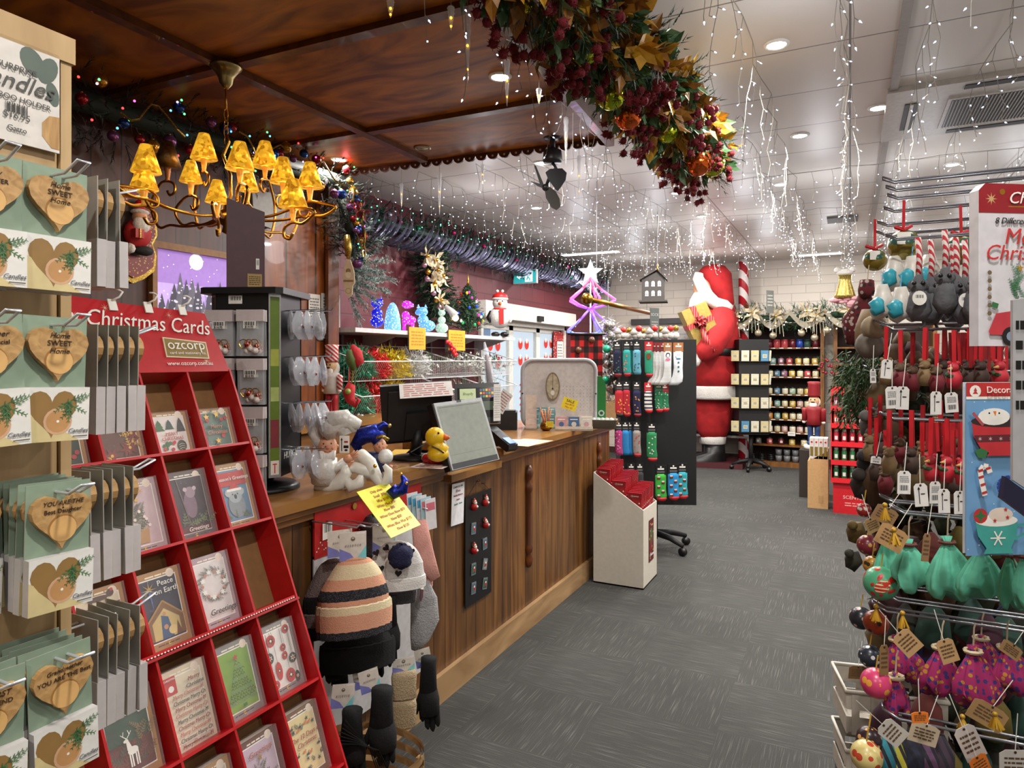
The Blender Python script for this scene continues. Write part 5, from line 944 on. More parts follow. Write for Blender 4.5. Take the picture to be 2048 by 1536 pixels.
animal('pale blue light-up seated fox left of the clear one', 830, 870, 610, 666, glow('4a84c4', '8ac8f8', 1.3), 'sit')
animal('clear pale green light-up animal next to the small decorated tree', 868, 899, 616, 668, glow('8aa898', 'c8e8c8', .8), 'slim')
o = thing('spot_lamp', 'small lit picture lamp glowing beside the clear animal', 'lamp', tuple(onx(908, 640, -3.6))); MB().tube(px([(890, 612), (902, 622), (910, 632)], 6.4), [.02, .03, .045], C('c8c4c0', .3), 10).build('shade', o, True); MB().ball(at(911, 636, 6.38), .03, C('fff0b0', .5, e=25), 8, 6).build('bulb', o, True)
# small decorated tree on shelf
p = onx(936, 672, -3.68); p.z = sz; o = thing('small_christmas_tree', 'small decorated christmas tree with coloured bulbs on the white shelf', 'christmas tree', tuple(p)); b = MB()
for i in range(230):
    f = (i/230)**.8; z = .04+.5*f; r = .2*(1-f)**.8+.01; a = i*2.4; d = V((cos(a), sin(a), .25)); needles(b, (0, 0, z), d, r*U(.85, 1.15)+.02, [PINE, PINE2][i % 2], 14, .011, .7)
b.build('foliage', o); MB().tube([(0, 0, 0), (0, 0, .56)], .008, C('4a3420'), 6).build('trunk', o)
cols = ['c82828', '2848c8', 'c830a0', 'e0c040', '28a060', 'd8d4cc']
for i in range(22): f = U(.05, .85); a = U(-2.6, 1.2); r = .2*(1-f)**.8+.02; b = MB(); b.ball((r*cos(a), r*sin(a), .04+.5*f), .014, C(cols[i % 6], .25, e=.6), 8, 6, (1, 1, 1.3)); b.build('bauble', o)
b = MB(); star3(b, (0, 0, 0), .001, GOLD); b = MB(); b.lathe([(.02, 0), (.006, .03), (.012, .045), (.001, .13)], GOLD, 8, (0, 0, .55)); b.build('finial', o)
# snowman figure
p = onx(1000, 678, -3.55); p.z = sz; o = thing('penguin_figure', 'plush white penguin figure in a red hat and scarf at the shelf end', 'figure', tuple(p), 27)
k = 7.6/1345; FUR = C('d4d2d0', .8, b=.5, s=80)
b = MB(); b.ball((0, 0, 40*k), 22*k, FUR, 16, 10, (1, .85, 1.05)); b.build('body', o); b = MB(); b.ball((0, 0, 68*k), 15*k, FUR, 16, 10); b.build('head', o)
b = MB(); b.lathe([(15*k, 0), (16*k, 4*k), (14*k, 9*k), (4*k, 14*k), (.001, 15*k)], RED, 14, (0, 0, 76*k)); b.build('hat', o); b = MB(); b.lathe([(15*k, 0), (17*k, 2*k), (15*k, 5*k)], WHITE, 14, (0, 0, 74*k)); [b.ball((s*5*k, 0, 92*k), 3*k, WHITE, 8, 6) for s in (-1, 1)]; b.build('hat_trim', o)
b = MB(); b.tube([(0, -14*k, 66*k), (2*k, -20*k, 64*k)], [4*k, .5*k], C('d86820'), 8); b.build('beak', o); b = MB(); [b.ball((s*5*k, -13.5*k, 71*k), 1.6*k, BLACK, 6, 5) for s in (-1, 1)]; b.build('eyes', o)
b = MB(); b.lathe([(13*k, 0), (16*k, 3*k), (13*k, 6*k)], RED, 14, (0, 0, 52*k)); b.cb((3*k, -19*k, 40*k), (9*k, 2*k, 30*k), RED); b.build('scarf', o)
for s in (-1, 1): MB().tube([(s*16*k, 0, 50*k), (s*22*k, -4*k, 38*k), (s*20*k, -8*k, 28*k)], [6*k, 6*k, 2*k], [BLACK, FUR][s > 0], 8).build('flipper', o); MB().ball((s*9*k, -5*k, 5*k), 9*k, BLACK, 10, 6, (1, 1.3, .6)).build('boot', o)
for i, (x0, y0, x1, y1) in enumerate(((818, 655, 851, 698), (897, 661, 930, 700))):
    a_ = onx(x0, y0, -3.485); c_ = onx(x1, y1, -3.485); o = thing('price_note', 'orange handwritten note hanging from the white shelf, %s' % ['under the blue seated fox', 'under the small lamp'][i], 'sign', tuple(a_)); m = face(((a_+c_)/2), 0); w_ = abs(c_.y-a_.y)/2; b = MB(m); b.prism([(-w_, -.1), (w_, -.1), (w_, .1), (-w_, .1)], 0, .001, C('d89c20')); b.lz = .0015; b.words(0, 0, w_*1.5, .14, 5, C('a87018')); b.build('paper', o, True)
# red berry pick and plastic-wrapped stem hanging from the shelf
o = thing('berry_pick', 'red glitter berry pick hanging from the shelf by the orange note', 'ornament', tuple(onx(899, 690, -3.48))); b = MB(); [b.ball(onx(897+U(-4, 4)+i*.7, 683+i*1.3, -3.47), .018, TRED, 8, 6) for i in range(22)]; b.build('berries', o, True)
o = thing('wrapped_stem', 'clear plastic sleeve with a dark sprig hanging off the shelf', 'ornament', tuple(onx(972, 730, -3.45))); MB().tube([onx(*q, -3.45) for q in ((969, 684), (972, 705), (977, 735), (980, 762), (981, 768))], [.01, .03, .05, .055, .05], clear(.3), 8).build('sleeve', o, True); MB().tube([onx(*q, -3.45) for q in ((972, 710), (976, 735), (980, 766))], [.012, .03, .036], C('5c2c34', .7, v=.3, s=90), 8).build('sprig', o, True)
# swag on the wall with poinsettias
o = garland('evergreen_swag', 'tall evergreen swag with cream poinsettias on the maroon wall', [onx(*q, -3.86) for q in ((850, 505), (862, 550), (872, 600), (884, 640))], .15, 260, [PINE, C('14241a'), PINE2], 'wreath', .17, .015); BL = C('0c0c10', .9)
for i, (x, y) in enumerate(((852, 512), (873, 540), (884, 552), (868, 565), (880, 600), (870, 520))):
    b = MB(); c = onx(x, y, -3.68); [leaf(b, c, V((.25, cos(a), sin(a))), .13, .06, C('c8b898', .5, v=.15)) for a in [k*pi/3+i for k in range(6)]]; b.ball(c+V((.02, 0, 0)), .02, GOLD, 6, 4); b.build('poinsettia', o, True)
for i in range(8): b = MB(); bauble(b, onx(850+i*4+U(-8, 12), 530+i*14, -3.68), .028, [C('b88a9c', .2, .6), GOLD][i % 2]); b.build('bauble', o, True)
# long tinsel garland along the top of the maroon wall
gp = [V((-3.84, 4.15, 2.84)), V((-3.84, 6, 2.86)), V((-3.84, 8.5, 2.88)), V((-3.84, 11.0, 2.9))]
o = garland('tinsel_garland', 'long green garland with silver swirls along the top of the maroon wall', gp, .17, 620, [C('16302a', .6), C('1c4438', .5), PINE], 'garland', .17, .012)
SW = C('8c8ca8', .2, .8, v=.4); b = MB()
for i in range(80):
    p, d = along(gp, (i+.5)/80); a0 = U(-.3, .3); pts = [p+V((.19*cos(a), .03*(k-3), .19*sin(a))) for k in range(7) for a in [-1.9+a0+k*.36]]
    b.tube(pts, [.003, .01, .016, .02, .016, .01, .003], SW, 4)
b.build('silver_swirls', o, True)
for i in range(26): p, d = along(gp, (i+.5)/26); b = MB(); b.ball(p+V((.17, U(-.1, .1), U(-.1, .05))), .026, [C('a8205c', .2, .7), C('20805c', .2, .7), C('9a9ab0', .2, .8)][i % 3], 8, 6); b.build('bauble', o, True)
b = MB(); 
for i in range(40): p, d = along(gp, (i+.5)/40*.5); b.ball(p+V((.1+U(0, .08), 0, U(-.05, .17))), .007, LEDM('60ffc0', 1.6), 5, 3)
b.build('green_lights', o, True)['kind'] = 'stuff'
# frosted fir behind the post
o = thing('frosted_fir', 'silvery frosted fir branches reaching out from behind the wooden post', 'artificial tree', (-3.7, 4.3, 1.9)); b = MB(); MF, MF2 = C('5c7a74', .5, v=.2), C('92a8a4', .4, v=.2)
for i in range(15):
    tipx, tipy = [(738, 452), (762, 478), (752, 500), (775, 520), (766, 545), (784, 560), (774, 585), (748, 600), (735, 575), (730, 520), (722, 480), (745, 540), (757, 565), (728, 610), (718, 640)][i]; a_ = at(694, 560-(600-tipy)*.35, 5.45); c_ = at(tipx, tipy, 5.15+.15*(i % 3)); d = c_-a_
    for k in range(34): f = k/34; needles(b, a_+d*f, d.normalized()+rv()*.5, .09, [MF, MF2][k % 2], 12, .006, .8)
b.build('foliage', o, True)
# exit sign
p = onx(1052, 553, -3.8); o = thing('exit_sign', 'lit teal exit sign with a running figure jutting from the maroon wall', 'sign', tuple(p)); m = face(p, -90) @ tr(-.02, 0, 0)
b = MB(m); b.prism([(-.17, -.09), (.17, -.09), (.17, .09), (-.17, .09)], -.05, 0, C('c8ccd0')); b.build('housing', o, True)
b = MB(m); b.lz = .0005; b.rect(0, 0, .32, .165, C('2a9aa0', .4, e=.9)); W2 = C('d0f0f0', .4, e=1.2); b.rect(.06, 0, .11, .14, W2); b.circ(.055, .045, .014, C('2a9aa0', .4, e=.9)); b.line([(.055, .03), (.045, -.01), (.03, -.045)], .016, C('2a9aa0', .4, e=.9)); b.line([(.045, -.01), (.075, -.03), (.07, -.055)], .014, C('2a9aa0', .4, e=.9)); b.line([(.03, .01), (.055, .025), (.08, .005)], .01, C('2a9aa0', .4, e=.9)); b.P([(-.12, 0), (-.07, .035), (-.07, -.035)], W2); b.rect(-.04, 0, .06, .02, W2); b.build('face_panel', o, True)
# things by the post: nutcracker, stocking, wooden ornament, papers
def nutcracker(lab, p, H, yaw, coat, coat2, hatm, legm):
    o = thing('nutcracker', lab, 'nutcracker', tuple(p), yaw); k = H
    b = MB(); b.lathe([(.13*k, 0), (.13*k, .05*k), (.12*k, .055*k)], WHITE, 16); b.build('base', o)
    for s in (-1, 1): MB().lathe([(.035*k, 0), (.045*k, .01*k), (.03*k, .05*k), (.038*k, .2*k), (.042*k, .28*k)], legm, 12, (s*.045*k, 0, .055*k)).build('leg', o); MB().ball((s*.045*k, -.03*k, .08*k), .04*k, legm, 10, 6, (1, 1.4, .7)).build('shoe', o); MB().lathe([(.035*k, 0), (.035*k, .13*k), (.04*k, .16*k), (.02*k, .18*k)], coat2, 10, (s*.12*k, 0, .38*k)).build('arm', o); MB().ball((s*.125*k, -.01*k, .37*k), .026*k, WHITE, 8, 6).build('hand', o)
    b = MB(); b.lathe([(.1*k, 0), (.085*k, .1*k), (.1*k, .2*k), (.09*k, .25*k), (.04*k, .26*k)], coat, 16, (0, 0, .33*k)); b.build('coat', o)
    b = MB(); b.ball((0, 0, .66*k), .07*k, C('d8b088'), 14, 10, (1, 1, 1.1)); b.build('head', o); b = MB(); [b.ball((s*.025*k, -.062*k, .68*k), .01*k, BLACK, 6, 4) for s in (-1, 1)]; b.cb((0, -.07*k, .645*k), (.05*k, .01*k, .012*k), BLACK); b.build('face', o)
    b = MB(); b.ball((0, -.045*k, .605*k), .05*k, WHITE, 10, 8, (1, .6, 1)); b.ball((0, .03*k, .64*k), .08*k, WHITE, 10, 8, (1, .8, 1.1)); b.build('beard', o)
    b = MB(); b.lathe([(.075*k, 0), (.08*k, .02*k), (.075*k, .16*k), (.085*k, .2*k), (.06*k, .205*k)], hatm, 16, (0, 0, .72*k)); b.build('hat', o); return o
RST = stripes('c02830', 'd8d0cc', 2, .03, .5, .4, 0, .6)
nutcracker('red and white striped nutcracker standing on the back bench', (onx(664, 840, -3.38).x, onx(664, 840, -3.38).y, 1.15), .6, 0, C('c8c0bc'), RST, RST, C('a81824'))
o = thing('christmas_stocking', 'red and green curly elf stocking hanging on the wooden post', 'stocking', tuple(at(705, 690, 4.95))); t_ = 4.95
MB().tube(px([(704, 690), (712, 705), (715, 722), (706, 735)], t_), [.015, .045, .05, .02], C('b01c24', .8, b=.4), 10).build('cuff', o, True); MB().tube(px([(698, 700), (702, 720), (707, 740)], t_-.03), [.02, .04, .02], C('4a5a28', .8), 8).build('lining', o, True)
for i, x in enumerate((700, 706, 712)): MB().tube(px([(x, 735), (x-1, 755), (x-4, 775)], t_), .006, [TRED, GLD, C('4a6a3a')][i], 5).build('braid', o, True)
MB().tube(px([(703, 768), (697, 785), (701, 800), (712, 810), (718, 800), (712, 795)], t_), [.03, .045, .035, .025, .014, .006], C('b01c24', .8, b=.4), 10).build('foot', o, True); MB().ball(at(696, 783, t_-.04), .022, C('8aa040', .5), 8, 6).build('button', o, True)
o = thing('cuckoo_ornament', 'pale carved wooden ornament hanging high on the post', 'ornament', tuple(at(697, 560, 5.0))); m = fr(at(697, 560, 4.98), RT, (0, 0, 1)); q = 5/1345
b = MB(m); b.prism([(q*x, q*y) for x, y in ((-9, -10), (-6, -28), (0, -36), (7, -30), (9, -12), (13, -5), (11, 18), (4, 40), (-3, 42), (-9, 25), (-11, 0))], -.006, .006, C('c8b494', .6)); b.lz = .0065; b.rect(0, -q*2, q*20, q*4, C('8a6a48')); b.circ(0, -q*22, q*6, C('a8906c')); b.circ(0, -q*22, q*4.5, C('c8b494')); b.circ(0, q*18, q*5, C('8a6a48')); b.circ(0, q*10, q*6, C('dcccb0')); b.build('plaque', o, True)
MB().tube(px([(694, 470), (696, 495), (697, 518)], 5.0), [.02, .03, .012], GLD, 8).build('gold_tassel', o, True)
for i, (x0, y0, x1, y1, m_, lb) in enumerate(((617, 587, 640, 655, 'b4b0a8', 'grey printed notice pinned to the honey boards behind the spinner'), (642, 586, 680, 655, 'aaa8a2', 'larger grey printed notice pinned beside the wooden post'), (636, 660, 666, 682, '18181a', 'small black chalk sign pinned low on the honey boards'))):
    a_, c_ = onx(x0, y0, XW+.02), onx(x1, y1, XW+.02); o = thing('pinned_notice', lb, 'notice', tuple(c_)); w_, h_ = abs(c_.y-a_.y)/2, abs(a_.z-c_.z)/2; b = MB(face((a_+c_)/2, 0)); b.prism([(-w_, -h_), (w_, -h_), (w_, h_), (-w_, h_)], 0, .002, C(m_)); b.lz = .0023; b.words(0, 0, w_*1.6, h_*1.6, 9 if i < 2 else 2, C('5a5854') if i < 2 else C('c8c4c0')); b.build('paper', o, True)
# snow picture and santa plaque on the boards
a_, c_ = onx(312, 492, XW+.03), onx(505, 640, XW+.03); y0, y1, z1, z0 = a_.y, c_.y, onx(330, 500, XW).z, 1.66; o = thing('lit_picture', 'back-lit picture of snow-laden fir trees under a lilac sky', 'picture', (XW, (y0+y1)/2, z0)); OAK = C('8a6030', .5, v=.2)
b = MB(); [b.box((XW+.001, *p0), (XW+.045, *p1), OAK) for p0, p1 in (((y0-.03, z0-.03), (y1+.03, z0)), ((y0-.03, z1), (y1+.03, z1+.04)), ((y0-.03, z0), (y0, z1)), ((y1, z0), (y1+.03, z1)))]; b.build('frame', o, True)
b = MB(face((XW+.012, (y0+y1)/2, (z0+z1)/2), 0)); w_, h_ = (y1-y0), (z1-z0); SK = [C('8a68b0', .5, e=.9), C('a890c8', .5, e=.9), C('b8bcd0', .5, e=.9)]
for i in range(3): b.rect(0, h_/2-h_*(.5+i)/3*1.0, w_, h_/3+.001, SK[i])
b.circ(-w_*.1, h_*.42, .05, C('d0d4e0', .5, e=1.1), 16)
for i in range(16):
    x = -w_/2+.05+(w_-.1)*i/15; hh_ = h_*U(.5, .85); b.xtree(x, -h_/2, U(.1, .16), hh_, C(['4c4a5c', '6a6878'][i % 2], .6, e=.25), 6)
    for k in range(6): b.circ(x+U(-.03, .03), -h_/2+hh_*(.25+.12*k), .02*(1-k/8), C('c4c0d4', .6, e=.5), 8, .008)
b.rect(0, -h_*.46, w_, h_*.08, C('b8b8cc', .6, e=.5))
for i in range(50): b.circ(U(-.48, .48)*w_, U(-.1, .48)*h_, .003, C('ffffff', .5, e=1.5), 5)
b.build('print', o, True)
p = onx(266, 462, XW+.05); o = thing('santa_plaque', 'large scrolled gold and red plaque with a santa bust on the boards', 'wall decoration', tuple(p)); m = face(p, 0); GR = spots('7c1c1c', 'c8a050', 60, .3, .4)
sc_ = [(x*.0030, y*.0030) for x, y in ((-42, -75), (-20, -90), (0, -98), (22, -88), (44, -70), (48, -40), (40, -20), (50, 0), (46, 40), (30, 70), (0, 84), (-30, 70), (-46, 40), (-50, 0), (-40, -20), (-48, -45))]
b = MB(m); b.prism(sc_, -.04, .0, GLD); b.prism([(x*.88, y*.9) for x, y in sc_], 0, .01, GR); b.prism([(.09*cos(a), .02+.16*sin(a)) for a in [k*pi/12 for k in range(24)]], .01, .014, C('2c1410')); b.build('board', o, True)
b = MB(m); b.ball((0, -.02, .04), .07, C('b01c20', .7), 12, 8, (1.1, 1.2, .7)); b.build('body', o, True); b = MB(m); b.ball((0, .07, .06), .04, SKIN, 12, 8); b.build('head', o, True)
b = MB(m); b.ball((0, .03, .075), .05, FUR, 12, 8, (1, 1, .6)); b.ball((0, .1, .06), .046, FUR, 10, 6, (1.1, .4, 1)); b.build('beard', o, True); b = MB(m); b.ball((.01, .135, .05), .035, RED, 10, 6, (1, 1.2, .8)); b.build('hat', o, True); b = MB(m); b.cb((-.04, -.03, .1), (.05, .05, .04), RED); b.cb((-.04, -.03, .105), (.008, .052, .042), GLD); b.build('gift', o, True)
b = MB(m); b.ball((.03, -.11, .05), .05, C('18181a', .8), 10, 6, (1.2, .6, .6)); b.ball((-.06, -.11, .06), .03, FUR, 8, 6); b.build('boots', o, True)
# garland above the boards and down the post
gq = [V((-3.5, .3, 2.9)), V((-3.5, 1.6, 2.9)), V((-3.5, 3.0, 2.94)), V((-3.48, 4.0, 2.95))]
def lit_garland(lab, path, n, rad, nb):
    o = garland('bauble_garland', lab, path, rad, n, [C('14241a', .7), C('2c1c1c', .7), C('1c2c1c', .7)], 'garland', .16, .007)
    for i in range(nb):
        p, d = along(path, (i+U(.1, .9))/nb); b = MB(); bauble(b, p+V((rad*.8, U(-.05, .05), U(-rad, rad*.4))), U(.025, .04), [C('8a1c24', .25, .7), C('b08030', .25, .8), C('6c3c6c', .25, .6), C('1c3c7c', .25, .7)][i % 4]); b.build('bauble', o, True)
    for k, h in enumerate(('ff60d0', '60c0ff', 'ff4040', '60ff90', 'd0b0ff')):
        b = MB(); [b.ball(along(path, U(0, 1))[0]+V((rad*U(.7, 1), U(-.05, .05), U(-rad, rad*.7))), .007, LEDM(h, 2.5), 5, 3) for _ in range(nb//3)]; b.build('coloured_lights', o, True)['kind'] = 'stuff'
    b = MB(); [b.tube([along(path, f+k*.012)[0]+V((rad+.02*sin(k), 0, .07*sin(k*.9+f*20)-.03)) for k in range(9)], .006, GLD, 5) for f in (.05, .3, .5, .7, .85)]; b.build('gold_cord', o, True) if 0 else None
    for f in (.05, .3, .5, .7, .85): MB().tube([along(path, f+k*.012)[0]+V((rad+.02*sin(k), 0, .07*sin(k*.9+f*20)-.03)) for k in range(9)], .006, GLD, 5).build('gold_cord', o, True)
    b = MB(); [[leaf(b, along(path, f)[0]+V((rad, 0, -.03)), V((.4, cos(a), sin(a))), .1, .05, C('4a5a24', .5) if f < .3 else C('6c1c20', .5)) for a in [k*1.05 for k in range(6)]] for f in (.3,)]; b.build('poinsettia', o, True); return o
lit_garland('dark garland of baubles and coloured lights above the left boarded wall', gq, 420, .2, 46)
lit_garland('dark bauble garland hanging down the wooden post', [V((-3.5, 3.98, 2.9)), V((-3.46, 4.08, 2.7)), V((-3.48, 4.12, 2.4))], 150, .13, 16)
# ================= CHANDELIER =================
hp = onz(452, 133, CANOPY-.035); t_ = (hp-E0).dot(FW); ch = thing('chandelier', 'brass chandelier with curling arms and crinkled gold shades', 'chandelier', tuple(hp))
BRS = C('b88432', .28, 1, v=.15); k_ = t_/1345; zr = EYE+(HY-432)*k_
b = MB(); b.lathe([(.075, 0), (.075, -.008), (.055, -.025), (.035, -.06), (.03, -.085), (.018, -.1), (.012, -.11)][::-1], C('a09060', .3, 1), 20, (hp.x, hp.y, hp.z)); b.build('ceiling_rose', ch, True)
b = MB(); z = hp.z-.11; b.tube([(hp.x, hp.y, z), (hp.x, hp.y, z-.1)], .005, BRS, 6); z -= .1; i = 0
while z > zr+.38: 
    q = V((1, 0, 0)) if i % 2 else V((0, 1, 0)); b.tube([V((hp.x, hp.y, z-.025))+q*.012*cos(a)+V((0, 0, .03*sin(a))) for a in [j*pi/5 for j in range(10)]], .0028, BRS, 5, True); z -= .042; i += 1
b.build('chain', ch, True)
b = MB(); b.tube([V((hp.x+x, hp.y, z_)) for x, z_ in ((.0, zr+.4), (.02, zr+.36), (-.02, zr+.3), (.03, zr+.2), (.035, zr+.1), (.0, zr))], .008, BRS, 8); b.lathe([(.001, -.09), (.02, -.08), (.014, -.05), (.06, -.02), (.07, 0), (.06, .015), (.02, .03), (.012, .06)], BRS, 16, (hp.x, hp.y, zr)); b.build('centre_stem', ch, True)
SHADE = foil('a86a14', 55, .3, 'ffc030', e=.85, st=1.4); SHOFF = foil('6a5030', 55, .4, '8a6c40', st=1); GLOWS = C('ffb838', .4, e=5); BC = C('d89438', .35, .3, e=.35)
heads = [(292, 338, 283), (335, 330, 278), (408, 312, 262), (288, 372, 320), (382, 358, 316), (434, 398, 354), (480, 332, 278), (530, 328, 278), (566, 360, 310), (620, 368, 319), (495, 375, 332), (586, 408, 352), (452, 340, 288)]
kk = 0
for i, (x, yb, yt) in enumerate(heads[:12]):
    # place each shade on its arm circle: outer arms reach .44 m, angle chosen from where it shows
    rr = .43 if i not in (2, 6, 4, 10, 5) else .27; sg = 1 if i in (1, 2, 7, 4, 10, 8) else -1; dy = 0; on = i != 1
    for _ in range(12): dx = (x-1024)/1345*(t_+dy)-(452-1024)/1345*t_; dy = .5*dy+.5*sg*math.sqrt(max(.002, rr*rr-dx*dx))
    tt = t_+dy; c = at(x, yb, tt)
    hs_ = (yb-yt)*tt/1345; dirv = V((c.x-hp.x, c.y-hp.y, 0)); L = dirv.length; dirv.normalize(); base = c-V((0, 0, .085))
    up_ = .02 if yb < 385 else -.02
    pts = [V((hp.x, hp.y, zr))+dirv*.04]+[V((hp.x, hp.y, zr-.03*sin(f*3)+.0))+dirv*(L*f) for f in (.35, .7, .95)]+[V((c.x, c.y, zr))+dirv*(.07+0)+V((0, 0, -.01))]
    zz = base.z; r0 = .055
    pts += [V((c.x, c.y, (zr+zz)/2))+dirv*.13]+[V((c.x, c.y, zz-.0))+dirv*.06+V((0, 0, -.01)), V((c.x, c.y, zz)), V((c.x, c.y, zz-.02))-dirv*.05, V((c.x, c.y, zz-.06))-dirv*.055, V((c.x, c.y, zz-.075))-dirv*.02, V((c.x, c.y, zz-.05))]
    sm = []
    for j in range(len(pts)-1):
        p0, p1, p2, p3 = pts[max(j-1, 0)], pts[j], pts[j+1], pts[min(j+2, len(pts)-1)]
        for f in (0, .25, .5, .75): sm.append(.5*((2*p1)+(p2-p0)*f+(2*p0-5*p1+4*p2-p3)*f*f+(3*p1-p0-3*p2+p3)*f**3))
    sm.append(pts[-1]); MB().tube(sm, .007, BRS, 8).build('arm', ch, True)
    b = MB(); b.lathe([(.011, 0), (.013, .006), (.01, .012), (.02, .085), (.021, .1), (.001, .1)], BC if on else C('a06a40', .4, .3), 10, tuple(base)); b.build('candle_cup', ch, True)
    s0 = c-V((0, 0, .015)); b = MB(); R0, R1 = hs_*.52, hs_*.2
    b.lathe([(R0, 0), (R1, hs_), (R1*.93, hs_), (R0*.96, .001)], SHADE if on else SHOFF, 20, tuple(s0)); sh_ = b.build('shade', ch, True)
    if on:
        b = MB(); b.ball(s0+V((0, 0, hs_*.35)), .016, GLOWS, 8, 6); b.build('bulb', sh_, True)
        lamp('shade_glow', s0+V((0, 0, -.015)), 1.5, .03, (1, .66, .3), (0, 0, 0), 'POINT'); kk += 1
t = thing('wall_lamp_back', 'pale tulip-shaped plate on the boards half behind the chandelier', 'wall light', tuple(onx(548, 430, XW+.02))); t.name = 'wall_plate'; WM[t.name] = t.matrix_basis.copy(); b = MB(face(onx(530, 418, XW+.03), 0)); b.prism([(-.13, .1), (-.12, -.04), (-.06, -.12), (.04, -.13), (.13, -.08), (.17, 0), (.17, .1), (.06, .12)], 0, .02, C('84807c', .5)); b.build('plate', t, True)
# ================= CEILING FAN =================
fp = onz(1105, 258, CEIL); t_ = (fp-E0).dot(FW); o = thing('ceiling_fan', 'black ceiling fan with drooping leaf-shaped blades', 'ceiling fan', tuple(fp)); FB = C('1c1c22', .4)
zf = lambda y: EYE+(HY-y)*t_/1345
b = MB(); b.lathe([(.06, 0), (.062, zf(277)-CEIL), (.02, zf(280)-CEIL)], FB, 18, tuple(fp)); b.build('canopy', o, True)
b = MB(); b.tube([fp, V((fp.x, fp.y, zf(300)))], .018, FB, 10); b.build('rod', o, True); b = MB(); b.lathe([(.06, zf(326)), (.066, zf(320)), (.06, zf(302)), (.03, zf(297))], FB, 16, (fp.x, fp.y, 0)); b.build('motor', o, True)
def blade(pts, d, m): b = MB(fr(at(*pts[0], t_+d), RT, (0, 0, 1)) @ Matrix.Translation((0, 0, 0))); q = t_/1345; x0, y0 = pts[0]; b.prism([((x-x0)*q, (y0-y)*q) for x, y in pts], -.006, .006, m); b.v = [V(p)+FW*(.0) for p in b.v]; b.build('blade', o, True)
blade([(1091, 345), (1097, 360), (1110, 378), (1116, 382), (1122, 374), (1131, 360), (1133, 346), (1124, 337), (1100, 338)], -.03, FB); blade([(1089, 376), (1100, 374), (1112, 384), (1119, 398), (1121, 414), (1113, 420), (1102, 414), (1092, 396)], -.02, C('2c2420', .5)); blade([(1060, 362), (1075, 372), (1090, 378), (1088, 370), (1072, 332), (1068, 330), (1080, 368)], .03, FB)
b = MB(); b.tube([V((fp.x, fp.y, zf(326))), at(1112, 336, t_), at(1100, 352, t_), at(1092, 374, t_)], .012, FB, 8); b.ball(at(1091, 375, t_-.02), .025, FB, 10, 6); b.build('hub', o, True)
# ================= MIDDLE: light-up tree, brass rail, banner, birdhouse =================
c = at(1181, 600, 6.2); o = thing('rope_light_tree', 'light-up rope tree shading from pink to blue with a white star', 'light-up tree', (c.x, c.y, 0)); k_ = 6.2/1345; Z = lambda y: EYE+(HY-y)*k_
for i in range(5):
    a = i*2*pi/5+.4; d = V((cos(a), sin(a), 0)); ks = [(0, 556), (20*k_, 578), (50*k_, 600), (30*k_, 610), (2*k_, 618), (26*k_, 640), (56*k_, 662), (40*k_, 668), (8*k_, 668)]; cl = [LEDM('ff5078', 1.3), LEDM('f060b0', 1.3), LEDM('c060e8', 1.3), LEDM('a050f0', 1.3), LEDM('9058f8', 1.3), LEDM('8070ff', 1.3), LEDM('7088ff', 1.3), LEDM('7088ff', 1.3)]
    b = MB(); P_ = [V((c.x, c.y, Z(y)))+d*r for r, y in ks]; [b.tube([P_[j], P_[j+1]], .011, cl[j], 6) for j in range(8)]; b.build('light_rope', o, True)
b = MB(); b.tube([(c.x, c.y, 0), (c.x, c.y, Z(552))], .008, C('c8c8cc', .4), 6); b.lathe([(.16, 0), (.16, .02), (.02, .03)], BLACK, 16, (c.x, c.y, 0)); b.build('pole', o, True)
b = MB(); star3(b, (c.x, c.y, Z(545)), .12, C('e8f8ff', .3, e=1.5)); b.build('star', o, True)
ra, rb = V((-1.95, 5.26, 2.1)), V((-1.95, 7.25, 2.1)); o = thing('brass_rail', 'long brass rail with a ball end above the far end of the counter', 'rail', tuple(ra)); b = MB(); b.tube([ra, rb], .022, C('9a7430', .3, 1), 12); b.build('rod', o, True); b = MB(); b.ball(ra, .05, C('9a7430', .3, 1), 14, 10); b.build('ball_end', o, True)
b = MB(); [b.tube([V((-1.95, y, 2.11)), V((-1.95, y, CEIL))], .003, GREY, 5) for y in (5.5, 7.1)]; b.build('hanging_wire', o, True)
p = at(1173, 668, 5.5); o = thing('plaid_banner', 'red and black plaid fabric banner hanging from a black bar', 'banner', tuple(p)); q = 5.5/1345
M_PL, T_, B_p, n_, lk_ = nt('plaid'); co = n_('TexCoord'); sp_ = n_('SeparateXYZ'); lk_(co.outputs['Generated'], sp_.inputs[0])
fs_ = []
for ax_, f_ in ((0, 3.5), (2, 6.)):
    mm_ = n_('Math', operation='MULTIPLY', i1=f_); lk_(sp_.outputs[ax_], mm_.inputs[0]); ff_ = n_('Math', operation='FRACT'); lk_(mm_.outputs[0], ff_.inputs[0]); g_ = n_('Math', operation='LESS_THAN', i1=.5); lk_(ff_.outputs[0], g_.inputs[0]); fs_.append(g_.outputs[0])
ad_ = n_('Math', operation='ADD'); lk_(fs_[0], ad_.inputs[0]); lk_(fs_[1], ad_.inputs[1]); hf_ = n_('Math', operation='MULTIPLY', i1=.5); lk_(ad_.outputs[0], hf_.inputs[0]); rp_ = n_('ValToRGB'); rp_.color_ramp.interpolation = 'CONSTANT'; rp_.color_ramp.elements[0].color = (*lin('0c0a0c'), 1); rp_.color_ramp.elements[1].color = (*lin('b81c1c'), 1); rp_.color_ramp.elements[1].position = .9; e_ = rp_.color_ramp.elements.new(.4); e_.color = (*lin('4c1012'), 1); lk_(hf_.outputs[0], rp_.inputs[0]); lk_(rp_.outputs[0], B_p.inputs['Base Color']); B_p.inputs['Roughness'].default_value = .9
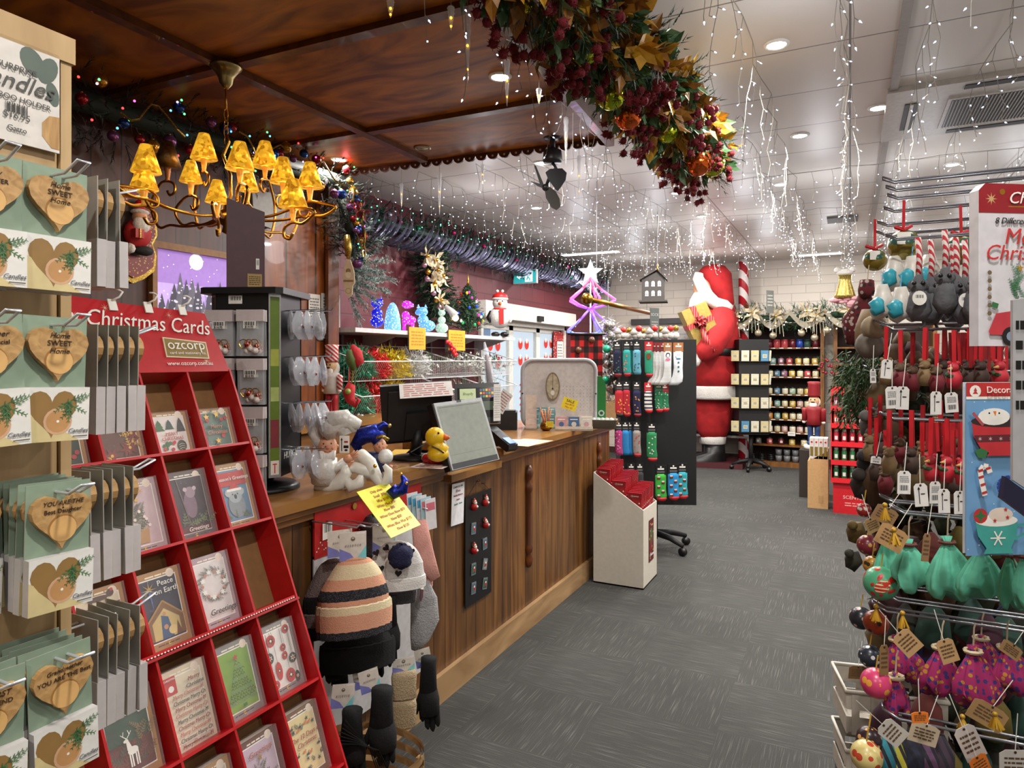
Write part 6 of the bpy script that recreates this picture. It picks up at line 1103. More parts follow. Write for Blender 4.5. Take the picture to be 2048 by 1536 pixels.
m = fr(p, ray(1700, 718)-ray(1650, 718), (0, 0, 1)); b = MB(m); b.prism([(-32*q, -150*q), (32*q, -150*q), (32*q, 0), (-32*q, 0)], -.003, .003, M_PL); b.build('cloth', o, True); b = MB(m); b.tube([(-38*q, 0, .006), (38*q, 0, .006)], .009, BLACK, 8); b.tube([(-34*q, 0, 0), (2*q, 52*q, 0), (34*q, 0, 0)], .003, BLACK, 4); b.tube([(2*q, 52*q, 0), ((1175-1173)*q, 66*q, .0)], .003, BLACK, 4); b.build('hanging_bar', o, True)
for i, (x, y) in enumerate(((-16, -32), (10, -12), (-4, -75))): b = MB(m); b.ball((x*q, y*q, .02), .028, C('6a4a3c', .4, .4), 10, 8); single(b, 'hanging_bauble', 'brown bauble hanging in front of the plaid banner, %s' % ['middle one', 'highest one', 'lowest one'][i], 'bauble', 'brown baubles on the plaid banner')
c = at(1307, 575, 7.0); k_ = 7/1345; o = thing('birdhouse', 'grey wooden birdhouse with arched windows hanging on a cord', 'birdhouse', tuple(c), 12); HG, RF = C('3a3634', .7), C('4a3630', .7); w_, h_, d_ = 22*k_, 27*k_, .09
b = MB(); b.box((-w_, -d_, -h_), (w_, d_, h_*.55), HG); b.add([(-w_, s*d_, h_*.55) for s in (-1, 1)]+[(w_, s*d_, h_*.55) for s in (-1, 1)]+[(w_*.35, s*d_, h_*1.12) for s in (-1, 1)], [(0, 2, 4), (1, 5, 3), (0, 4, 5, 1), (2, 3, 5, 4)], HG); b.build('walls', o)
b = MB(); b.add([(-w_*1.2, -d_*1.3, h_*.5), (-w_*1.2, d_*1.3, h_*.5), (w_*.35, d_*1.3, h_*1.2), (w_*.35, -d_*1.3, h_*1.2), (w_*1.25, -d_*1.3, h_*.45), (w_*1.25, d_*1.3, h_*.45)], [(0, 1, 2, 3), (3, 2, 5, 4)], RF); b.build('roof', o); b = MB(); b.box((-w_*1.25, -d_*1.4, -h_*1.12), (w_*1.25, d_*1.4, -h_), HG); b.build('floor_board', o)
for i in range(6): x, z = (-.55+.55*(i % 3))*w_, (.15 if i < 3 else -.55)*h_; b = MB(face((x, -d_-.001, z), -90)); b.lz = .001; b.rect(0, 0, .035, .04, C('b0b4b8')); b.circ(0, .02, .0175, C('b0b4b8'), 12); b.rect(0, .005, .003, .06, HG); b.rect(0, 0, .035, .003, HG); b.build('window', o)
b = MB(); b.tube([(.35*w_, 0, h_*1.15), (.35*w_, 0, h_*1.7)], .008, BRASS, 6); b.tube([(.35*w_, 0, h_*1.7), (.35*w_, 0, CEIL-c.z)], .003, GREY, 5); b.build('hanging_cord', o)
o = thing('sock_sign', 'small grey sign reading sock above the sock stand', 'sign', tuple(at(1309, 648, 5.9))); m = fr(at(1309, 648, 5.9), V((.55, .83, 0)), (0, 0, 1)); b = MB(m); b.prism([(-.05, -.16), (.05, -.16), (.05, .14), (-.05, .14)], -.003, .003, C('4c5250', .6)); b.build('panel', o, True); txt('SOCK', m @ tr(0, .08, .005), o, C('a8a8a4'), .035, world=True); b = MB(m); b.lz = .004; b.words(0, -.03, .07, .12, 5, C('8a8c88')); b.build('small_print', o, True)
# cardboard cartons, green bag behind the counter end
for i, (x, y0, y1, w, lb) in enumerate(((1222, 850, 800, .2, 'lower brown carton behind the counter end'), (1222, 800, 745, .2, 'upper brown carton behind the counter end'))):
    p = at(x, y0, 6.75); p2 = at(x, y1, 6.75); o = thing('cardboard_carton', lb, 'carton', (p.x, p.y, p.z), 20, 'brown cartons'); b = MB(); b.cb((0, 0, (p2.z-p.z)/2-.002), (w, w, p2.z-p.z-.006), KRAFT); b.build('box', o); b = MB(); b.cb((0, 0, (p2.z-p.z)-.004), (w*.2, w+.002, .003), C('c09a6c', .3)); b.build('tape', o)
p = at(1222, 850, 6.75); o = thing('side_table', 'low table behind the counter end carrying the cartons', 'table', (p.x, p.y, 0), 20); b = MB(); b.cb((0, 0, p.z-.016), (.42, .3, .03), C('7a5a3c')); b.build('table_top', o); [MB().cb((x, y, (p.z-.03)/2), (.04, .04, p.z-.03), C('5a4028')).build('leg', o) for x in (-.18, .18) for y in (-.12, .12)]
p = oncounter(1192, 856, 0); o = thing('green_bag', 'dark green printed bag standing by the pegboard edge', 'bag', (p.x, p.y+.1, CZ), 25); b = MB(); b.prism([(-.03, 0), (.03, 0), (.032, .3), (.0, .36), (-.03, .36)], -.04, .04, C('1c6a2c', .4)); b.v = [V((q.x, q.z, q.y)) for q in b.v]; b.build('body', o); b = MB(face((0, -.041, .1), -90)); b.lz = .001; b.circ(0, 0, .022, C('9ab0a0'), 16); b.circ(0, .0, .012, C('24402c'), 10); b.build('emblem', o)
# silvery hanging decorations beside the banner
for i in range(7):
    p = at(1214+U(-6, 12), 655+i*20, 5.9); b = MB(); [b.ball(p+rv()*.04, U(.02, .045), foil('a8a8a8', 90, .25, 'e8e8e8'), 8, 6) for _ in range(7)]; single(b, 'silver_ornament', 'silvery white crinkled ornament beside the plaid banner, %s from the top' % ['first', 'second', 'third', 'fourth', 'fifth', 'sixth', 'seventh'][i], 'ornament', 'silver ornaments hanging by the banner')
o = thing('silver_garland_post', 'shaggy silver tinsel column behind the silver ornaments', 'tinsel', tuple(at(1216, 720, 6.0))); o.name = 'tinsel_column'; WM[o.name] = o.matrix_basis.copy(); b = MB()
for i in range(900): p = at(1216+U(-11, 11), U(640, 800), 6.0)+rv()*.04; s = rv()*.005; b.add([p-s, p+s, p+rv()*.05], [(0, 1, 2)], TSIL)
b.build('strands', o, True); b = MB(); b.tube([at(1216, 560, 6.02), at(1216, 800, 6.02)], .004, GREY, 5); b.build('cord', o, True)
for i, (x, y) in enumerate(((1213, 698), (1212, 760))): b = MB(); b.ball(at(x, y, 5.8), .035, C('40d0a0', .2, .3), 10, 8); single(b, 'teal_bauble', 'teal glass bauble among the silver ornaments, %s' % ['upper', 'lower'][i], 'bauble', 'teal baubles by the banner')
# ================= SOCK STAND =================
sc = V((-1.48, 5.64, 0)); SY = -66; o = thing('sock_stand', 'tall black panelled sock stand on a castor base', 'display stand', tuple(sc), SY+90)
CB = C('08080a', .6)
b = MB(); b.cb((0, 0, 1.08), (.62, .34, 1.36), CB); b.build('panels', o); b = MB(); b.tube([(0, 0, .08), (0, 0, .42)], .024, CB, 12); b.build('pole', o)
for i in range(5): a = i*2*pi/5+.35; b = MB(); b.tube([(0, 0, .13), (.16*cos(a), .16*sin(a), .12), (.3*cos(a), .3*sin(a), .08)], [.03, .026, .018], CB, 8); L_ = b.build('base_leg', o); b = MB(); b.tube([(.3*cos(a)-.018*sin(a), .3*sin(a)+.018*cos(a), .034), (.3*cos(a)+.018*sin(a), .3*sin(a)-.018*cos(a), .034)], .033, C('0a0a0c', .4), 14); b.build('castor', L_)
SM = tr(*sc, SY+90)
def sock(lab, x, y, m, hd='141416', L=.2, w=.062, toe=None, d=0, foot=False, deco=None, t0=5.42):
    p = at(x, y, t0-d); t = thing('sock_pair', lab, 'socks', m=face(p, SY+U(-6, 6)), group='sock pairs on the black stand'); hm = C(hd, .4)
    b = MB(); b.prism([(-w/2, -.075), (w/2, -.075), (w/2, 0), (-w/2, 0)], -.004, .012, hm); b.lz = .0125; b.rect(0, -.03, w*.6, .012, WHITE); b.circ(0, -.014, .007, WHITE, 8); b.rect(0, -.05, w*.7, .003, GREY); b.rect(0, -.058, w*.7, .003, GREY); b.build('header_card', t)
    b = MB(); n = 12; rings = []
    seq = [(0, 0, w*.5), (.03, 0, w*.52), (L*.6, 0, w*.5), (L*.88, .004, w*.55), (L, .008, w*.42)]
    if foot: seq = [(0, 0, w*.5), (L*.5, 0, w*.46), (L*.75, -.004, w*.55), (L*.9, -.02, w*.7), (L, -.04, w*.5)]
    for dz, dx, r in seq: rings.append([(dx+r*cos(2*pi*k/n), -.07-dz, .004+.011*sin(2*pi*k/n)) for k in range(n)])
    b.loft(rings, m); b.build('sock', t)
    if toe: b = MB(); r = seq[-1]; b.loft([[(r[1]+q*cos(2*pi*k/n), -.07-r[0]+.012-z, .004+.012*sin(2*pi*k/n)) for k in range(n)] for q, z in ((w*.48, 0), (w*.5, .012), (w*.3, .028))], C(toe)); b.build('toe', t)
    if deco: b = MB(); b.lz = .017; deco(b, w, L); b.build('knitted_picture', t)
    return t
def dots(h): return lambda b, w, L: [b.circ(U(-.35, .35)*w, -.08-U(.1, .9)*L, .006, C(h), 6) for _ in range(9)]
def puds(b, w, L):
    for i in range(5): x, y = (-.2+.4*(i % 2))*w, -.1-L*i/5.5; b.rect(x, y, .026, .024, C('4a2a1c')); b.rect(x, y+.008, .022, .012, C('d8d0c8')); b.circ(x, y-.002, .005, RED, 6)
def snowm(b, w, L): b.circ(0, -.105, .022, C('e8ecf0'), 14); b.circ(0, -.105, .026, C('8aa4c8'), 14, .03) if 0 else None; b.circ(0, -.13, .02, C('3a6a9a'), 10, .006); [b.circ(0, -.16-.035*k, .008, C('2c5a5a'), 8) for k in range(3)]; b.circ(-.006, -.1, .003, BLACK, 6); b.circ(.006, -.1, .003, BLACK, 6)
def deerf(b, w, L): b.circ(0, -.12, .02, C('6a4020'), 12, .026); b.circ(0, -.13, .006, RED, 8); [b.line([(s*.008, -.1), (s*.02, -.08)], .003, C('6a4020')) for s in (-1, 1)]
def peng(b, w, L): b.circ(0, -.1, .018, BLACK, 12, .02); b.circ(0, -.104, .012, WHITE, 10, .014); b.circ(0, -.135, .02, C('d87090'), 10, .012)
GS = stripes('9a9c9e', 'd4d4d2', 1, .011, .5, .9)
for x, y, m, kw, lb in ((1234, 683, C('161a38', .9), dict(toe='7a1420', deco=dots('3a6a4a')), 'navy patterned socks at the counter end of the top row'), (1253, 682, C('2c9490', .9), dict(toe='a01c28', deco=dots('d86a50')), 'teal socks with little figures, top row'), (1262, 682, C('24807c', .9), dict(d=-.02), 'teal socks tucked behind the front teal pair, top row'), (1273, 682, C('5c9cb0', .9), dict(deco=dots('24484c')), 'pale blue socks with tiny trees, top row'), (1297, 683, C('248a6c', .9), dict(hd='c02028', deco=deerf, toe='a01c28'), 'green socks with a brown reindeer under a red card'),
    (1312, 685, GS, dict(foot=True, L=.27, d=0, hd='8a2028'), 'grey striped socks, first of the grey row'), (1319, 685, GS, dict(foot=True, L=.27, d=.02, hd='8a2028'), 'grey striped socks, second of the grey row'), (1326, 685, GS, dict(foot=True, L=.27, d=.04, hd='8a2028'), 'grey striped socks, third of the grey row'), (1335, 685, GS, dict(foot=True, L=.27, d=.07, hd='a86a3c', deco=peng), 'grey striped socks with a penguin, front of the grey row'), (1356, 685, C('c8ccd0', .9), dict(foot=True, L=.27, w=.078, d=.05, hd='a86a3c', deco=snowm), 'white snowman socks at the aisle end of the top row'),
    (1238, 763, C('b02430', .9), dict(toe='141414', deco=dots('e0a040')), 'red patterned socks, second row by the counter'), (1252, 762, C('a81c30', .9), dict(toe='a01c28', deco=dots('e0a040')), 'red patterned socks beside the first red pair, second row'), (1273, 763, C('1a1c40', .9), dict(toe='7a1420', deco=dots('c88a30')), 'navy gingerbread socks, second row'), (1296, 765, stripes('1c2440', 'd8d4cc', 1, .03, .4, .9), dict(hd='c02028', toe='b81c28', L=.16), 'navy and white striped socks under a red card'), (1317, 766, spots('1c6a44', 'd8d8d0', 60, .25, .9), dict(toe='b81c28', L=.15, hd='1c6a44'), 'green speckled socks, second row'), (1329, 767, spots('1c6a44', 'd8d8d0', 61, .25, .9), dict(toe='b81c28', L=.14, hd='b01c28'), 'green speckled socks under a red card, second row'),
    (1237, 843, spots('b03874', 'e0b0c8', 50, .25, .9), dict(), 'pink patterned socks, third row by the counter'), (1250, 843, C('2478b4', .9), dict(), 'bright blue socks, third row'), (1258, 843, C('206ca8', .9), dict(d=-.02), 'bright blue socks behind the front blue pair, third row'), (1273, 843, C('8c8480', .9), dict(toe='a01c28', deco=dots('c03030')), 'grey socks with little robins, third row'), (1303, 846, C('247a48', .9), dict(toe='b81c28', L=.22, w=.078, d=.03, deco=dots('d8d8d0')), 'green patterned socks alone on the third row'),
    (1242, 926, C('303034', .9), dict(L=.1), 'dark socks lowest by the counter behind the white bin'), (1262, 926, C('303034', .9), dict(L=.1), 'dark socks on the lowest row above the red packs'), (1279, 926, C('303034', .9), dict(L=.1), 'dark socks above the aisle side of the red packs'), (1321, 930, C('38a038', .9), dict(w=.085, toe='b81c28', L=.2, d=.05, deco=puds), 'bright green pudding socks on the lowest row'), (1346, 928, C('2484c0', .9), dict(w=.085, toe='b81c28', L=.2, d=.05, deco=puds), 'bright blue pudding socks on the lowest row'), (1364, 926, C('2898a4', .9), dict(w=.08, toe='b81c28', L=.2, d=.02, deco=puds), 'turquoise pudding socks on the lowest row'),
    (1381, 800, C('a85060', .9), dict(toe='141414', foot=True, L=.3, w=.05, hd='9a2a3a', t0=5.95), 'pinkish socks on the aisle side of the stand'), (1382, 870, C('1c1c30', .9), dict(toe='b81c28', L=.26, w=.05, t0=5.95), 'dark socks with red toes on the aisle side of the stand')):
    sock(lb, x, y, m, **kw)
# white ornaments heaped on top of the stand
for i in range(12):
    x = 1236+i*10.5; p = at(x, 668-U(0, 8), 5.75+.1*(i % 3)); o = thing('white_ornament', '%s white and silver snow figure on top of the sock stand, counting from the counter' % ['first', 'second', 'third', 'fourth', 'fifth', 'sixth', 'seventh', 'eighth', 'ninth', 'tenth', 'eleventh', 'twelfth'][i], 'ornament', (p.x, p.y, 1.775), 0, 'white ornaments on the sock stand'); b = MB(); z = p.z-1.775
    b.ball((0, 0, max(.03, z*.4)), max(.03, z*.4), C('c8c4bc', .5, v=.2), 8, 6); b.build('body', o); b = MB()
    if i % 3: b.ball((0, 0, z*.95+.02), .028, [C('d8d4cc'), RED, GLD][i % 3], 8, 6); b.build('head', o)
    else: b.lathe([(.05, 0), (.001, .05)], C('a8a49c'), 4, (0, 0, z*.8)); b.build('roof', o)
# ================= WHITE DUMP BIN WITH RED PACKS =================
o = thing('dump_bin', 'tall white cardboard bin with a slanting top at the counter end', 'display bin', (-1.46, 4.75, 0)); WB = C('c8c2b6', .6, v=.05)
x0, x1, y0, y1 = -1.645, -1.28, 4.57, 4.93; zl, zr_ = .79, .55
def wallp(a, b_, za, zb): bb = MB(); bb.add([(a[0], a[1], 0), (b_[0], b_[1], 0), (b_[0], b_[1], zb), (a[0], a[1], za)], [(0, 1, 2, 3)], WB); return bb
b = MB(); th = .008
for a, q, za, zb in (((x0, y0), (x1, y0), zl, zr_), ((x1, y0), (x1, y1), zr_, zr_), ((x1, y1), (x0, y1), zr_, zl), ((x0, y1), (x0, y0), zl, zl)):
    a3, q3 = V((*a, 0)), V((*q, 0)); n = (q3-a3).normalized().cross(V((0, 0, 1)))*-th; vs = [a3, q3, q3+V((0, 0, zb)), a3+V((0, 0, za))]; b.add(vs+[v+n for v in vs], [(0, 1, 2, 3), (7, 6, 5, 4), (3, 2, 6, 7), (0, 4, 5, 1)], WB)
b.box((x0, y0, .0), (x1, y1, .01), WB); b.build('walls', o, True)
m = face((x1+.001, 4.77, .3), 0); b = MB(m); b.lz = .001; b.rect(0, 0, .13, .3, C('5c1418')); b.circ(0, .02, .04, GRN, 10, .07); b.xtree(0, -.08, .08, .14, C('7a2424'), 3); [b.circ(U(-.05, .05), U(-.13, .13), .008, C('c8a060'), 6) for _ in range(12)]; b.build('printed_panel', o, True); txt('Christmas', m @ tr(0, -.1, .006), o, WHITE, .028, .3, world=True)
RP = spots('a01820', 'd8d0cc', 45, .22, .4, '2c5a38')
def redpack(): 
    t = thing('gift_pack', None, 'packet'); b = MB(); b.cb((0, 0, -.15), (.1, .022, .3), RP); b.build('box', t); b = MB(); b.cb((0, 0, .02), (.102, .024, .05), C('901420', .35)); b.m = face((0, -.0125, .02), -90); b.lz = .0006; b.rect(0, 0, .075, .03, C('7a1018')); b.rect(0, -.008, .05, .002, GOLD); b.build('header', t); txt('Christmas', face((0, -.015, .022), -90), t, C('e0c8c0'), .014, .3)
    b = MB(); b.lz = 0; b.m = face((0, -.0115, -.12), -90); b.rect(-.03, 0, .018, .16, C('5ca088')); b.rect(-.012, 0, .016, .16, C('1c2c6a')); b.circ(-.03, .03, .008, RED); b.circ(-.012, .01, .007, C('d89070')); b.xtree(.025, -.06, .04, .07, GRN); b.build('picture', t); return t
RPK = reg(redpack()); i = 0
for r in range(9):
    for c_ in range(3):
        x = x0+.065+.115*c_; y = y0+.04+.036*r; zt = .79-(.24)*(x-x0)/(x1-x0)+.02+.004*r; m = tr(x, y, zt, U(-4, 4)); lb = 'red christmas gift pack in the white bin, %s row from the front, %s' % (['first', 'second', 'third', 'fourth', 'fifth', 'sixth', 'seventh', 'eighth', 'ninth'][r], ['counter side', 'middle', 'aisle side'][c_]); put(RPK, m, lb, 'red gift packs in the white bin')
# ================= GIANT SANTA =================
ST = 10.05; sp0 = at(1412, 932, ST); o = thing('giant_santa', 'giant plush santa figure in a red hooded robe, carrying a gold gift, facing the counter', 'santa figure', (sp0.x, sp0.y, .08)); kq = ST/1345
VEL = C('980a10', .85, v=.25, s=9); FURW = C('d0ccc6', .85, v=.08, s=60, b=.6)
def rp(cx, y, hw, dep, tilt=0, n=28, fold=.0, f=7, t=ST): c = at(cx, y, t); return [c+(RT*(hw*kq*cos(a))+FW*(dep*kq*sin(a)))*(1+fold*cos(a*f))+V((0, 0, -tilt*kq*cos(a))) for a in [2*pi*k/n for k in range(n)]]
def pl(name, rings, m, cap=True): return MB().loft(rings, m, cap).build(name, o, True)
pl('robe', [rp(1432, 600, 16, 14), rp(1434, 612, 34, 26), rp(1434, 640, 42, 34, fold=.02), rp(1430, 670, 47, 38, fold=.02), rp(1428, 702, 48, 40, fold=.03), rp(1427, 740, 52, 42, fold=.03, f=9), rp(1427, 772, 55, 44, fold=.03, f=9)], VEL)
pl('hem_trim', [rp(1427, 771, 55, 45, fold=.02, f=9), rp(1427, 775, 57, 46, fold=.02, f=9), rp(1427, 793, 57, 46, fold=.02, f=9), rp(1427, 797, 54, 44, fold=.02, f=9)], FURW)
for cx, t2 in ((1427, 0), (1422, .5)):
    nm = '' ; T2 = ST+t2
    pl('trouser_leg', [rp(cx+2, 790, 42, 24, fold=.03, t=T2), rp(cx, 830, 37, 24, fold=.04, t=T2), rp(cx-1, 860, 32, 22, fold=.04, t=T2), rp(cx, 876, 24, 18, t=T2)], VEL)
    pl('cuff', [rp(cx, 871, 23, 18, t=T2), rp(cx, 873, 25, 20, t=T2), rp(cx, 886, 24, 19, t=T2), rp(cx, 888, 21, 17, t=T2)], FURW)
    pl('boot', [rp(cx+1, 886, 20, 16, t=T2), rp(cx+2, 905, 21, 16, t=T2), rp(cx-12, 912, 36, 18, t=T2), rp(cx-16, 922, 42, 20, t=T2), rp(cx-16, 929, 42, 20, t=T2)], C('08080a', .4))
pl('belt', [rp(1430, 697, 50, 42), rp(1430, 698, 51.5, 43), rp(1430, 710, 51.5, 43), rp(1430, 711, 50, 42)], C('161212', .4))
pl('hood', [rp(1430, 529, 10, 8), rp(1428, 533, 22, 20, 0), rp(1430, 545, 32, 28, 3), rp(1434, 565, 30, 27, 5), rp(1440, 585, 26, 24, 6), rp(1446, 600, 22, 20, 6), rp(1447, 612, 16, 14, 6)], VEL)
MB().tube(px([(1398, 546), (1396, 556), (1404, 572), (1414, 592), (1430, 606), (1450, 612), (1462, 618)], ST-.2), [.06, .08, .09, .1, .09, .09, .06], FURW, 12).build('hood_trim', o, True)
c = at(1404, 578, ST-.05); b = MB(); b.ball(c, .13, C('c89070', .6), 16, 10, (1, 1, 1.2)); b.build('head', o, True); b = MB(); b.ball(at(1396, 577, ST-.1), .045, C('d08060', .5), 10, 6); b.ball(at(1400, 566, ST-.17), .018, BLACK, 6, 4); b.build('nose', o, True)
MB().tube(px([(1402, 588), (1398, 605), (1392, 622), (1388, 640)], ST-.12), [.1, .14, .12, .03], FURW, 12).build('beard', o, True)
MB().tube(px([(1446, 628, ST-.25), (1440, 660, ST-.4), (1422, 690, ST-.5), (1402, 706, ST-.5), (1392, 710, ST-.5)], ST), [.17, .2, .19, .15, .1], VEL, 16).build('sleeve', o, True)
gm = fr(at(1400, 652, ST-.42), RT+V((0, 0, .45)), V((0, 0, 1))); b = MB(gm); q = kq; b.prism([(-26*q, -40*q), (24*q, -40*q), (24*q, 40*q), (-26*q, 40*q)], -.1, .14, C('a8904a', .35, .5, v=.15)); b.build('gift_box', o, True)
RIB = stripes('a01820', 'c86860', 0, .03, .6, .4); b = MB(gm); b.box((-27*q, 2*q, -.105), (25*q, 12*q, .147), RIB); b.box((-8*q, -41*q, -.105), (2*q, 41*q, .148), RIB); [b.tube([V((-3*q, 8*q, .15)), V((-3*q+10*q*cos(a), 8*q+9*q*sin(a), .22)), V((-3*q+3*q*cos(a+.6), 8*q+3*q*sin(a+.6), .17))], [.02, .04, .02], RIB, 6) for a in [k*1.05 for k in range(6)]]; b.tube([V((-3*q, 6*q, .16)), V((-8*q, -24*q, .2)), V((-2*q, -52*q, .2))], [.02, .05, .05], RIB, 6); b.build('ribbon', o, True)
# gloved hand under the gift: palm, fingers, thumb
hc = at(1387, 722, ST-.5); b = MB(); b.tube([at(1396, 712, ST-.5), hc, at(1378, 728, ST-.5)], [.08, .1, .07], FURW, 12)
for k in range(4): b.tube([at(1382, 716+k*6, ST-.55+.03*k), at(1374, 716+k*5, ST-.58), at(1370, 712+k*4, ST-.56)], [.032, .03, .018], FURW, 8)
b.tube([at(1388, 714, ST-.55), at(1384, 706, ST-.6), at(1380, 702, ST-.6)], [.035, .03, .02], FURW, 8); b.build('glove', o, True)
o2 = thing('plinth', 'low dark red plinth under the giant santa', 'plinth', (sp0.x, sp0.y, 0)); b = MB(tr(sp0.x+.05, sp0.y+.12, 0, 8)); b.prism([(-.55, -.3), (.45, -.3), (.55, .5), (-.55, .5)], 0, .079, C('4a141c', .6)); b.build('top_board', o2, True)
# low side tables behind the santa
for i, (x, lb) in enumerate(((1400, 'low white table with dark trays behind the santa\'s boots'), (1466, 'low white table between the santa and the candle shelves'))):
    p = ony(x, 880, 10.85); o = thing('low_table', lb, 'table', (p.x, 10.8, 0), 0); b = MB(); b.cb((0, 0, .42), (.5, .4, .03), C('a8a4a0')); b.build('table_top', o); [MB().cb((a, c_, .2), (.03, .03, .4), GREY).build('leg', o) for a in (-.22, .22) for c_ in (-.16, .16)]
    b = MB(tr(p.x, 10.78, .436)); b.loft([[(a*s, c_*s*.8, z) for a, c_ in rrect(.18, .16, .03, 3)] for z, s in ((0, .9), (.16, 1), (.16, .96), (.02, .86))], C('1c1a20', .6)); single(b, 'black_basket', 'black tray basket on the %s' % ['table behind the santa', 'table beside the candle shelves'][i], 'basket', 'black baskets on low tables')
    for j in range(4): b = MB(tr(p.x-.12+.08*j, 10.76, .455)); b.cb((0, 0, .08), (.05, .05, .16), [C('a83c50'), C('c8c4cc'), C('8a4a6a'), RED][j]); single(b, 'boxed_gift', '%s small boxed gift in the black basket %s' % (['first', 'second', 'third', 'fourth'][j], ['behind the santa', 'beside the candle shelves'][i]), 'box', 'small boxed gifts in the baskets')
# ================= CANDLE SHELVES =================
CS = wood('5c3814', '8a5a24', (1, 1, .15), 10, .5, .04, None, 'pine_shelves'); CSD = C('2c1a10', .7)
xa, xb, yf, yb_ = -1.49, -.335, 10.68, 11.05; o = thing('candle_shelving', 'pine shelving unit holding rows of jar candles against the white brick wall', 'shelving', ((xa+xb)/2, yf, 0))
for x in (xa, xb-.05): MB().box((x, yf, 0), (x+.05, yb_, 2.12), CS).build('upright', o, True)
MB().box((xa+.05, yb_-.012, 0), (xb-.05, yb_, 2.1), CSD).build('back_panel', o, True)
SZ = [1.77, 1.526, 1.34, 1.08, .895, .71, .517, .324, .07]
for z in SZ: MB().box((xa+.05, yf+.005, z-.022), (xb-.05, yb_-.012, z), CS).build('shelf', o, True)
MB().box((xa, yf, 2.1), (xb, yb_, 2.13), CS).build('top_board', o, True); MB().box((xa, yf-.01, 0), (xb, yf+.01, .06), CS).build('kickboard', o, True)
b = MB()
for z in SZ[:7]:
    for i in range(9): b.box((xa+.09+i*.115, yf-.001, z-.016), (xa+.15+i*.115, yf+.004, z-.004), WHITE)
b.build('price_tickets', o, True)['kind'] = 'stuff'
o = thing('second_shelving', 'end of the next pine shelving unit beside the red candle display', 'shelving', (-.16, yf, 0)); MB().box((-.215, yf, 0), (-.165, yb_, 2.12), CS).build('upright', o, True); MB().box((-.165, yb_-.02, 0), (1.0, yb_, 2.1), CSD).build('back_panel', o, True); [MB().box((-.165, yf, z-.022), (1.0, yb_-.02, z), CS).build('shelf', o, True) for z in SZ]; MB().box((1.0, yf, 0), (1.05, yb_, 2.12), CS).build('upright', o, True)
def jar(hx, lid='18181a', s=1, tagd=True):
    t = thing('jar_candle', None, 'candle'); b = MB(); b.lathe([(.04*s, 0), (.043*s, .006), (.043*s, .075*s), (.036*s, .085*s)], C(hx, .25), 16); b.build('jar', t); b = MB(); b.lathe([(.034*s, .084*s), (.04*s, .086*s), (.04*s, .1*s), (.034*s, .103*s)], C(lid, .3), 16); b.build('lid', t)
    if tagd: b = MB(face((0, -.0432*s, .045*s), -90)); b.lz = .0008; b.rect(0, 0, .034, .03, C('e0dccc')); b.rect(0, .004, .022, .003, INK); b.rect(0, -.005, .016, .002, INK); b.build('label', t)
    return t
CN = {'pale cream': 'd0c49c', 'soft pink': 'c8a09c', 'pale green': '9ab49a', 'dusty blue': '5c84a0', 'yellow': 'c8a850', 'coral red': 'b8484c', 'ivory': 'd4ccb4', 'mauve': '8c6078', 'orange': 'b87c34', 'sea green': '7ca8a0', 'dark red': '5c1420', 'deep green': '2c4c40', 'royal blue': '2444a0', 'olive': '5c6a40', 'grey': '6c6c6c'}
JP = {}
ordn = ['first', 'second', 'third', 'fourth', 'fifth', 'sixth', 'seventh', 'eighth', 'ninth', 'tenth']
rows = [(1.77, 'top', ['dark red', 'olive', 'olive', 'dark red', 'coral red', 'coral red', 'dark red', 'royal blue', 'deep green', 'dark red']), (1.526, 'second', ['soft pink', 'ivory', 'mauve', 'sea green', 'mauve', 'coral red', 'yellow', 'pale cream', 'yellow']), (1.34, 'third', ['pale cream', 'mauve', 'coral red', 'pale cream', 'dusty blue', 'mauve', 'yellow', 'pale cream', 'coral red', 'pale cream']), (1.08, 'fourth', ['ivory', 'pale green', 'ivory', 'pale cream', 'dusty blue', 'ivory', 'pale green', 'pale cream', 'yellow', 'soft pink']), (.895, 'fifth', ['ivory', 'pale cream', 'yellow', 'orange', 'sea green', 'pale cream', 'yellow', 'soft pink', 'pale cream', 'ivory']), (.71, 'sixth', ['ivory', 'pale green', 'pale cream', 'orange', 'sea green', 'yellow', 'pale cream', 'ivory', 'pale cream', 'ivory']), (.517, 'seventh', ['ivory', 'pale cream', 'ivory', 'ivory', 'pale cream', 'soft pink', 'ivory', 'soft pink', 'ivory', 'ivory']), (.324, 'eighth', ['grey', 'grey', 'coral red', 'dark red', 'yellow', 'pale cream', 'grey'])]
for z, rn_, cs in rows:
    n = len(cs)
    for i, c_ in enumerate(cs):
        k = (c_, z > 1.7); 
        if k not in JP: JP[k] = reg(jar(CN[c_], '18181a' if z < 1.7 else CN[c_], 1 if z < 1.7 else 1.15, z < 1.7))
        put(JP[k], tr(xa+.1+(xb-xa-.22)*i/(n-1)+U(-.006, .006), yf+.075+U(0, .02), z+.001, U(-20, 20)), '%s jar candle, %s from the santa side on the %s shelf' % (c_, ordn[i], rn_), 'jar candles on the pine shelves')
GJ = None
for i in range(5):
    for j in range(2): b = MB(); b.lathe([(.04, 0), (.048, .09), (.044, .09), (.038, .01)], C('6c6e70', .4, v=.3, s=90), 14, (0, 0, 0)) if GJ is None else None; GJ = GJ or b.build('metal_pail_mesh').data; q = bpy.data.objects.get('metal_pail_mesh'); q2 = q if (i, j) == (0, 0) else q.copy(); (COL.objects.link(q2) if q2 is not q else None); q2.location = (xb-.62+i*.115, yf+.09, .071+.092*j); tag(q2, 'small grey patterned pail on the bottom shelf, %s stack from the santa side, %s one' % (ordn[i], ['lower', 'upper'][j]), 'pail', 'grey pails on the bottom shelf'); q2['x'] = 1
for q in list(S.objects):
    if q.name.startswith('metal_pail_mesh'): q.name = 'metal_pail'; del q['x']
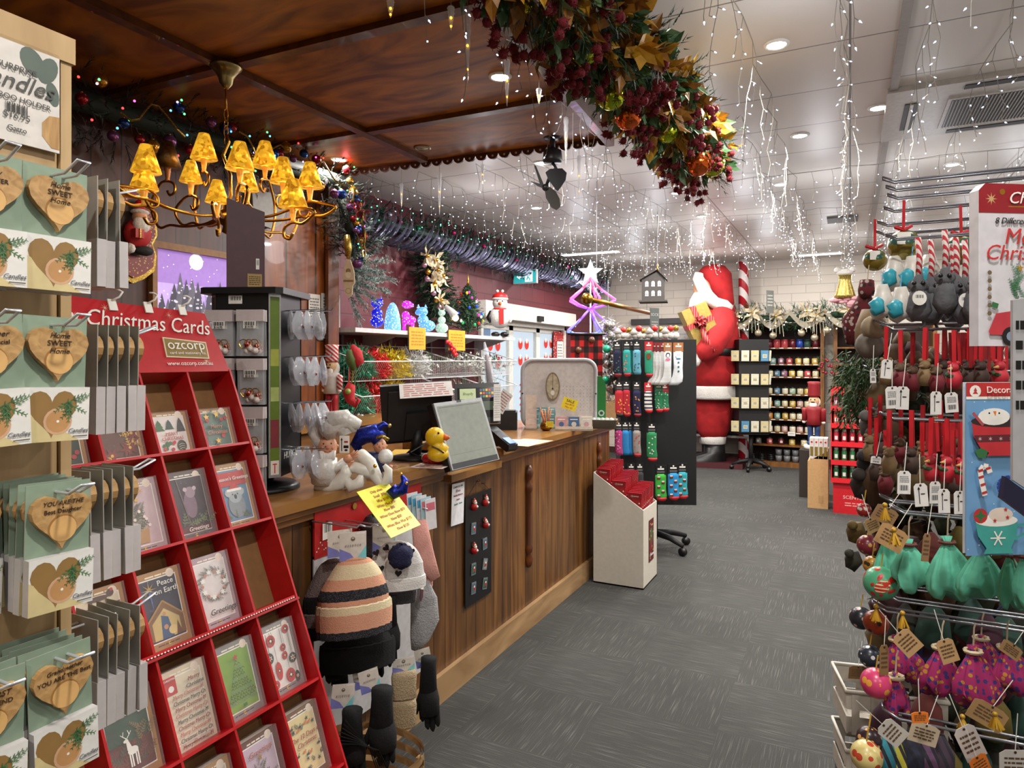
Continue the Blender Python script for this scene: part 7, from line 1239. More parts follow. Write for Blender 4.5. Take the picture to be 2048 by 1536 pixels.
for i in range(3):
    for j in range(4): b = MB(tr(xa+.16+.13*i, yf+.12, .071+.026*j)); b.lathe([(.05, 0), (.055, .02), (.05, .02), (.04, .006)], C('2a2a2c', .3, .5), 16); single(b, 'dark_dish', 'dark metal dish on the bottom shelf, %s pile, %s from the bottom' % (ordn[i], ordn[j]), 'dish', 'dark dishes on the bottom shelf')
b = MB(face((xa+.72, yf-.004, .5), -90)); b.prism([(-.05, -.03), (.05, -.03), (.05, .03), (-.05, .03)], 0, .002, WHITE); b.lz = .0025; b.words(0, 0, .08, .03, 2, GREY); single(b, 'shelf_label', 'white label card clipped to the seventh candle shelf', 'label')
# festooned garland over the shelving
gpth = [(-1.75, 10.6, 2.14), (-1.45, 10.56, 2.24), (-1.1, 10.56, 2.2), (-.7, 10.56, 2.18), (-.3, 10.56, 2.22), (.1, 10.56, 2.24), (.5, 10.56, 2.2)]
o = garland('shelf_garland', 'green garland with cream ribbon and poinsettias over the candle shelving', gpth, .16, 420, [PINE, PINE2, C('244c38')], 'garland', .16, .008); RBN = C('968e7c', .6, v=.2)
b = MB()
for i in range(5):
    x0 = -1.7+i*.46; P_ = [V((x0+.46*f, 10.42, 2.28-.2*math.sin(pi*f))) for f in [k/10 for k in range(11)]]; b.loft([[p+V((0, -.01, .045)), p+V((0, 0, -.045))] for p in P_], RBN, False, True, False)
b.build('ribbon', o, True)
for i, x in enumerate((-1.55, -1.28, -.95, -.55, -.42, -.02, .22, .42)):
    b = MB(); c = V((x, 10.36, 2.22+.06*(i % 2))); [leaf(b, c, V((cos(a), -.3, sin(a))), .17, .07, C('a89c80', .6, v=.2), .25) for a in [k*pi/3.5+i for k in range(7)]]; b.ball(c, .02, GOLD, 6, 4); b.build('poinsettia', o, True); b = MB(); [b.tube([c, c+V((.04*(k-1), -.02, -.1)), c+V((.05*(k-1), -.02, -.26-.04*(k % 2)))], .005, RBN, 4) for k in range(4)]; b.build('streamers', o, True)
for i, (x, z) in enumerate(((-1.62, 1.92), (-1.0, 1.94), (-.62, 1.97), (-.3, 2.0), (-.45, 1.9), (.02, 1.9), (-1.2, 1.98))): b = MB(); c = at(0, 0, 1); p = V((x, 10.4, z)); bauble(b, p, .05, C('a89c84', .3, .5)); b.tube([p+V((0, 0, .05)), p+V((0, 0, .2))], .003, GREY, 4); b.build('bauble', o, True)
b = MB(); [b.ball(V((U(-1.7, .5), 10.36+U(-.04, .04), U(2.0, 2.3))), .009, C('fff4d8', .5, e=5), 5, 3) for _ in range(60)]; b.build('warm_lights', o, True)['kind'] = 'stuff'
# candy cane pole
p = at(1487, 560, 10.2); b = MB(); b.lathe([(.075, 2.2), (.075, CEIL-.06), (.05, CEIL-.02), (.01, CEIL-.005)], stripes('a01420', 'd8d0cc', 2, .26, .5, .4, 0, .9), 16, (p.x, p.y, 0)); b.lathe([(.075, 0), (.075, 2.2)], stripes('a01420', 'd8d0cc', 2, .26, .5, .4, 0, .9), 16, (p.x, p.y+.0, 0)); single(b, 'candy_cane_pole', 'tall red and white striped candy cane pole behind the santa', 'pole')
o = thing('shelf_sign', 'small grey sign standing above the candle garland', 'sign', tuple(at(1540, 600, 9.6))); m = fr(at(1540, 598, 9.5), RT+FW*.5, (0, 0, 1)); b = MB(m); b.prism([(-.07, -.2), (.07, -.2), (.07, .12), (-.07, .12)], -.003, .003, C('6a6a64')); b.lz = .0035; b.words(0, -.02, .1, .18, 4, C('b4b4ac')); b.tube([(0, -.2, 0), (0, -.45, 0)], .006, GREY, 5); b.build('panel', o, True)
# white wall panel and dark rail on the left of the back wall
o = thing('dark_rail', 'dark rail fixed across the white brick wall behind the birdhouse', 'rail', (-2.6, 11.05, 2.25)); b = MB(); b.box((-3.3, 11.02, 2.18), (-1.9, 11.09, 2.27), C('3c3a3c', .5)); b.build('bar', o, True)
o = thing('pegboard', 'white slotted wall panel with bags and cards behind the sock stand', 'display board', (-2.6, 11.06, 1.5)); b = MB(); b.box((-3.3, 11.05, .9), (-1.95, 11.09, 2.1), C('b0aca8', .5)); b.build('board', o, True); b = MB(); [b.box((-3.3, 11.045, 1.0+.1*i), (-1.95, 11.052, 1.012+.1*i), GREY) for i in range(11)]; b.build('slots', o, True)
for i in range(8): p = V((-3.2+.16*i, 10.98, 1.86)); b = MB(face(p, -90)); b.prism([(-.05, -.12), (.05, -.12), (.05, .08), (-.05, .08)], 0, .01, [C('3c4a5c'), C('a8a4a0'), C('4c6a54'), C('8a3c44')][i % 4]); b.tube([(0, .08, .005), (0, .1, .0), (0, .1, -.06)], .003, GREY, 4); single(b, 'hanging_packet', '%s packet from the maroon corner hanging on the slotted wall panel' % ordn[i], 'packet', 'packets on the slotted wall panel')
# notice on maroon wall by the door
p = onx(1118, 700, XL+.01); o = thing('framed_notice', 'red spotted framed notice on the maroon wall past the door', 'notice', tuple(p)); b = MB(face(p, 0)); b.prism([(-.22, -.28), (.22, -.28), (.22, .28), (-.22, .28)], 0, .01, spots('a02428', 'e0d8d0', 30, .25)); b.lz = .011; b.rect(.02, -.03, .24, .32, WHITE); b.words(.02, -.03, .2, .26, 6, GREY); b.build('frame', o, True)
# ================= WAX MELT SPINNER =================
c = at(1502, 800, 9.72); o = thing('wax_melt_stand', 'black wheeled stand of wax melt packs in front of the candle shelving', 'display stand', (c.x, c.y, 0), 24)
b = MB(); b.cb((0, 0, 1.2), (.42, .28, 1.36), C('0a0a0c', .6)); b.build('panels', o); b = MB(); [b.cb((0, -.14, .55+.335*i+.02), (.44, .03, .02), C('0c0c0e', .4)) for i in range(4)]; b.build('ledge', o) if 0 else [MB().cb((0, -.16, .56+.335*i), (.44, .05, .012), C('0c0c0e', .4)).build('ledge', o) for i in range(4)]
MB().tube([(0, 0, .08), (0, 0, .55)], .03, CB, 12).build('pole', o)
for i in range(5): a = i*2*pi/5+.5; b = MB(); b.tube([(0, 0, .14), (.14*cos(a), .14*sin(a), .12), (.27*cos(a), .27*sin(a), .07)], [.035, .03, .02], CB, 8); L_ = b.build('base_leg', o); b = MB(); b.tube([(.27*cos(a)-.018*sin(a), .27*sin(a)+.018*cos(a), .033), (.27*cos(a)+.018*sin(a), .27*sin(a)-.018*cos(a), .033)], .032, C('0a0a0c', .4), 14); b.build('castor', L_)
WM_ = tr(c.x, c.y, 0, 24)
def melt(hx): t = thing('wax_melt_pack', None, 'wax melt pack'); b = MB(); b.prism([(-.052, 0), (.052, 0), (.052, .15), (-.052, .15)], -.014, .014, C(hx, .3)); b.build('tray', t); b = MB(); b.lz = .0145; b.rect(0, .07, .06, .05, C('c8c0a4')); b.words(0, .07, .05, .03, 2, INK); [b.line([(-.05, y), (.05, y)], .002, C('a89c7c')) for y in (.02, .1, .13)]; b.build('label', t); return t
MP = {h: reg(melt(h)) for h in ('c8bc90', 'd0ccb8', '4c84a8')}
for r in range(4):
    for i in range(3):
        h = '4c84a8' if (r, i) in ((3, 2), (0, 0)) else ['c8bc90', 'd0ccb8'][(r+i) % 2]; put(MP[h], WM_ @ face((-.135+.135*i, -.17, .567+.335*r), -90, -4), '%s wax melt pack, %s row up, %s from the santa' % ('blue' if h[0] == '4' else 'cream', ordn[r], ordn[i]), 'wax melt packs on the black stand')
    put(MP['d0ccb8'], WM_ @ face((.23, -.06, .567+.335*r), 0, -4), 'cream gridded wax melt pack, shelf side of the stand, %s row from the bottom' % ordn[r], 'wax melt packs on the side'); put(MP['c8bc90'], WM_ @ face((-.26, -.12, .567+.335*r), -110, -4), 'wax melt pack, santa side of the stand, %s row from the bottom' % ordn[r], 'wax melt packs on the santa side')
# ================= RED CANDLE DISPLAY, BOXES, NUTCRACKER =================
pr = V((.02, 7.76, 0)); RD = C('b81420', .45); o = thing('candle_display', 'red cardboard floor display with shelves of scented hanging sticks', 'display stand', tuple(pr)); b = MB(); b.box((-.18, 0, 0), (.3, .32, .32), RD); b.build('base_box', o); b = MB(); b.box((-.2, .28, .32), (.3, .32, 1.3), RD); b.box((-.2, 0, .32), (-.19, .3, 1.2), RD); b.box((.29, 0, .32), (.3, .3, 1.2), RD); b.build('sides', o)
txt('SCENTSICLES', face((.06, -.002, .17), -90), o, C('e0b8b0'), .05); b = MB(face((.06, -.001, .1), -90)); b.words(0, 0, .26, .05, 2, C('d8908c')); b.build('printed_text', o)
zs_ = [.355, .54, .73, .92, 1.1]
for z in zs_+[1.26]: MB().box((-.2, -.03, z-.02), (.3, .28, z), RD).build('shelf', o); MB().box((-.2, -.035, z-.035), (.3, -.03, z+.015), C('c81c28', .4)).build('front_lip', o)
def can(m): t = thing('scented_bottle', None, 'bottle'); MB().lathe([(.024, 0), (.026, .005), (.026, .1), (.02, .115)], m, 12).build('bottle', t); MB().lathe([(.021, .115), (.021, .14), (.018, .142)], C('c0bcb8', .3), 10).build('cap', t); b = MB(face((0, -.0265, .05), -90)); b.lz = .0005; b.rect(0, 0, .028, .04, C('c8c4c0')); b.build('label', t); return t
CP = [reg(can(C('1c5a34', .3))), reg(can(C('2c6a3c', .3))), reg(can(C('a02030', .3))), reg(can(C('c0483c', .3))), reg(can(C('a83460', .3)))]
for r, z in enumerate(zs_):
    for i in range(6):
        for j in range(2): put(CP[r], tr(pr.x-.15+.075*i, pr.y+.03+.09*j, z+.001), '%s scented bottle, %s shelf from the bottom, %s from the cardboard box, %s row' % (['dark green', 'green', 'red', 'orange-red', 'pink'][r], ordn[r], ordn[i], ['front', 'rear'][j]), 'scented bottles on the red display')
p = V((-.31, 7.9, 0)); o = thing('cardboard_bin', 'plain brown cardboard dump bin with a slanting top beside the red display', 'display bin', tuple(p)); b = MB(); b.prism([(-.0, 0), (.2, 0), (.2, .62), (0, .5)], -.4, 0, KRAFT); b.v = [V((-.1+q.x, -q.z, q.y)) for q in b.v]; b.build('walls', o); b = MB(face((0, -.001, .1), -90)); b.lz = .001; b.rect(.03, 0, .05, .08, C('a07c50')); b.build('tape', o)
for i in range(4): g = thing('boxed_ornament', 'white box with gold figures in the brown bin, %s one' % ordn[i], 'box', (-.37+.045*i, 8.0, .5), 0, 'white boxes in the brown bin'); b = MB(); b.cb((0, 0, .14), (.042, .2, .22), C('c4beb8')); b.build('box', g); b = MB(face((0, -.101, .14), -90)); b.lz = .001; b.rect(0, -.03, .03, .1, C('8a7434', .3, .4)); b.circ(0, .07, .01, RED); b.build('picture', g)
nutcracker('tall nutcracker in a red coat standing behind the brown bin', (-.38, 8.62, .55), .85, -10, C('8a1c24'), C('8a1c24'), C('8a1c24'), C('1c3c6a'))
o = thing('nutcracker_stand', 'dark box stand under the tall nutcracker', 'stand', (-.38, 8.62, 0)); MB().cb((0, 0, .272), (.3, .3, .545), C('2c2420')).build('box', o)
o = thing('berry_wreath', 'small wreath of red berries and fir between the shelving units', 'wreath', (-.27, 10.5, 1.5)); b = MB(); [needles(b, V((-.27+.12*cos(a), 10.52, 1.52+.12*sin(a))), rv()+V((0, -.6, 0)), .14, PINE2, 10, .008, .8) for a in [k*.25 for k in range(26)]]; b.build('foliage', o, True); b = MB(); [b.ball(V((-.27+U(-.13, .13), 10.42, 1.5+U(-.14, .1))), .022, C('7a1420', .4), 6, 4) for _ in range(22)]; b.build('berries', o, True)
# gold doll dress hanging
p = at(1690, 570, 7.4); kd = 7.4/1345; o = thing('doll_ornament', 'gold sequined doll dress with white fur top and pink tulle, hanging from the ceiling', 'ornament', tuple(p)); b = MB(); b.lathe([(20*kd, -26*kd), (19*kd, -20*kd), (11*kd, 8*kd), (13*kd, 20*kd)], spots('8a7430', 'e0d090', 120, .3, .3, m=.6), 20, sy=.6); b.build('dress', o); b = MB(); b.ball((0, 0, 25*kd), 11*kd, FURW, 10, 6, (1.5, .8, .6)); [b.ball((s*14*kd, 0, 30*kd), 6*kd, FURW, 8, 6) for s in (-1, 1)]; b.build('fur_top', o); b = MB(); [b.ball((U(-20, 20)*kd, U(-8, 8)*kd, U(-42, -26)*kd), U(5, 9)*kd, C('c8949c', .8, v=.2), 8, 5, (1.3, 1, .6)) for _ in range(14)]; b.build('tulle', o); b = MB(); b.tube([(0, 0, 30*kd), (0, 0, CEIL-p.z)], .002, GREY, 4); b.build('thread', o)
# ================= ICICLE LIGHT STRINGS =================
WIRE, LED = C('8e887c', .5), C('cfe0ff', .3, e=5.5)
def bulb(b, p, d, r=.0036): d = V(d).normalized(); s = d.orthogonal().normalized(); t = d.cross(s); b.add([p-d*r*1.5, p+s*r, p+t*r, p-s*r, p-t*r, p+d*r*2.6], [(0, 2, 1), (0, 3, 2), (0, 4, 3), (0, 1, 4), (5, 1, 2), (5, 2, 3), (5, 3, 4), (5, 4, 1)], LED)
def light_run(lab, p, q, per, L0, L1, sag=.02, z=CEIL-.012):
    p, q = V((*p, z)), V((*q, z)); n = max(2, int((q-p).length*per)); o = thing('icicle_light_string', lab, 'string lights', tuple(p), 0, 'icicle light strings under the ceiling')
    pts = [p+(q-p)*(i/n)+V((U(-.03, .03), 0, -abs(U(0, sag)))) for i in range(n+1)]; b = MB(); b.tube(pts, .0022, WIRE, 4); b.build('cable', o, True)
    w = MB(); lb = MB()
    for i, a in enumerate(pts):
        L = L0+(L1-L0)*[.35, .8, .5, 1, .25, .65][i % 6]*U(.8, 1.1); c = a.copy(); run = [c.copy()]; k = max(3, int(L/.075))
        for j in range(k):
            c = c+V((U(-.02, .02), U(-.022, .022), -L/k)); run.append(c.copy()); e = V((U(-1, 1), U(-1, 1), -.5)).normalized()*.022; w.tube([c, c+e], .0014, WIRE, 3, cap=False); bulb(lb, c+e, e)
        w.tube(run, .0015, WIRE, 3, cap=False)
    w.build('hanging_wires', o, True)['kind'] = 'stuff'; lb.build('bulbs', o, True)['kind'] = 'stuff'
runs = [((-.42, 1.9), (-.42, 10.4), 4.2, .15, .5, 'running over the aisle, second from the big garland'), ((-.02, 1.6), (-.02, 10.4), 4, .15, .55, 'over the aisle just beside the ceiling rail'), ((.33, 1.5), (.33, 10.4), 4, .1, .5, 'on the rack side of the ceiling rail'), ((.62, 1.6), (.62, 5.5), 4, .1, .4, 'below the air conditioner grille'), ((1.1, 3.6), (1.1, 10.6), 4, .1, .4, 'high beyond the ornament rack'), ((-.62, 4.4), (-.62, 10.4), 7, .1, .35, 'starting past the tip of the big garland'),
    ((-1.2, 4.4), (-1.2, 10.4), 6.5, .1, .34, 'running toward the santa from the canopy corner'), ((-1.7, 4.5), (-1.7, 10.4), 6.5, .1, .345, 'above the sock stand'), ((-2.15, 4.4), (-2.15, 10.6), 6.5, .1, .345, 'above the brass rail'), ((-2.6, 4.5), (-2.6, 10.6), 6.5, .1, .4, 'beside the black ceiling fan'), ((-3.1, 4.5), (-3.1, 10.6), 6.5, .1, .345, 'second from the maroon wall'), ((-3.5, 4.4), (-3.5, 10.6), 6.5, .1, .34, 'closest to the maroon wall garland'), ((-3.6, 7.4), (1.5, 7.4), 7, .1, .4, 'crossing the shop over the sliding door end'), ((-3.4, 9.4), (1.8, 9.4), 6.5, .1, .345, 'crossing in front of the white brick wall'), ((-1.9, 5.9), (1.2, 5.9), 7, .1, .35, 'crossing above the sock stand and aisle')]
for a, q, per, l0, l1, s_ in runs:
    [lamp('ceiling_fill', (a[0]+.2+(q[0]-a[0])*f, a[1]+(q[1]-a[1])*f, CEIL-.42), 5.5, .12, (.9, .93, 1), (0, 0, 0), 'POINT') for f in ((.12, .5, .88) if a[0] == q[0] else ())] if a[0] in (-.42, .33, 1.1, -1.2, -2.15, -3.1) else None  # point lamps added beside the strings to brighten the ceiling, standing in for their glow
    light_run('white icicle lights '+s_, a, q, per, l0, l1)
light_run('white icicle lights draped loosely along the edge of the wooden canopy', (-1.22, 1.7), (-1.38, 4.25), 7, .08, .4, .1, CANOPY-.06)
ICE = clear(.35, 'e8eef4', .05)
for i, (x, y0, y1) in enumerate(((781, -10, 36), (902, 14, 62), (935, 30, 166), (1014, 120, 212), (1132, 235, 330), (1078, 178, 208), (1158, 312, 400), (803, 366, 416), (879, 346, 430), (965, 330, 372))):
    p = onz(x, max(y0, 1), 2.98 if y0 < 300 else 3.02); tt = (p-E0).dot(FW); L = (y1-max(y0, 1))*tt/1345; o = thing('icicle_ornament', 'clear twisted icicle ornament, %s' % ['highest, at the top edge of the canopy', 'short one by the canopy beam end', 'longest, hanging over the canopy edge', 'in front of the canopy downlight', 'beside the fan at the canopy corner', 'small one above the fan', 'below the canopy corner past the fan', 'above the silver fir', 'above the evergreen wall swag', 'small one under the scallops'][i], 'ornament', tuple(p), 0, 'clear icicle ornaments')
    b = MB(); n = 12; b.lathe([(max(.001, .014*(1-k/n)**.7*(1+.25*(k % 2))), -L*k/n) for k in range(n+1)][::-1], ICE, 8); b.build('icicle', o); b = MB(); b.ball((0, 0, -L*.45), .006, C('ffb840', .4, e=3), 6, 4); b.ball((0, 0, -L*.8), .005, C('ffb840', .4, e=3), 6, 4); b.build('amber_lights', o); b = MB(); b.tube([(0, 0, 0), (0, 0, (CANOPY if y0 < 300 else CEIL)-p.z)], .0015, WIRE, 4); b.build('thread', o)
# ================= BIG HANGING GARLAND =================
gb = [V((-.88, 1.6, 2.86)), V((-.85, 2.3, 2.84)), V((-.81, 3.2, 2.82)), V((-.78, 4.05, 2.8))]
o = garland('ceiling_garland', 'huge evergreen garland with gold leaves, red berries and baubles hanging from the ceiling', gb, .17, 520, [PINE, PINE2, C('3c5436', .7, v=.2), C('22382a', .7)], 'garland', .15, .006)
LG, LB, LGR, HOL = C('b8881c', .45, .1, v=.25), C('8c5c18', .5, v=.3), C('365c34', .5, v=.2), C('5c7c50', .5, v=.2)
def maple(b, p, d, L, m): d = V(d).normalized(); s = d.cross(rv()).normalized(); [leaf(b, p, d*cos(a)+s*sin(a), L*q, L*.42, m, .2) for a, q in ((0, 1), (.75, .75), (-.75, .75), (1.5, .5), (-1.5, .5))]
for nm, ms, n, L in (('gold_leaves', [LG, LB], 120, .13), ('green_leaves', [LGR, HOL], 200, .11)):
    b = MB()
    for i in range(n):
        p, d = along(gb, (i+.5)/n); a = U(-2.9, .3) if i % 3 else U(0, 6.28); r = V((cos(a), 0, sin(a))); maple(b, p+r*U(.08, .17), r+d*U(-.8, .8)+V((0, 0, -.2)), L*U(.7, 1.15), ms[i % 2])
    b.build(nm, o, True)
BER = spots('5c0814', 'a8182c', 320, .3, .85)
for i in range(34):
    p, d = along(gb, .04+.94*(i+.5)/34); a = U(-2.9, -.2); c = p+V((cos(a), 0, sin(a)))*U(.14, .21); b = MB()
    for k in range(8): q = c+V((U(-.06, .06), U(-.05, .05), U(-.1, .02))); b.ball(q, .017, BER, 8, 6); [b.add([q+e*.014+s*.004, q+e*.014-s*.004, q+e*.027], [(0, 1, 2)], BER) for e, s in [(rv().normalized(), rv().normalized()) for _ in range(26)]]; b.tube([q, c+V((0, 0, .05))], .002, PINE, 3, cap=False)
    b.build('berry_cluster', o, True)
b0 = [(1170, 104, 30, 'a0b020'), (1222, 190, 28, 'a0b020'), (1256, 232, 26, 'c05820'), (1335, 238, 24, 'a0b020'), (1372, 228, 24, 'c05820'), (1334, 262, 22, 'a0b020'), (1395, 325, 26, 'c05820'), (1424, 328, 24, 'a0b020'), (1190, 14, 38, 'b04c20'), (1050, 8, 18, 'b8a020')]
for x, y, r, h in b0: 
    f = min(1, max(0, (x-1100)/330)); tt = 2.25+1.6*f; b = MB(); bauble(b, at(x, y, tt-.12), r*tt/1345*1.05, foil(h, 40, .12, None, 0, .25)); b.build('bauble', o, True)
b = MB(); [b.tube([q, V((q.x, q.y, CEIL))], .003, GREY, 4) for q in (gb[0], gb[1], gb[2], gb[3])]; b.build('hanging_wires', o, True)
# ================= ORNAMENT RACK ON THE RIGHT =================
RW = C('9a9ca4', .25, .8); o = thing('grid_rack', 'chrome grid rack of hooks hung with ornaments beside the aisle', 'display stand', (.75, 1.9, 0))
b = MB(); [b.tube([(.75, y, .05), (.75, y, 2.2)], .004, RW, 5) for y in [.7+.1*i for i in range(20)]]; [b.tube([(.75, .7, z), (.75, 2.6, z)], .004, RW, 5) for z in [.05+.1*i for i in range(22)]]; b.build('grid', o, True); b = MB(); [b.box((.6, y-.02, 0), (.95, y+.02, .05), BLACK) for y in (.7, 2.6)]; b.build('foot_rail', o, True)
hkn = 0
def rhook(x, y, t, lab, dbl=True):
    global hkn
    p = at(x, y, t); b = MB(); e = V((.75, p.y, p.z)); w = .014
    b.tube([e+V((0, w, 0)), p+V((.03, w, 0)), p+V((0, w, .014)), p+V((0, -w, .014)), p+V((.03, -w, 0)), e+V((0, -w, 0))] if dbl else [e, p+V((.03, 0, 0)), p+V((0, 0, .02))], .0032, RW, 6); hkn += 1
    single(b, 'rack_hook', 'chrome hook of the ornament rack, '+lab, 'hook', 'chrome hooks of the ornament rack')
for i, (x, y, t) in enumerate(((1765, 366, 1.95), (1772, 382, 2.05), (1775, 398, 2.15), (1768, 424, 2.1), (1755, 452, 2.2), (1750, 470, 2.3), (1772, 480, 1.9))): rhook(x, y, t, 'empty upper one, %s down' % ordn[i])
for i, (x, y, t) in enumerate(((1748, 650, 1.9), (1762, 660, 1.8), (1725, 740, 2.1), (1760, 836, 1.7), (1745, 826, 1.95), (1760, 1000, 1.75), (1780, 1022, 1.6), (1745, 1215, 1.6), (1770, 1195, 1.8), (1765, 1425, 1.4), (1740, 1165, 1.9))): rhook(x, y, t, 'loaded %s, %s down' % (['far one', 'near one'][i % 2], ordn[i % 10] if i < 10 else 'last'))
def ribbon(b, x, y0, y1, t, m, w=.009): p, q = at(x, y0, t), at(x+U(-3, 3), y1, t); s = RT*w*.5; b.add([p-s, p+s, q+s, q-s, (p+q)/2+V((0, 0, 0))+FW*.002], [(0, 1, 2, 3)], m)
RR2, TWI = C('b81420', .5), stripes('b02430', 'd0c8c4', 2, .02, .5, .7, 0, 1.2)
# globe baubles
for x, y, r, t, lb in ((1808, 490, 30, 1.95, 'far one with a white label'), (1921, 500, 30, 1.9, 'near one beside the grey mice cords'), (1750, 520, 22, 2.2, 'smaller one at the aisle end of the rack'), (1950, 492, 24, 2.0, 'one half behind the red card header')):
    g = thing('painted_bauble', 'gold and green painted glass bauble, %s' % lb, 'bauble', tuple(at(x, y, t)), 0, 'painted baubles near the top of the rack'); k = r*t/1345; b = MB(); c = at(x, y, t); b.ball(c, k, spots('7c6c28', '3c6458', 25, .45, .25, 'b0a060', .3), 18, 12); b.build('glass_ball', g, True); b = MB(); ribbon(b, x, y-r-60, y-r+4, t, RR2); b.tube([at(x-18, y-r-6, t), at(x, y-r, t-.02), at(x+14, y-r-8, t)], .006, RR2, 5); b.build('ribbon', g, True)
    if x in (1808, 1750): b = MB(fr(c-ray(x, 718).normalized()*k*1.02+V((.0, 0, k*.3)), RT, (0, 0, 1))); b.lz = 0; b.rect(0, 0, k*.9, k*.8, WHITE); b.build('label', g, True)
# teal and white shoe ornaments
TEA, TEB = C('2c9cb0', .4), C('d0ccc4', .4)
for i, (x, y, t) in enumerate(((1783, 548, 1.95), (1818, 548, 1.9), (1852, 545, 1.95), (1758, 605, 1.85), (1795, 610, 1.8), (1826, 608, 1.9))):
    g = thing('skate_ornament', 'white and teal ice skate ornament, %s row, %s from the aisle' % (['upper', 'lower'][i > 2], ordn[i % 3]), 'ornament', tuple(at(x, y, t)), 0, 'teal skate ornaments'); b = MB(); b.tube(px([(x+6, y-36), (x+8, y-10), (x+4, y+16), (x-8, y+30)], t), [.014, .024, .026, .014], TEB, 12); b.build('boot', g, True); b = MB(); b.tube(px([(x+2, y-6), (x-6, y+4), (x-2, y+14), (x-12, y+20)], t-.03), [.012, .02, .018, .012], TEA, 10); b.build('bow', g, True); b = MB(); b.tube(px([(x+14, y-34), (x+16, y+10), (x+2, y+34)], t+.01), .004, C('8a2838'), 5); b.tube(px([(x+6, y-36), (x+8, y-60)], t), .002, C('4c9cc4'), 4); b.build('trim', g, True)
# grey mice on striped cords
MG = C('55555a', .85, v=.15, s=60, b=.3)
for i, (x, y, t, f) in enumerate(((1837, 600, 1.7, 1), (1862, 605, 1.78, 0), (1890, 585, 1.66, 2), (1912, 600, 1.72, 0), (1930, 605, 1.65, 1), (1950, 600, 1.6, 0), (1905, 612, 1.85, 0))):
    g = thing('mouse_ornament', 'grey felt mouse ornament on a red and white cord, %s from the aisle' % ordn[i], 'ornament', tuple(at(x, y, t)), 0, 'grey felt mice'); k = t/1345; b = MB(); b.tube(px([(x, y-26), (x, y-4), (x+1, y+22), (x, y+42)], t), [12*k, 18*k, 23*k, 12*k], MG, 14); b.build('body', g, True); b = MB(); b.tube(px([(x+[-4, 5, 8][f], y-58), (x, y-44), (x, y-28), (x, y-14)], t), [2*k, 9*k, 16*k, 14*k], MG, 12); [b.ball(at(x+s*15, y-30, t+.01), 6*k, MG, 10, 6, (1, .5, 1.5)) for s in (-1, 1)]; b.build('head', g, True); b = MB(); [b.ball(at(x+s*9, y-34, t-.02), 4.5*k, BLACK, 8, 6) for s in (-1, 1)]; b.build('nose', g, True); b = MB(); b.tube(px([(x+6, y+30), (x+12, y+50), (x+2, y+56)], t), .004, MG, 6); b.build('tail', g, True); b = MB(); b.tube(px([(x, y-45), (x+2, y-85), (x-1, y-125)], t), 5.5*k, TWI, 8); b.build('cord', g, True)
    if f == 1: b = MB(fr(at(x+2, y-4, t-.04), RT, (0, 0, 1))); b.circ(0, 0, .018, WHITE, 18); b.bars(0, .004, .02, .008, BLACK, 9); b.build('round_tag', g, True)
# ribbons with critters: rows four and five
CM = [C('5c4632', .7, v=.2), C('b82434', .6, v=.2), C('3c2a24', .7, v=.2), C('7c6444', .7, v=.2)]
nb_ = 0
def critter(x, y, t, kind, L, row):
    global nb_; nb_ += 1; k = t/1345; nm = ['brown fieldmouse', 'red robin', 'dark hedgehog', 'tan squirrel'][kind]
    g = thing('critter_ornament', '%s ornament on a red ribbon, %s row, %s %s, counting from the aisle' % (nm, row, ordn[nb_ % 10], 'in front' if t < 1.68 else 'behind'), 'ornament', tuple(at(x, y, t)), 0, 'woodland critters on red ribbons'); m = CM[kind]
    b = MB(); b.tube(px([(x, y-16), (x+1, y), (x, y+22)], t), [9*k, 15*k, 11*k], m if kind != 0 else C('6c1c28', .7), 12); b.build('body', g, True); b = MB(); b.ball(at(x, y-20, t-.005), 10*k, m, 10, 8); [b.ball(at(x+s*8, y-29, t), 4.5*k, m, 6, 5) for s in (-1, 1)]; b.tube(px([(x-4, y-18), (x-13, y-17)], t-.02), [4*k, 1*k], C('c89858') if kind == 1 else m, 6); b.build('head', g, True)
    if kind == 1: b = MB(); b.tube([at(x+13*cos(a), y-6+4*sin(a), t-.01*sin(a)) for a in [q*pi/5 for q in range(10)]], 4*k, PINE2, 6, True); b.build('scarf', g, True)
    b = MB(); ribbon(b, x, y-25-L, y-26, t, RR2, .01); ribbon(b, x+3, y-25-L, y-26, t+.01, C('8c1018', .5), .008); b.build('ribbon', g, True)
for x, y, t, kd_ in ((1772, 748, 1.75, 3), (1800, 755, 1.65, 0), (1850, 750, 1.62, 3), (1873, 762, 1.6, 0), (1907, 755, 1.6, 1), (1938, 752, 1.62, 2), (1962, 752, 1.6, 2), (2000, 752, 1.55, 1), (1888, 750, 1.75, 2), (1925, 760, 1.75, 3), (1825, 760, 1.8, 0), (1985, 752, 1.7, 0)): critter(x, y, t, kd_, 70, 'upper')
for x, y, t, kd_ in ((1778, 925, 1.6, 3), (1822, 925, 1.6, 2), (1862, 940, 1.5, 1), (1893, 942, 1.48, 1), (1925, 948, 1.45, 1), (1880, 905, 1.7, 2), (1845, 915, 1.7, 3), (1800, 905, 1.75, 0), (1760, 895, 1.85, 2), (1912, 905, 1.65, 0), (1740, 900, 1.95, 3), (1752, 940, 1.8, 2), (1770, 965, 1.75, 0), (1905, 965, 1.6, 2)): critter(x, y, t, kd_, 80, 'lower')
b = MB()
for r0, (y0, y1, a, q) in enumerate(((665, 735, 1880, 2048), (845, 905, 1830, 1935))):
    for i in range(26): ribbon(b, U(a, q), y0, y1+U(-6, 10), U(1.6, 1.8), [RR2, C('8c1018', .5)][i % 2], .008)
tag(b.build('ribbon_loops'), 'mass of red ribbon loops hanging from the loaded hooks', 'ribbon', None, 'stuff')
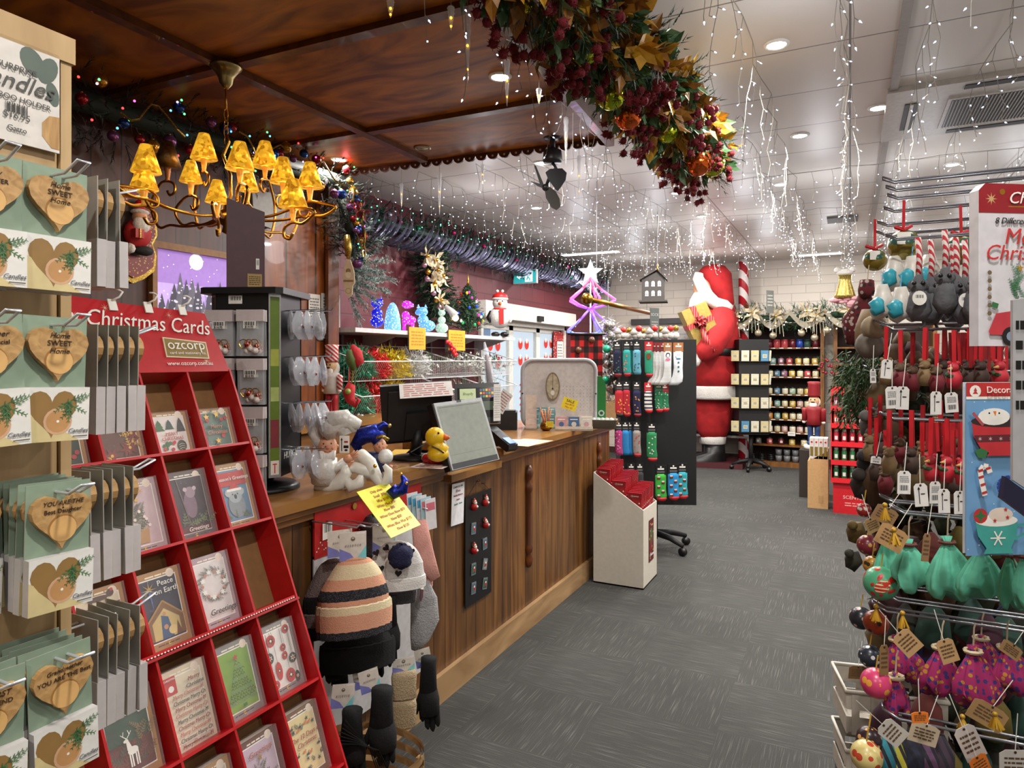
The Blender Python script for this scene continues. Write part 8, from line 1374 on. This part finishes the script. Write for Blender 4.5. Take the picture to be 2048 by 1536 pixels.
def stag(x, y, t, w, h, lab, m=None, roll=0, kind=0, grp='swing tags on the rack'):
    k = t/1345; mm = fr(at(x, y, t), RT+FW*U(-.2, .2), V((0, 0, 1))) @ Matrix.Rotation(roll, 4, 'Z'); g = thing('swing_tag', lab, 'tag', m=mm, group=grp); W_, H_ = w*k/2, h*k/2
    b = MB(); b.prism([(-W_, -H_), (W_, -H_), (W_, H_*.75), (W_*.6, H_), (-W_*.6, H_), (-W_, H_*.75)], -.0005, .0005, m or C('d8d6d4', .5)); b.lz = .001; b.circ(0, H_*.85, .0025, INK, 6)
    if kind == 0: b.rect(-W_*.3, -H_*.1, W_*.12, H_*1.3, BLACK); b.P([(-W_*.5, H_*.5), (-W_*.1, H_*.5), (-W_*.3, H_*.75)], BLACK); b.rect(W_*.25, H_*.1, W_*.6, H_*.08, BLACK)
    elif kind == 1: b.bars(0, -H_*.45, W_*1.3, H_*.45, BLACK, 11); b.words(0, H_*.3, W_*1.4, H_*.6, 4, GREY)
    else: b.words(0, 0, W_*1.4, H_*1.2, 4, C('5c4430'))
    b.build('card', g); b = MB(); b.tube([(0, H_*.85, 0), (.004, H_+.06, 0)], .0008, WHITE, 3); b.build('string', g); return g
for i, (x, y, w, h, kd_, t) in enumerate(((1773, 738, 22, 38, 0, 1.5), (1785, 795, 28, 44, 1, 1.5), (1805, 796, 24, 46, 0, 1.45), (1872, 806, 24, 46, 0, 1.42), (1903, 805, 28, 40, 1, 1.42), (1808, 965, 26, 46, 1, 1.4), (1842, 990, 26, 46, 0, 1.38), (1870, 985, 24, 44, 1, 1.45), (1888, 1002, 22, 48, 0, 1.35), (1920, 1005, 24, 46, 0, 1.38), (1746, 752, 12, 28, 1, 1.7), (1752, 920, 20, 14, 1, 1.6))): stag(x, y, t, w, h, 'white swing tag with a %s, %s, %s from the aisle' % (['lamp post drawing', 'barcode'][kd_], ['critter upper row', 'critter lower row'][y > 900], ordn[i % 5 if i < 10 else i-5]), None, U(-.12, .12), kd_)
# mint cloth bags and magenta patterned bags
MINT = C('62bca0', .8, v=.15, s=30, b=.3); MAG = spots('98205c', 'b07c2c', 95, .42, .8, '3c2c70')
def cbag(x, y, t, w, h, m, lab, grp, sk=0, tie=None):
    k = t/1345; g = thing('drawstring_bag', lab, 'cloth bag', tuple(at(x, y, t)), 0, grp); n = 44; rings = []
    for f, r in ((0, .22), (.1, .12), (.2, .3), (.4, .62), (.65, .95), (.85, 1.0), (.97, .8), (1, .5)):
        c = at(x+sk*f, y+h*f, t); rings.append([c+RT*(w*k*.5*r*cos(a)*(1+.13*sin(a*9+x)*(1.25-f)+.05*sin(a*4+y)))+FW*(w*k*.22*r*sin(a)*(1+.22*sin(a*9+1)))+V((0, 0, .012*sin(a*3+x)*f)) for a in [2*pi*q/n for q in range(n)]])
    MB().loft(rings, m).build('body', g, True); b = MB(); p = at(x+sk*.1, y+h*.1, t); b.tube([p+RT*(.016*cos(a))+FW*(.012*sin(a)) for a in [q*pi/4 for q in range(8)]], .004, tie or C('5c2c24', .6, v=.3), 5, True); b.tube([p, p+V((0, 0, -.05))+RT*.02], .005, tie or C('5c2c24', .6), 5); b.tube([p, at(x+3, y-34, t), at(x+6, y-44, t)], .002, C('b0a088'), 4); b.build('drawstring', g, True); return g
for i, (x, y, t, w, h, sk) in enumerate(((1768, 1072, 1.6, 60, 96, 14), (1815, 1078, 1.5, 92, 98, 20), (1893, 1072, 1.45, 96, 118, 14), (1962, 1092, 1.4, 90, 92, -4), (2018, 1098, 1.35, 60, 110, 10), (2046, 1100, 1.3, 50, 108, 5))): cbag(x, y, t, w, h, MINT, 'mint green cloth bag, %s from the aisle' % ordn[i], 'mint cloth bags', sk)
for i, (x, y, t, w, h, sk) in enumerate(((1792, 1270, 1.5, 80, 88, 20), (1790, 1345, 1.4, 52, 80, 6), (1882, 1285, 1.42, 78, 96, -6), (1945, 1290, 1.35, 100, 118, 14), (1962, 1270, 1.55, 60, 60, 0), (2012, 1285, 1.35, 96, 94, 10))): cbag(x, y, t, w, h, MAG, 'magenta patterned drawstring bag, %s from the aisle' % ordn[i], 'magenta drawstring bags', sk, C('c8b898'))
for i, (x, y, w, h, ro_, cl, t) in enumerate(((1783, 1075, 60, 44, -.5, 'b08a5c', 1.4), (1815, 1285, 40, 50, .75, 'b89468', 1.35), (1895, 1302, 34, 48, .35, 'b89468', 1.3), (1852, 1095, 16, 56, -.1, '8a6a48', 1.35), (1768, 1320, 20, 60, 0, '8a6a44', 1.38), (2022, 1300, 50, 26, -.6, '9a7a50', 1.28), (1715, 1345, 36, 26, -.1, '6a4c2c', 1.6), (1785, 1465, 40, 50, .9, 'b8b4ac', 1.25), (1848, 1468, 60, 40, -.3, 'b8a890', 1.3), (1975, 1430, 70, 44, -.5, '9a7a50', 1.25), (1940, 1485, 44, 70, .45, 'c8c0bc', 1.15), (1840, 1435, 32, 22, .1, 'e07820', 1.22), (1960, 1530, 40, 40, .45, 'e07820', 1.12), (2030, 1530, 60, 60, 0, 'c8c4c0', 1.1), (1745, 1050, 30, 30, .4, '9a7a50', 1.6), (1770, 1030, 44, 34, -.5, '8a6a48', 1.55))):
    stag(x, y, t, w, h, '%s swing tag tilted among the cloth bags, %s down' % ({'b': 'tan kraft', '8': 'brown kraft', '9': 'dull kraft', '6': 'dark kraft', 'c': 'pale printed', 'e': 'bright orange sale'}[cl[0]], ['first', 'second', 'third', 'fourth', 'fifth', 'sixth', 'seventh', 'eighth', 'ninth', 'tenth', 'eleventh', 'twelfth', 'thirteenth', 'fourteenth', 'fifteenth', 'sixteenth'][i]), C(cl, .6, v=.08), ro_, 2, 'kraft tags on the rack')
for i, (x, y, t) in enumerate(((1770, 1022, 1.5), (1788, 1072, 1.35), (1805, 1238, 1.4), (1752, 1225, 1.55), (1925, 1445, 1.2), (1990, 1440, 1.2))):
    g = thing('gold_tassel', 'gold thread tassel on the rack, %s down' % ordn[i], 'tassel', tuple(at(x, y, t)), 0, 'gold tassels'); k = t/1345; b = MB(); b.ball(at(x, y-12, t), 5*k, C('b8922c', .4, .3), 8, 6); b.build('knot', g, True); b = MB(); [b.tube([at(x, y-10, t), at(x+U(-8, 12), y+U(14, 20), t)+FW*U(-.01, .01)], .0014, C('c89c30', .4, .3), 3) for _ in range(30)]; b.build('fringe', g, True)
PB = [(1762, 1166, 33, '4c9c78', 'b83828', 1.55, 'mint green painted with a red turtle'), (1752, 1366, 29, 'c83c6c', 'd89a3c', 1.4, 'pink painted with gold leaves'), (1733, 1512, 30, 'c8b878', 'b0402c', 1.3, 'cream painted with red dots'), (1745, 1130, 18, 'b8822c', '2c2420', 1.65, 'mustard with black scrolls'), (1722, 1236, 22, '20242c', 'd0a8a0', 1.7, 'black with a pale flower'), (1752, 1245, 24, '8c3414', '1c1414', 1.6, 'rust red with dark swirls'), (1740, 1312, 22, '2c3440', 'd8d8d8', 1.6, 'dark with white spots'), (1738, 1478, 24, '2c1c24', 'd0a060', 1.35, 'striped dark red and cream'), (1735, 1090, 20, '6c2430', 'b08a40', 1.75, 'plum with gold lines'), (1728, 1020, 14, '8c2420', 'c0b8b0', 1.9, 'brick red at the far edge')]
for x, y, r, h1_, h2_, t, lb in PB:
    g = thing('painted_ball', 'hand painted papier-mache ball, '+lb, 'bauble', tuple(at(x, y, t)), 0, 'painted balls on the aisle edge of the rack'); b = MB(); b.ball(at(x, y, t), r*t/1345, spots(h1_, h2_, 45 if r > 25 else 60, .3, .3), 20, 14); b.build('ball', g, True)
    if x == 1762:
        b = MB(); c = at(x, y, t); d = -ray(x, 718).normalized(); e1 = (RT+V((0, 0, .7))).normalized(); e2 = d.cross(e1).normalized(); k = r*t/1345; P3 = lambda u, v, q=1.01: c+(e1*u+e2*v+d*math.sqrt(max(.01, 1-u*u-v*v))).normalized()*k*q; TR = stripes('b82c20', 'd8c8a0', 2, .008, .6, .4)
        for cu, cv, ru, rv_ in ((0, 0, .5, .32), (.62, 0, .17, .13), (.3, .42, .2, .1), (.3, -.42, .2, .1), (-.35, .4, .16, .09), (-.35, -.4, .16, .09)): b.add([P3(cu, cv, 1.03)]+[P3(cu+ru*cos(a), cv+rv_*sin(a)) for a in [j*pi/8 for j in range(16)]], [(0, j+1, (j+1) % 16+1) for j in range(16)], TR if ru == .5 else C('b82c20', .4))
        b.build('painted_turtle', g, True)
    b = MB(); b.tube([at(x, y-r, t), at(x+4, y-r-26, t)], .0018, C('b8922c'), 4); b.build('loop', g, True)
# aisle edge: plaid deer, fir bough, felt animals, wreath, dark fabrics
o = thing('plaid_deer', 'red tartan fabric deer ornament hanging at the aisle edge of the rack', 'ornament', tuple(at(1715, 640, 2.1))); TT = spots('5c1820', '2c1c1c', 70, .4, .9, 'a89c94'); MB().tube(px([(1732, 575), (1728, 610), (1712, 650), (1700, 690)], 2.1), [.01, .03, .045, .012], TT, 12).build('body', o, True); MB().tube(px([(1734, 560), (1733, 585), (1722, 592)], 2.08), [.02, .026, .012], TT, 10).build('head', o, True); MB().tube(px([(1735, 560), (1738, 530)], 2.1), .002, C('b0a080'), 4).build('loop', o, True)
o = thing('felt_cluster', 'bunch of brown and grey felt animals hanging under the skates', 'ornament', tuple(at(1735, 660, 2.0)), 0)
o.name = 'felt_animal_toy'; WM[o.name] = o.matrix_basis.copy(); b = MB(); b.tube(px([(1745, 620), (1742, 660), (1730, 700)], 2.0), [.03, .045, .03], CM[3], 12); b.build('body', o, True); b = MB(); b.ball(at(1748, 655, 1.93), .035, C('8c7c64', .8, v=.2), 10, 8); b.ball(at(1740, 690, 1.95), .04, C('6c645c', .8, v=.2), 10, 8); b.build('head', o, True)
o = thing('fir_bough', 'drooping green fir bough at the aisle edge of the rack', 'artificial foliage', tuple(at(1705, 760, 2.2))); b = MB()
for i in range(150): x, y = U(1688, 1760), U(700, 810); needles(b, at(x, y-6, 2.2+U(-.15, .15)), V((U(-.7, .3), U(-.3, .3), -1)), .11, [C('34502c', .7), C('506a3c', .7), PINE2][i % 3], 9, .006, .6)
b.build('foliage', o, True); MB().tube(px([(1750, 690), (1720, 740), (1690, 820)], 2.2), .006, C('3c2c1c'), 5).build('stem', o, True)
for i, (x, y, r, m_, lb) in enumerate(((1740, 850, 30, C('5c5a58', .8, v=.2), 'grey felt owl-shaped ornament'), (1750, 880, 26, C('4c4238', .8, v=.2), 'brown felt acorn-shaped ornament'), (1735, 930, 30, C('242428', .8, v=.3), 'black shaggy felt animal ornament'), (1728, 970, 34, C('2c2420', .8, v=.3), 'dark pinecone ornament'), (1745, 1000, 26, C('38302c', .8, v=.3), 'dark brown felt ornament'), (1712, 1065, 24, C('5c4a20', .8, v=.3), 'mossy green and gold ornament'), (1705, 1120, 22, C('2c2c20', .8, v=.3), 'dark leafy ornament'))):
    t = 2.0; g = thing('felt_ornament', lb+' at the aisle edge', 'ornament', tuple(at(x, y, t))); k = t/1345; b = MB(); b.tube(px([(x, y-r*.8), (x+3, y), (x-4, y+r*.8)], t), [r*k*.5, r*k*.8, r*k*.4], m_, 10); b.v = [q+rv()*.004 for q in b.v]; b.build('body', g, True); b = MB(); b.ball(at(x-r*.3, y-r*.6, t-.03), r*k*.4, m_, 8, 6); b.build('head', g, True)
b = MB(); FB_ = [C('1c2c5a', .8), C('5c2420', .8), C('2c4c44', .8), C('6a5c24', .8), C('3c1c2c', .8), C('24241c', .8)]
n0 = 0
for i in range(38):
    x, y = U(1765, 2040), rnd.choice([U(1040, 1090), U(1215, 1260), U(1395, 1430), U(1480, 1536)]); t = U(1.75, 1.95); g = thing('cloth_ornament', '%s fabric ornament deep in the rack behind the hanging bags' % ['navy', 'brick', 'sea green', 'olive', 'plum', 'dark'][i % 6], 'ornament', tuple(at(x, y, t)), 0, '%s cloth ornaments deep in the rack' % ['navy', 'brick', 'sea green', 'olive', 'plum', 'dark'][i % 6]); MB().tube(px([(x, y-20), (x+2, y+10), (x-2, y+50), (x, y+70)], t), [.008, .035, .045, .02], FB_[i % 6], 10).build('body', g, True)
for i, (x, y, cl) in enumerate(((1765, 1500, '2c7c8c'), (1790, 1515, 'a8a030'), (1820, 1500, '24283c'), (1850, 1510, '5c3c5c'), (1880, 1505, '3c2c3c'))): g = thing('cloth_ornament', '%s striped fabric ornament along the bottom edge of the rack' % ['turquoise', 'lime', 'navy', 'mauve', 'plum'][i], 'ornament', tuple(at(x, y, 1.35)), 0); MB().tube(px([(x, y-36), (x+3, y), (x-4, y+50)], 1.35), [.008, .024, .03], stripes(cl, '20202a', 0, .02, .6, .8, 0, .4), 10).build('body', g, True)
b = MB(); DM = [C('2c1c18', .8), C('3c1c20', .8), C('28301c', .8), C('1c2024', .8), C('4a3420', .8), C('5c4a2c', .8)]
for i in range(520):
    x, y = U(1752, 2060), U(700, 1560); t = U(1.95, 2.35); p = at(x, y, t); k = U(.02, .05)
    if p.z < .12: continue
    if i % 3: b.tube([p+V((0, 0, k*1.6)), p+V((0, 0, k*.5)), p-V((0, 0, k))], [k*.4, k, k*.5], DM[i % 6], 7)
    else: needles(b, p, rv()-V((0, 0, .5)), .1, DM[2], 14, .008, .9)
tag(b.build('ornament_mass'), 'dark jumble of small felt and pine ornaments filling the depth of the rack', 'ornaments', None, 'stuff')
# white woven basket at the foot of the rack
bp = at(1740, 1372, 2.0); o = thing('white_basket', 'white woven chip basket on a stand at the foot of the rack', 'basket', (bp.x+.04, bp.y, 0)); WV = C('b8b0a4', .6, v=.1)
for lv, z0 in enumerate((bp.z-.1, bp.z-.27)):
    for s in range(2): b = MB(tr(0, 0, z0, 12)); b.box((-.12, -.09, .07*s), (.13, -.086, .05+.07*s), WV); b.box((-.12, .09, .07*s), (.13, .094, .05+.07*s), WV); b.box((-.124, -.09, .07*s), (-.12, .09, .05+.07*s), WV); b.box((.13, -.09, .07*s), (.134, .09, .05+.07*s), WV); b.build('woven_band', o)
    b = MB(tr(0, 0, z0, 12)); b.tube([(x, y, .12) for x, y in ((-.125, -.09), (.135, -.09), (.135, .095), (-.125, .095))], .007, C('c8c2b8', .6), 6, True); b.build('rim', o); b = MB(tr(0, 0, z0, 12)); [b.box((x, y, 0), (x+.02, y+.003, .12), WV) for x in (-.11, -.06, -.01, .04, .09) for y in (-.093, .094)]; b.box((-.12, -.09, 0), (.13, .09, .006), WV); b.build('uprights', o)
b = MB(tr(0, 0, 0, 12)); [b.box((x, y, 0), (x+.014, y+.014, bp.z-.2), GREY) for x, y in ((-.12, -.09), (.12, -.09), (-.12, .08), (.12, .08))]; b.build('stand_frame', o)
# front card packs
t = 1.12; a_, c_ = at(1957, 366, t), at(2120, 692, t*1.02); g = thing('gift_card_pack', 'merry christmas card pack with a red header, nearest on the rack', 'card pack', tuple(a_)); W_, H_ = 160*t/1345, 326*t/1345; m = fr(at(1957, 692, t), RT+FW*.1, (0, 0, 1))
b = MB(m); b.prism([(0, 0), (W_, 0), (W_, H_), (.012, H_), (0, H_-.012)], -.02, 0, C('cccad0', .3)); b.lz = .0005; b.P([(0, H_*.82), (W_, H_*.82), (W_, H_), (.012, H_), (0, H_-.012)], C('8c1420', .35)); b.star(W_*.17, H_*.905, .011, C('b89868'), 8, .3); b.circ(W_*.32, H_*.95, .005, GOLD); b.rect(W_*.7, H_*.86, W_*.6, .002, GOLD); b.build('pack', g, True)
txt('Christmas', m @ tr(W_*.82, H_*.91, .002), g, WHITE, .028, .3, world=True); txt('8 Different', m @ tr(W_*.44, H_*.77, .002), g, BLACK, .014, .3, world=True); txt('Merry', m @ tr(W_*.68, H_*.67, .003), g, RR, .038, .2, world=True); txt('Christmas', m @ tr(W_*.62, H_*.57, .003), g, RR, .036, .25, world=True)
b = MB(m); b.lz = .001; [b.twig(W_*.55+U(-.012, .012), H_*(.28+.012*i), .022, [GRN, C('4c7c60')][i % 2], U(.4, 2.7), 5) for i in range(14)]; b.star(W_*.55, H_*.48, .007, GD); b.P([(W_*.12, H_*.09), (W_*.22, H_*.2), (W_*.5, H_*.22), (W_*.55, H_*.24), (W_, H_*.24), (W_, H_*.06), (W_*.14, H_*.07)], C('b8303c')); b.P([(W_*.45, H_*.15), (W_*.5, H_*.22), (W_*.75, H_*.22), (W_*.75, H_*.15)], C('a8c0d0')); b.circ(W_*.42, H_*.06, .016, BLACK, 18); b.circ(W_*.42, H_*.06, .008, C('7c8ca4'), 12); [b.circ(W_*.13, H_*(.2+.05*i), .004, C('6c5c40'), 8) for i in range(6)]; b.rect(W_*.2, H_*.25, .012, .009, GRN, -.3); b.build('picture', g, True)
t = 1.0; W_, H_ = 175*t/1345, 345*t/1345; m = fr(at(1932, 1112, t), RT+FW*.08, (0, 0, 1)); m2 = fr(at(1926, 1106, t+.01), RT+FW*.08, (0, 0, 1))
b = MB(m2); b.prism([(0, 0), (W_, 0), (W_, H_), (0, H_)], -.001, 0, C('d0d0d4', .4)); single(b, 'sticker_sheet', 'second sticker sheet peeking out behind the front snowy mug sheet', 'sticker sheet')
g = thing('sticker_sheet', 'blue sticker sheet of christmas mugs and a candy cane with a red decorations header', 'sticker sheet', m=m); b = MB(); b.prism([(0, 0), (W_, 0), (W_, H_), (0, H_)], -.001, 0, C('6c9cc8', .35, v=.03)); b.lz = .0004; b.rect(W_*.5, H_*.965, W_, H_*.08, RR); b.rect(W_*.5, H_*.916, W_, H_*.016, WHITE); b.circ(W_*.11, H_*.955, .009, WHITE, 14); b.xtree(W_*.11, H_*.935, .009, .011, RR, 2); b.build('sheet', g); txt('Decora', tr(W_*.23, H_*.962, .003), g, WHITE, .014, 0, 'LEFT'); txt('tions', tr(W_*.64, H_*.962, .003), g, WHITE, .014, 0, 'LEFT')
q = W_/175; b = MB(); b.lz = .002
def Y(y): return (1112-y)*q
def X(x): return (x-1932)*q
for i in range(60): b.circ(U(0, W_), U(0, H_*.9), .0008, WHITE, 5)
b.P([(X(x), Y(y)) for x, y in ((1938, 842), (1942, 872), (1956, 895), (1975, 905), (1970, 911), (2045, 911), (2060, 890), (2070, 842))], C('b82830')); b.P([(X(x), Y(y)) for x, y in ((1943, 870), (1948, 884), (2060, 882), (2066, 868))], C('5c1c28')); b.circ(X(2002), Y(842), 66*q, C('2c1c1c'), 20, 12*q); b.circ(X(1985), Y(833), 34*q, WHITE, 20, 17*q); [b.circ(X(x), Y(826), 2*q, BLACK, 6) for x in (1975, 1996)]; b.P([(X(1983), Y(822)), (X(1988), Y(832)), (X(1990), Y(822))], C('e07830')); b.line([(X(1940), Y(825)), (X(1962), Y(850))], 6*q, C('a84850')); [b.star(X(1955+22*k), Y(877), 5*q, C('c8a8a8'), 6, .3) for k in range(5)]; b.P([(X(1944), Y(900)), (X(1958), Y(895)), (X(1972), Y(902)), (X(1966), Y(916)), (X(1950), Y(914))], GRN)
P_ = [(1955, 935), (1962, 925), (1972, 928), (1974, 940)]; b.line([(X(x), Y(y)) for x, y in [(1976, 945), (1972, 933), (1962, 931), (1955, 940), (1958, 960), (1965, 990)]], 11*q, WHITE); [b.rect(X(x), Y(y), 11*q, 5*q, RR, .3) for x, y in ((1972, 936), (1956, 940), (1957, 953), (1961, 968), (1964, 984))]
b.line([(X(2015+22*cos(a)), Y(972+18*sin(a))) for a in [1.2+k*.4 for k in range(11)]], 8*q, C('1c3c8c')); b.P([(X(x), Y(y)) for x, y in ((1944, 1040), (1950, 1070), (1968, 1095), (1962, 1106), (2026, 1106), (2020, 1095), (2032, 1070), (2034, 1040))], C('3c9c94')); b.line([(X(2034), Y(1050)), (X(2052), Y(1048)), (X(2050), Y(1066)), (X(2028), Y(1078))], 5*q, C('3c9c94')); b.circ(X(1989), Y(1040), 45*q, WHITE, 20, 12*q); b.circ(X(1998), Y(1028), 26*q, C('d8c8bc'), 16, 14*q); b.circ(X(1955), Y(1030), 15*q, RR, 14); b.star(X(1955), Y(1030), 14*q, GRN, 4, .4); [b.line([(X(1992-16*cos(a)), Y(1075-16*sin(a))), (X(1992+16*cos(a)), Y(1075+16*sin(a)))], 3*q, WHITE) for a in (0, 1.05, 2.1)]; [b.star(X(x), Y(y), 5*q, RR, 5) for x, y in ((2008, 1018), (2012, 1034), (1985, 1040))]; b.build('picture', g)
t = .75; m = fr(at(2026, 1060, t), RT, (0, 0, 1)); k = t/1345; o = thing('hanging_pack', 'pale printed pack with a dark blue lower band at the extreme edge of the rack', 'packet', m=m); b = MB(); b.prism([(0, 100*k), (60*k, 60*k), (60*k, 470*k), (0, 460*k)], -.004, 0, C('b4b4b8', .4)); b.lz = .0005; b.words(30*k, 330*k, 50*k, 200*k, 5, BLACK); b.build('card', o); b = MB(); b.prism([(-28*k, 65*k), (60*k, 0), (60*k, 50*k), (-20*k, 108*k)], -.002, .004, C('20203c', .3)); b.build('dark_band', o)
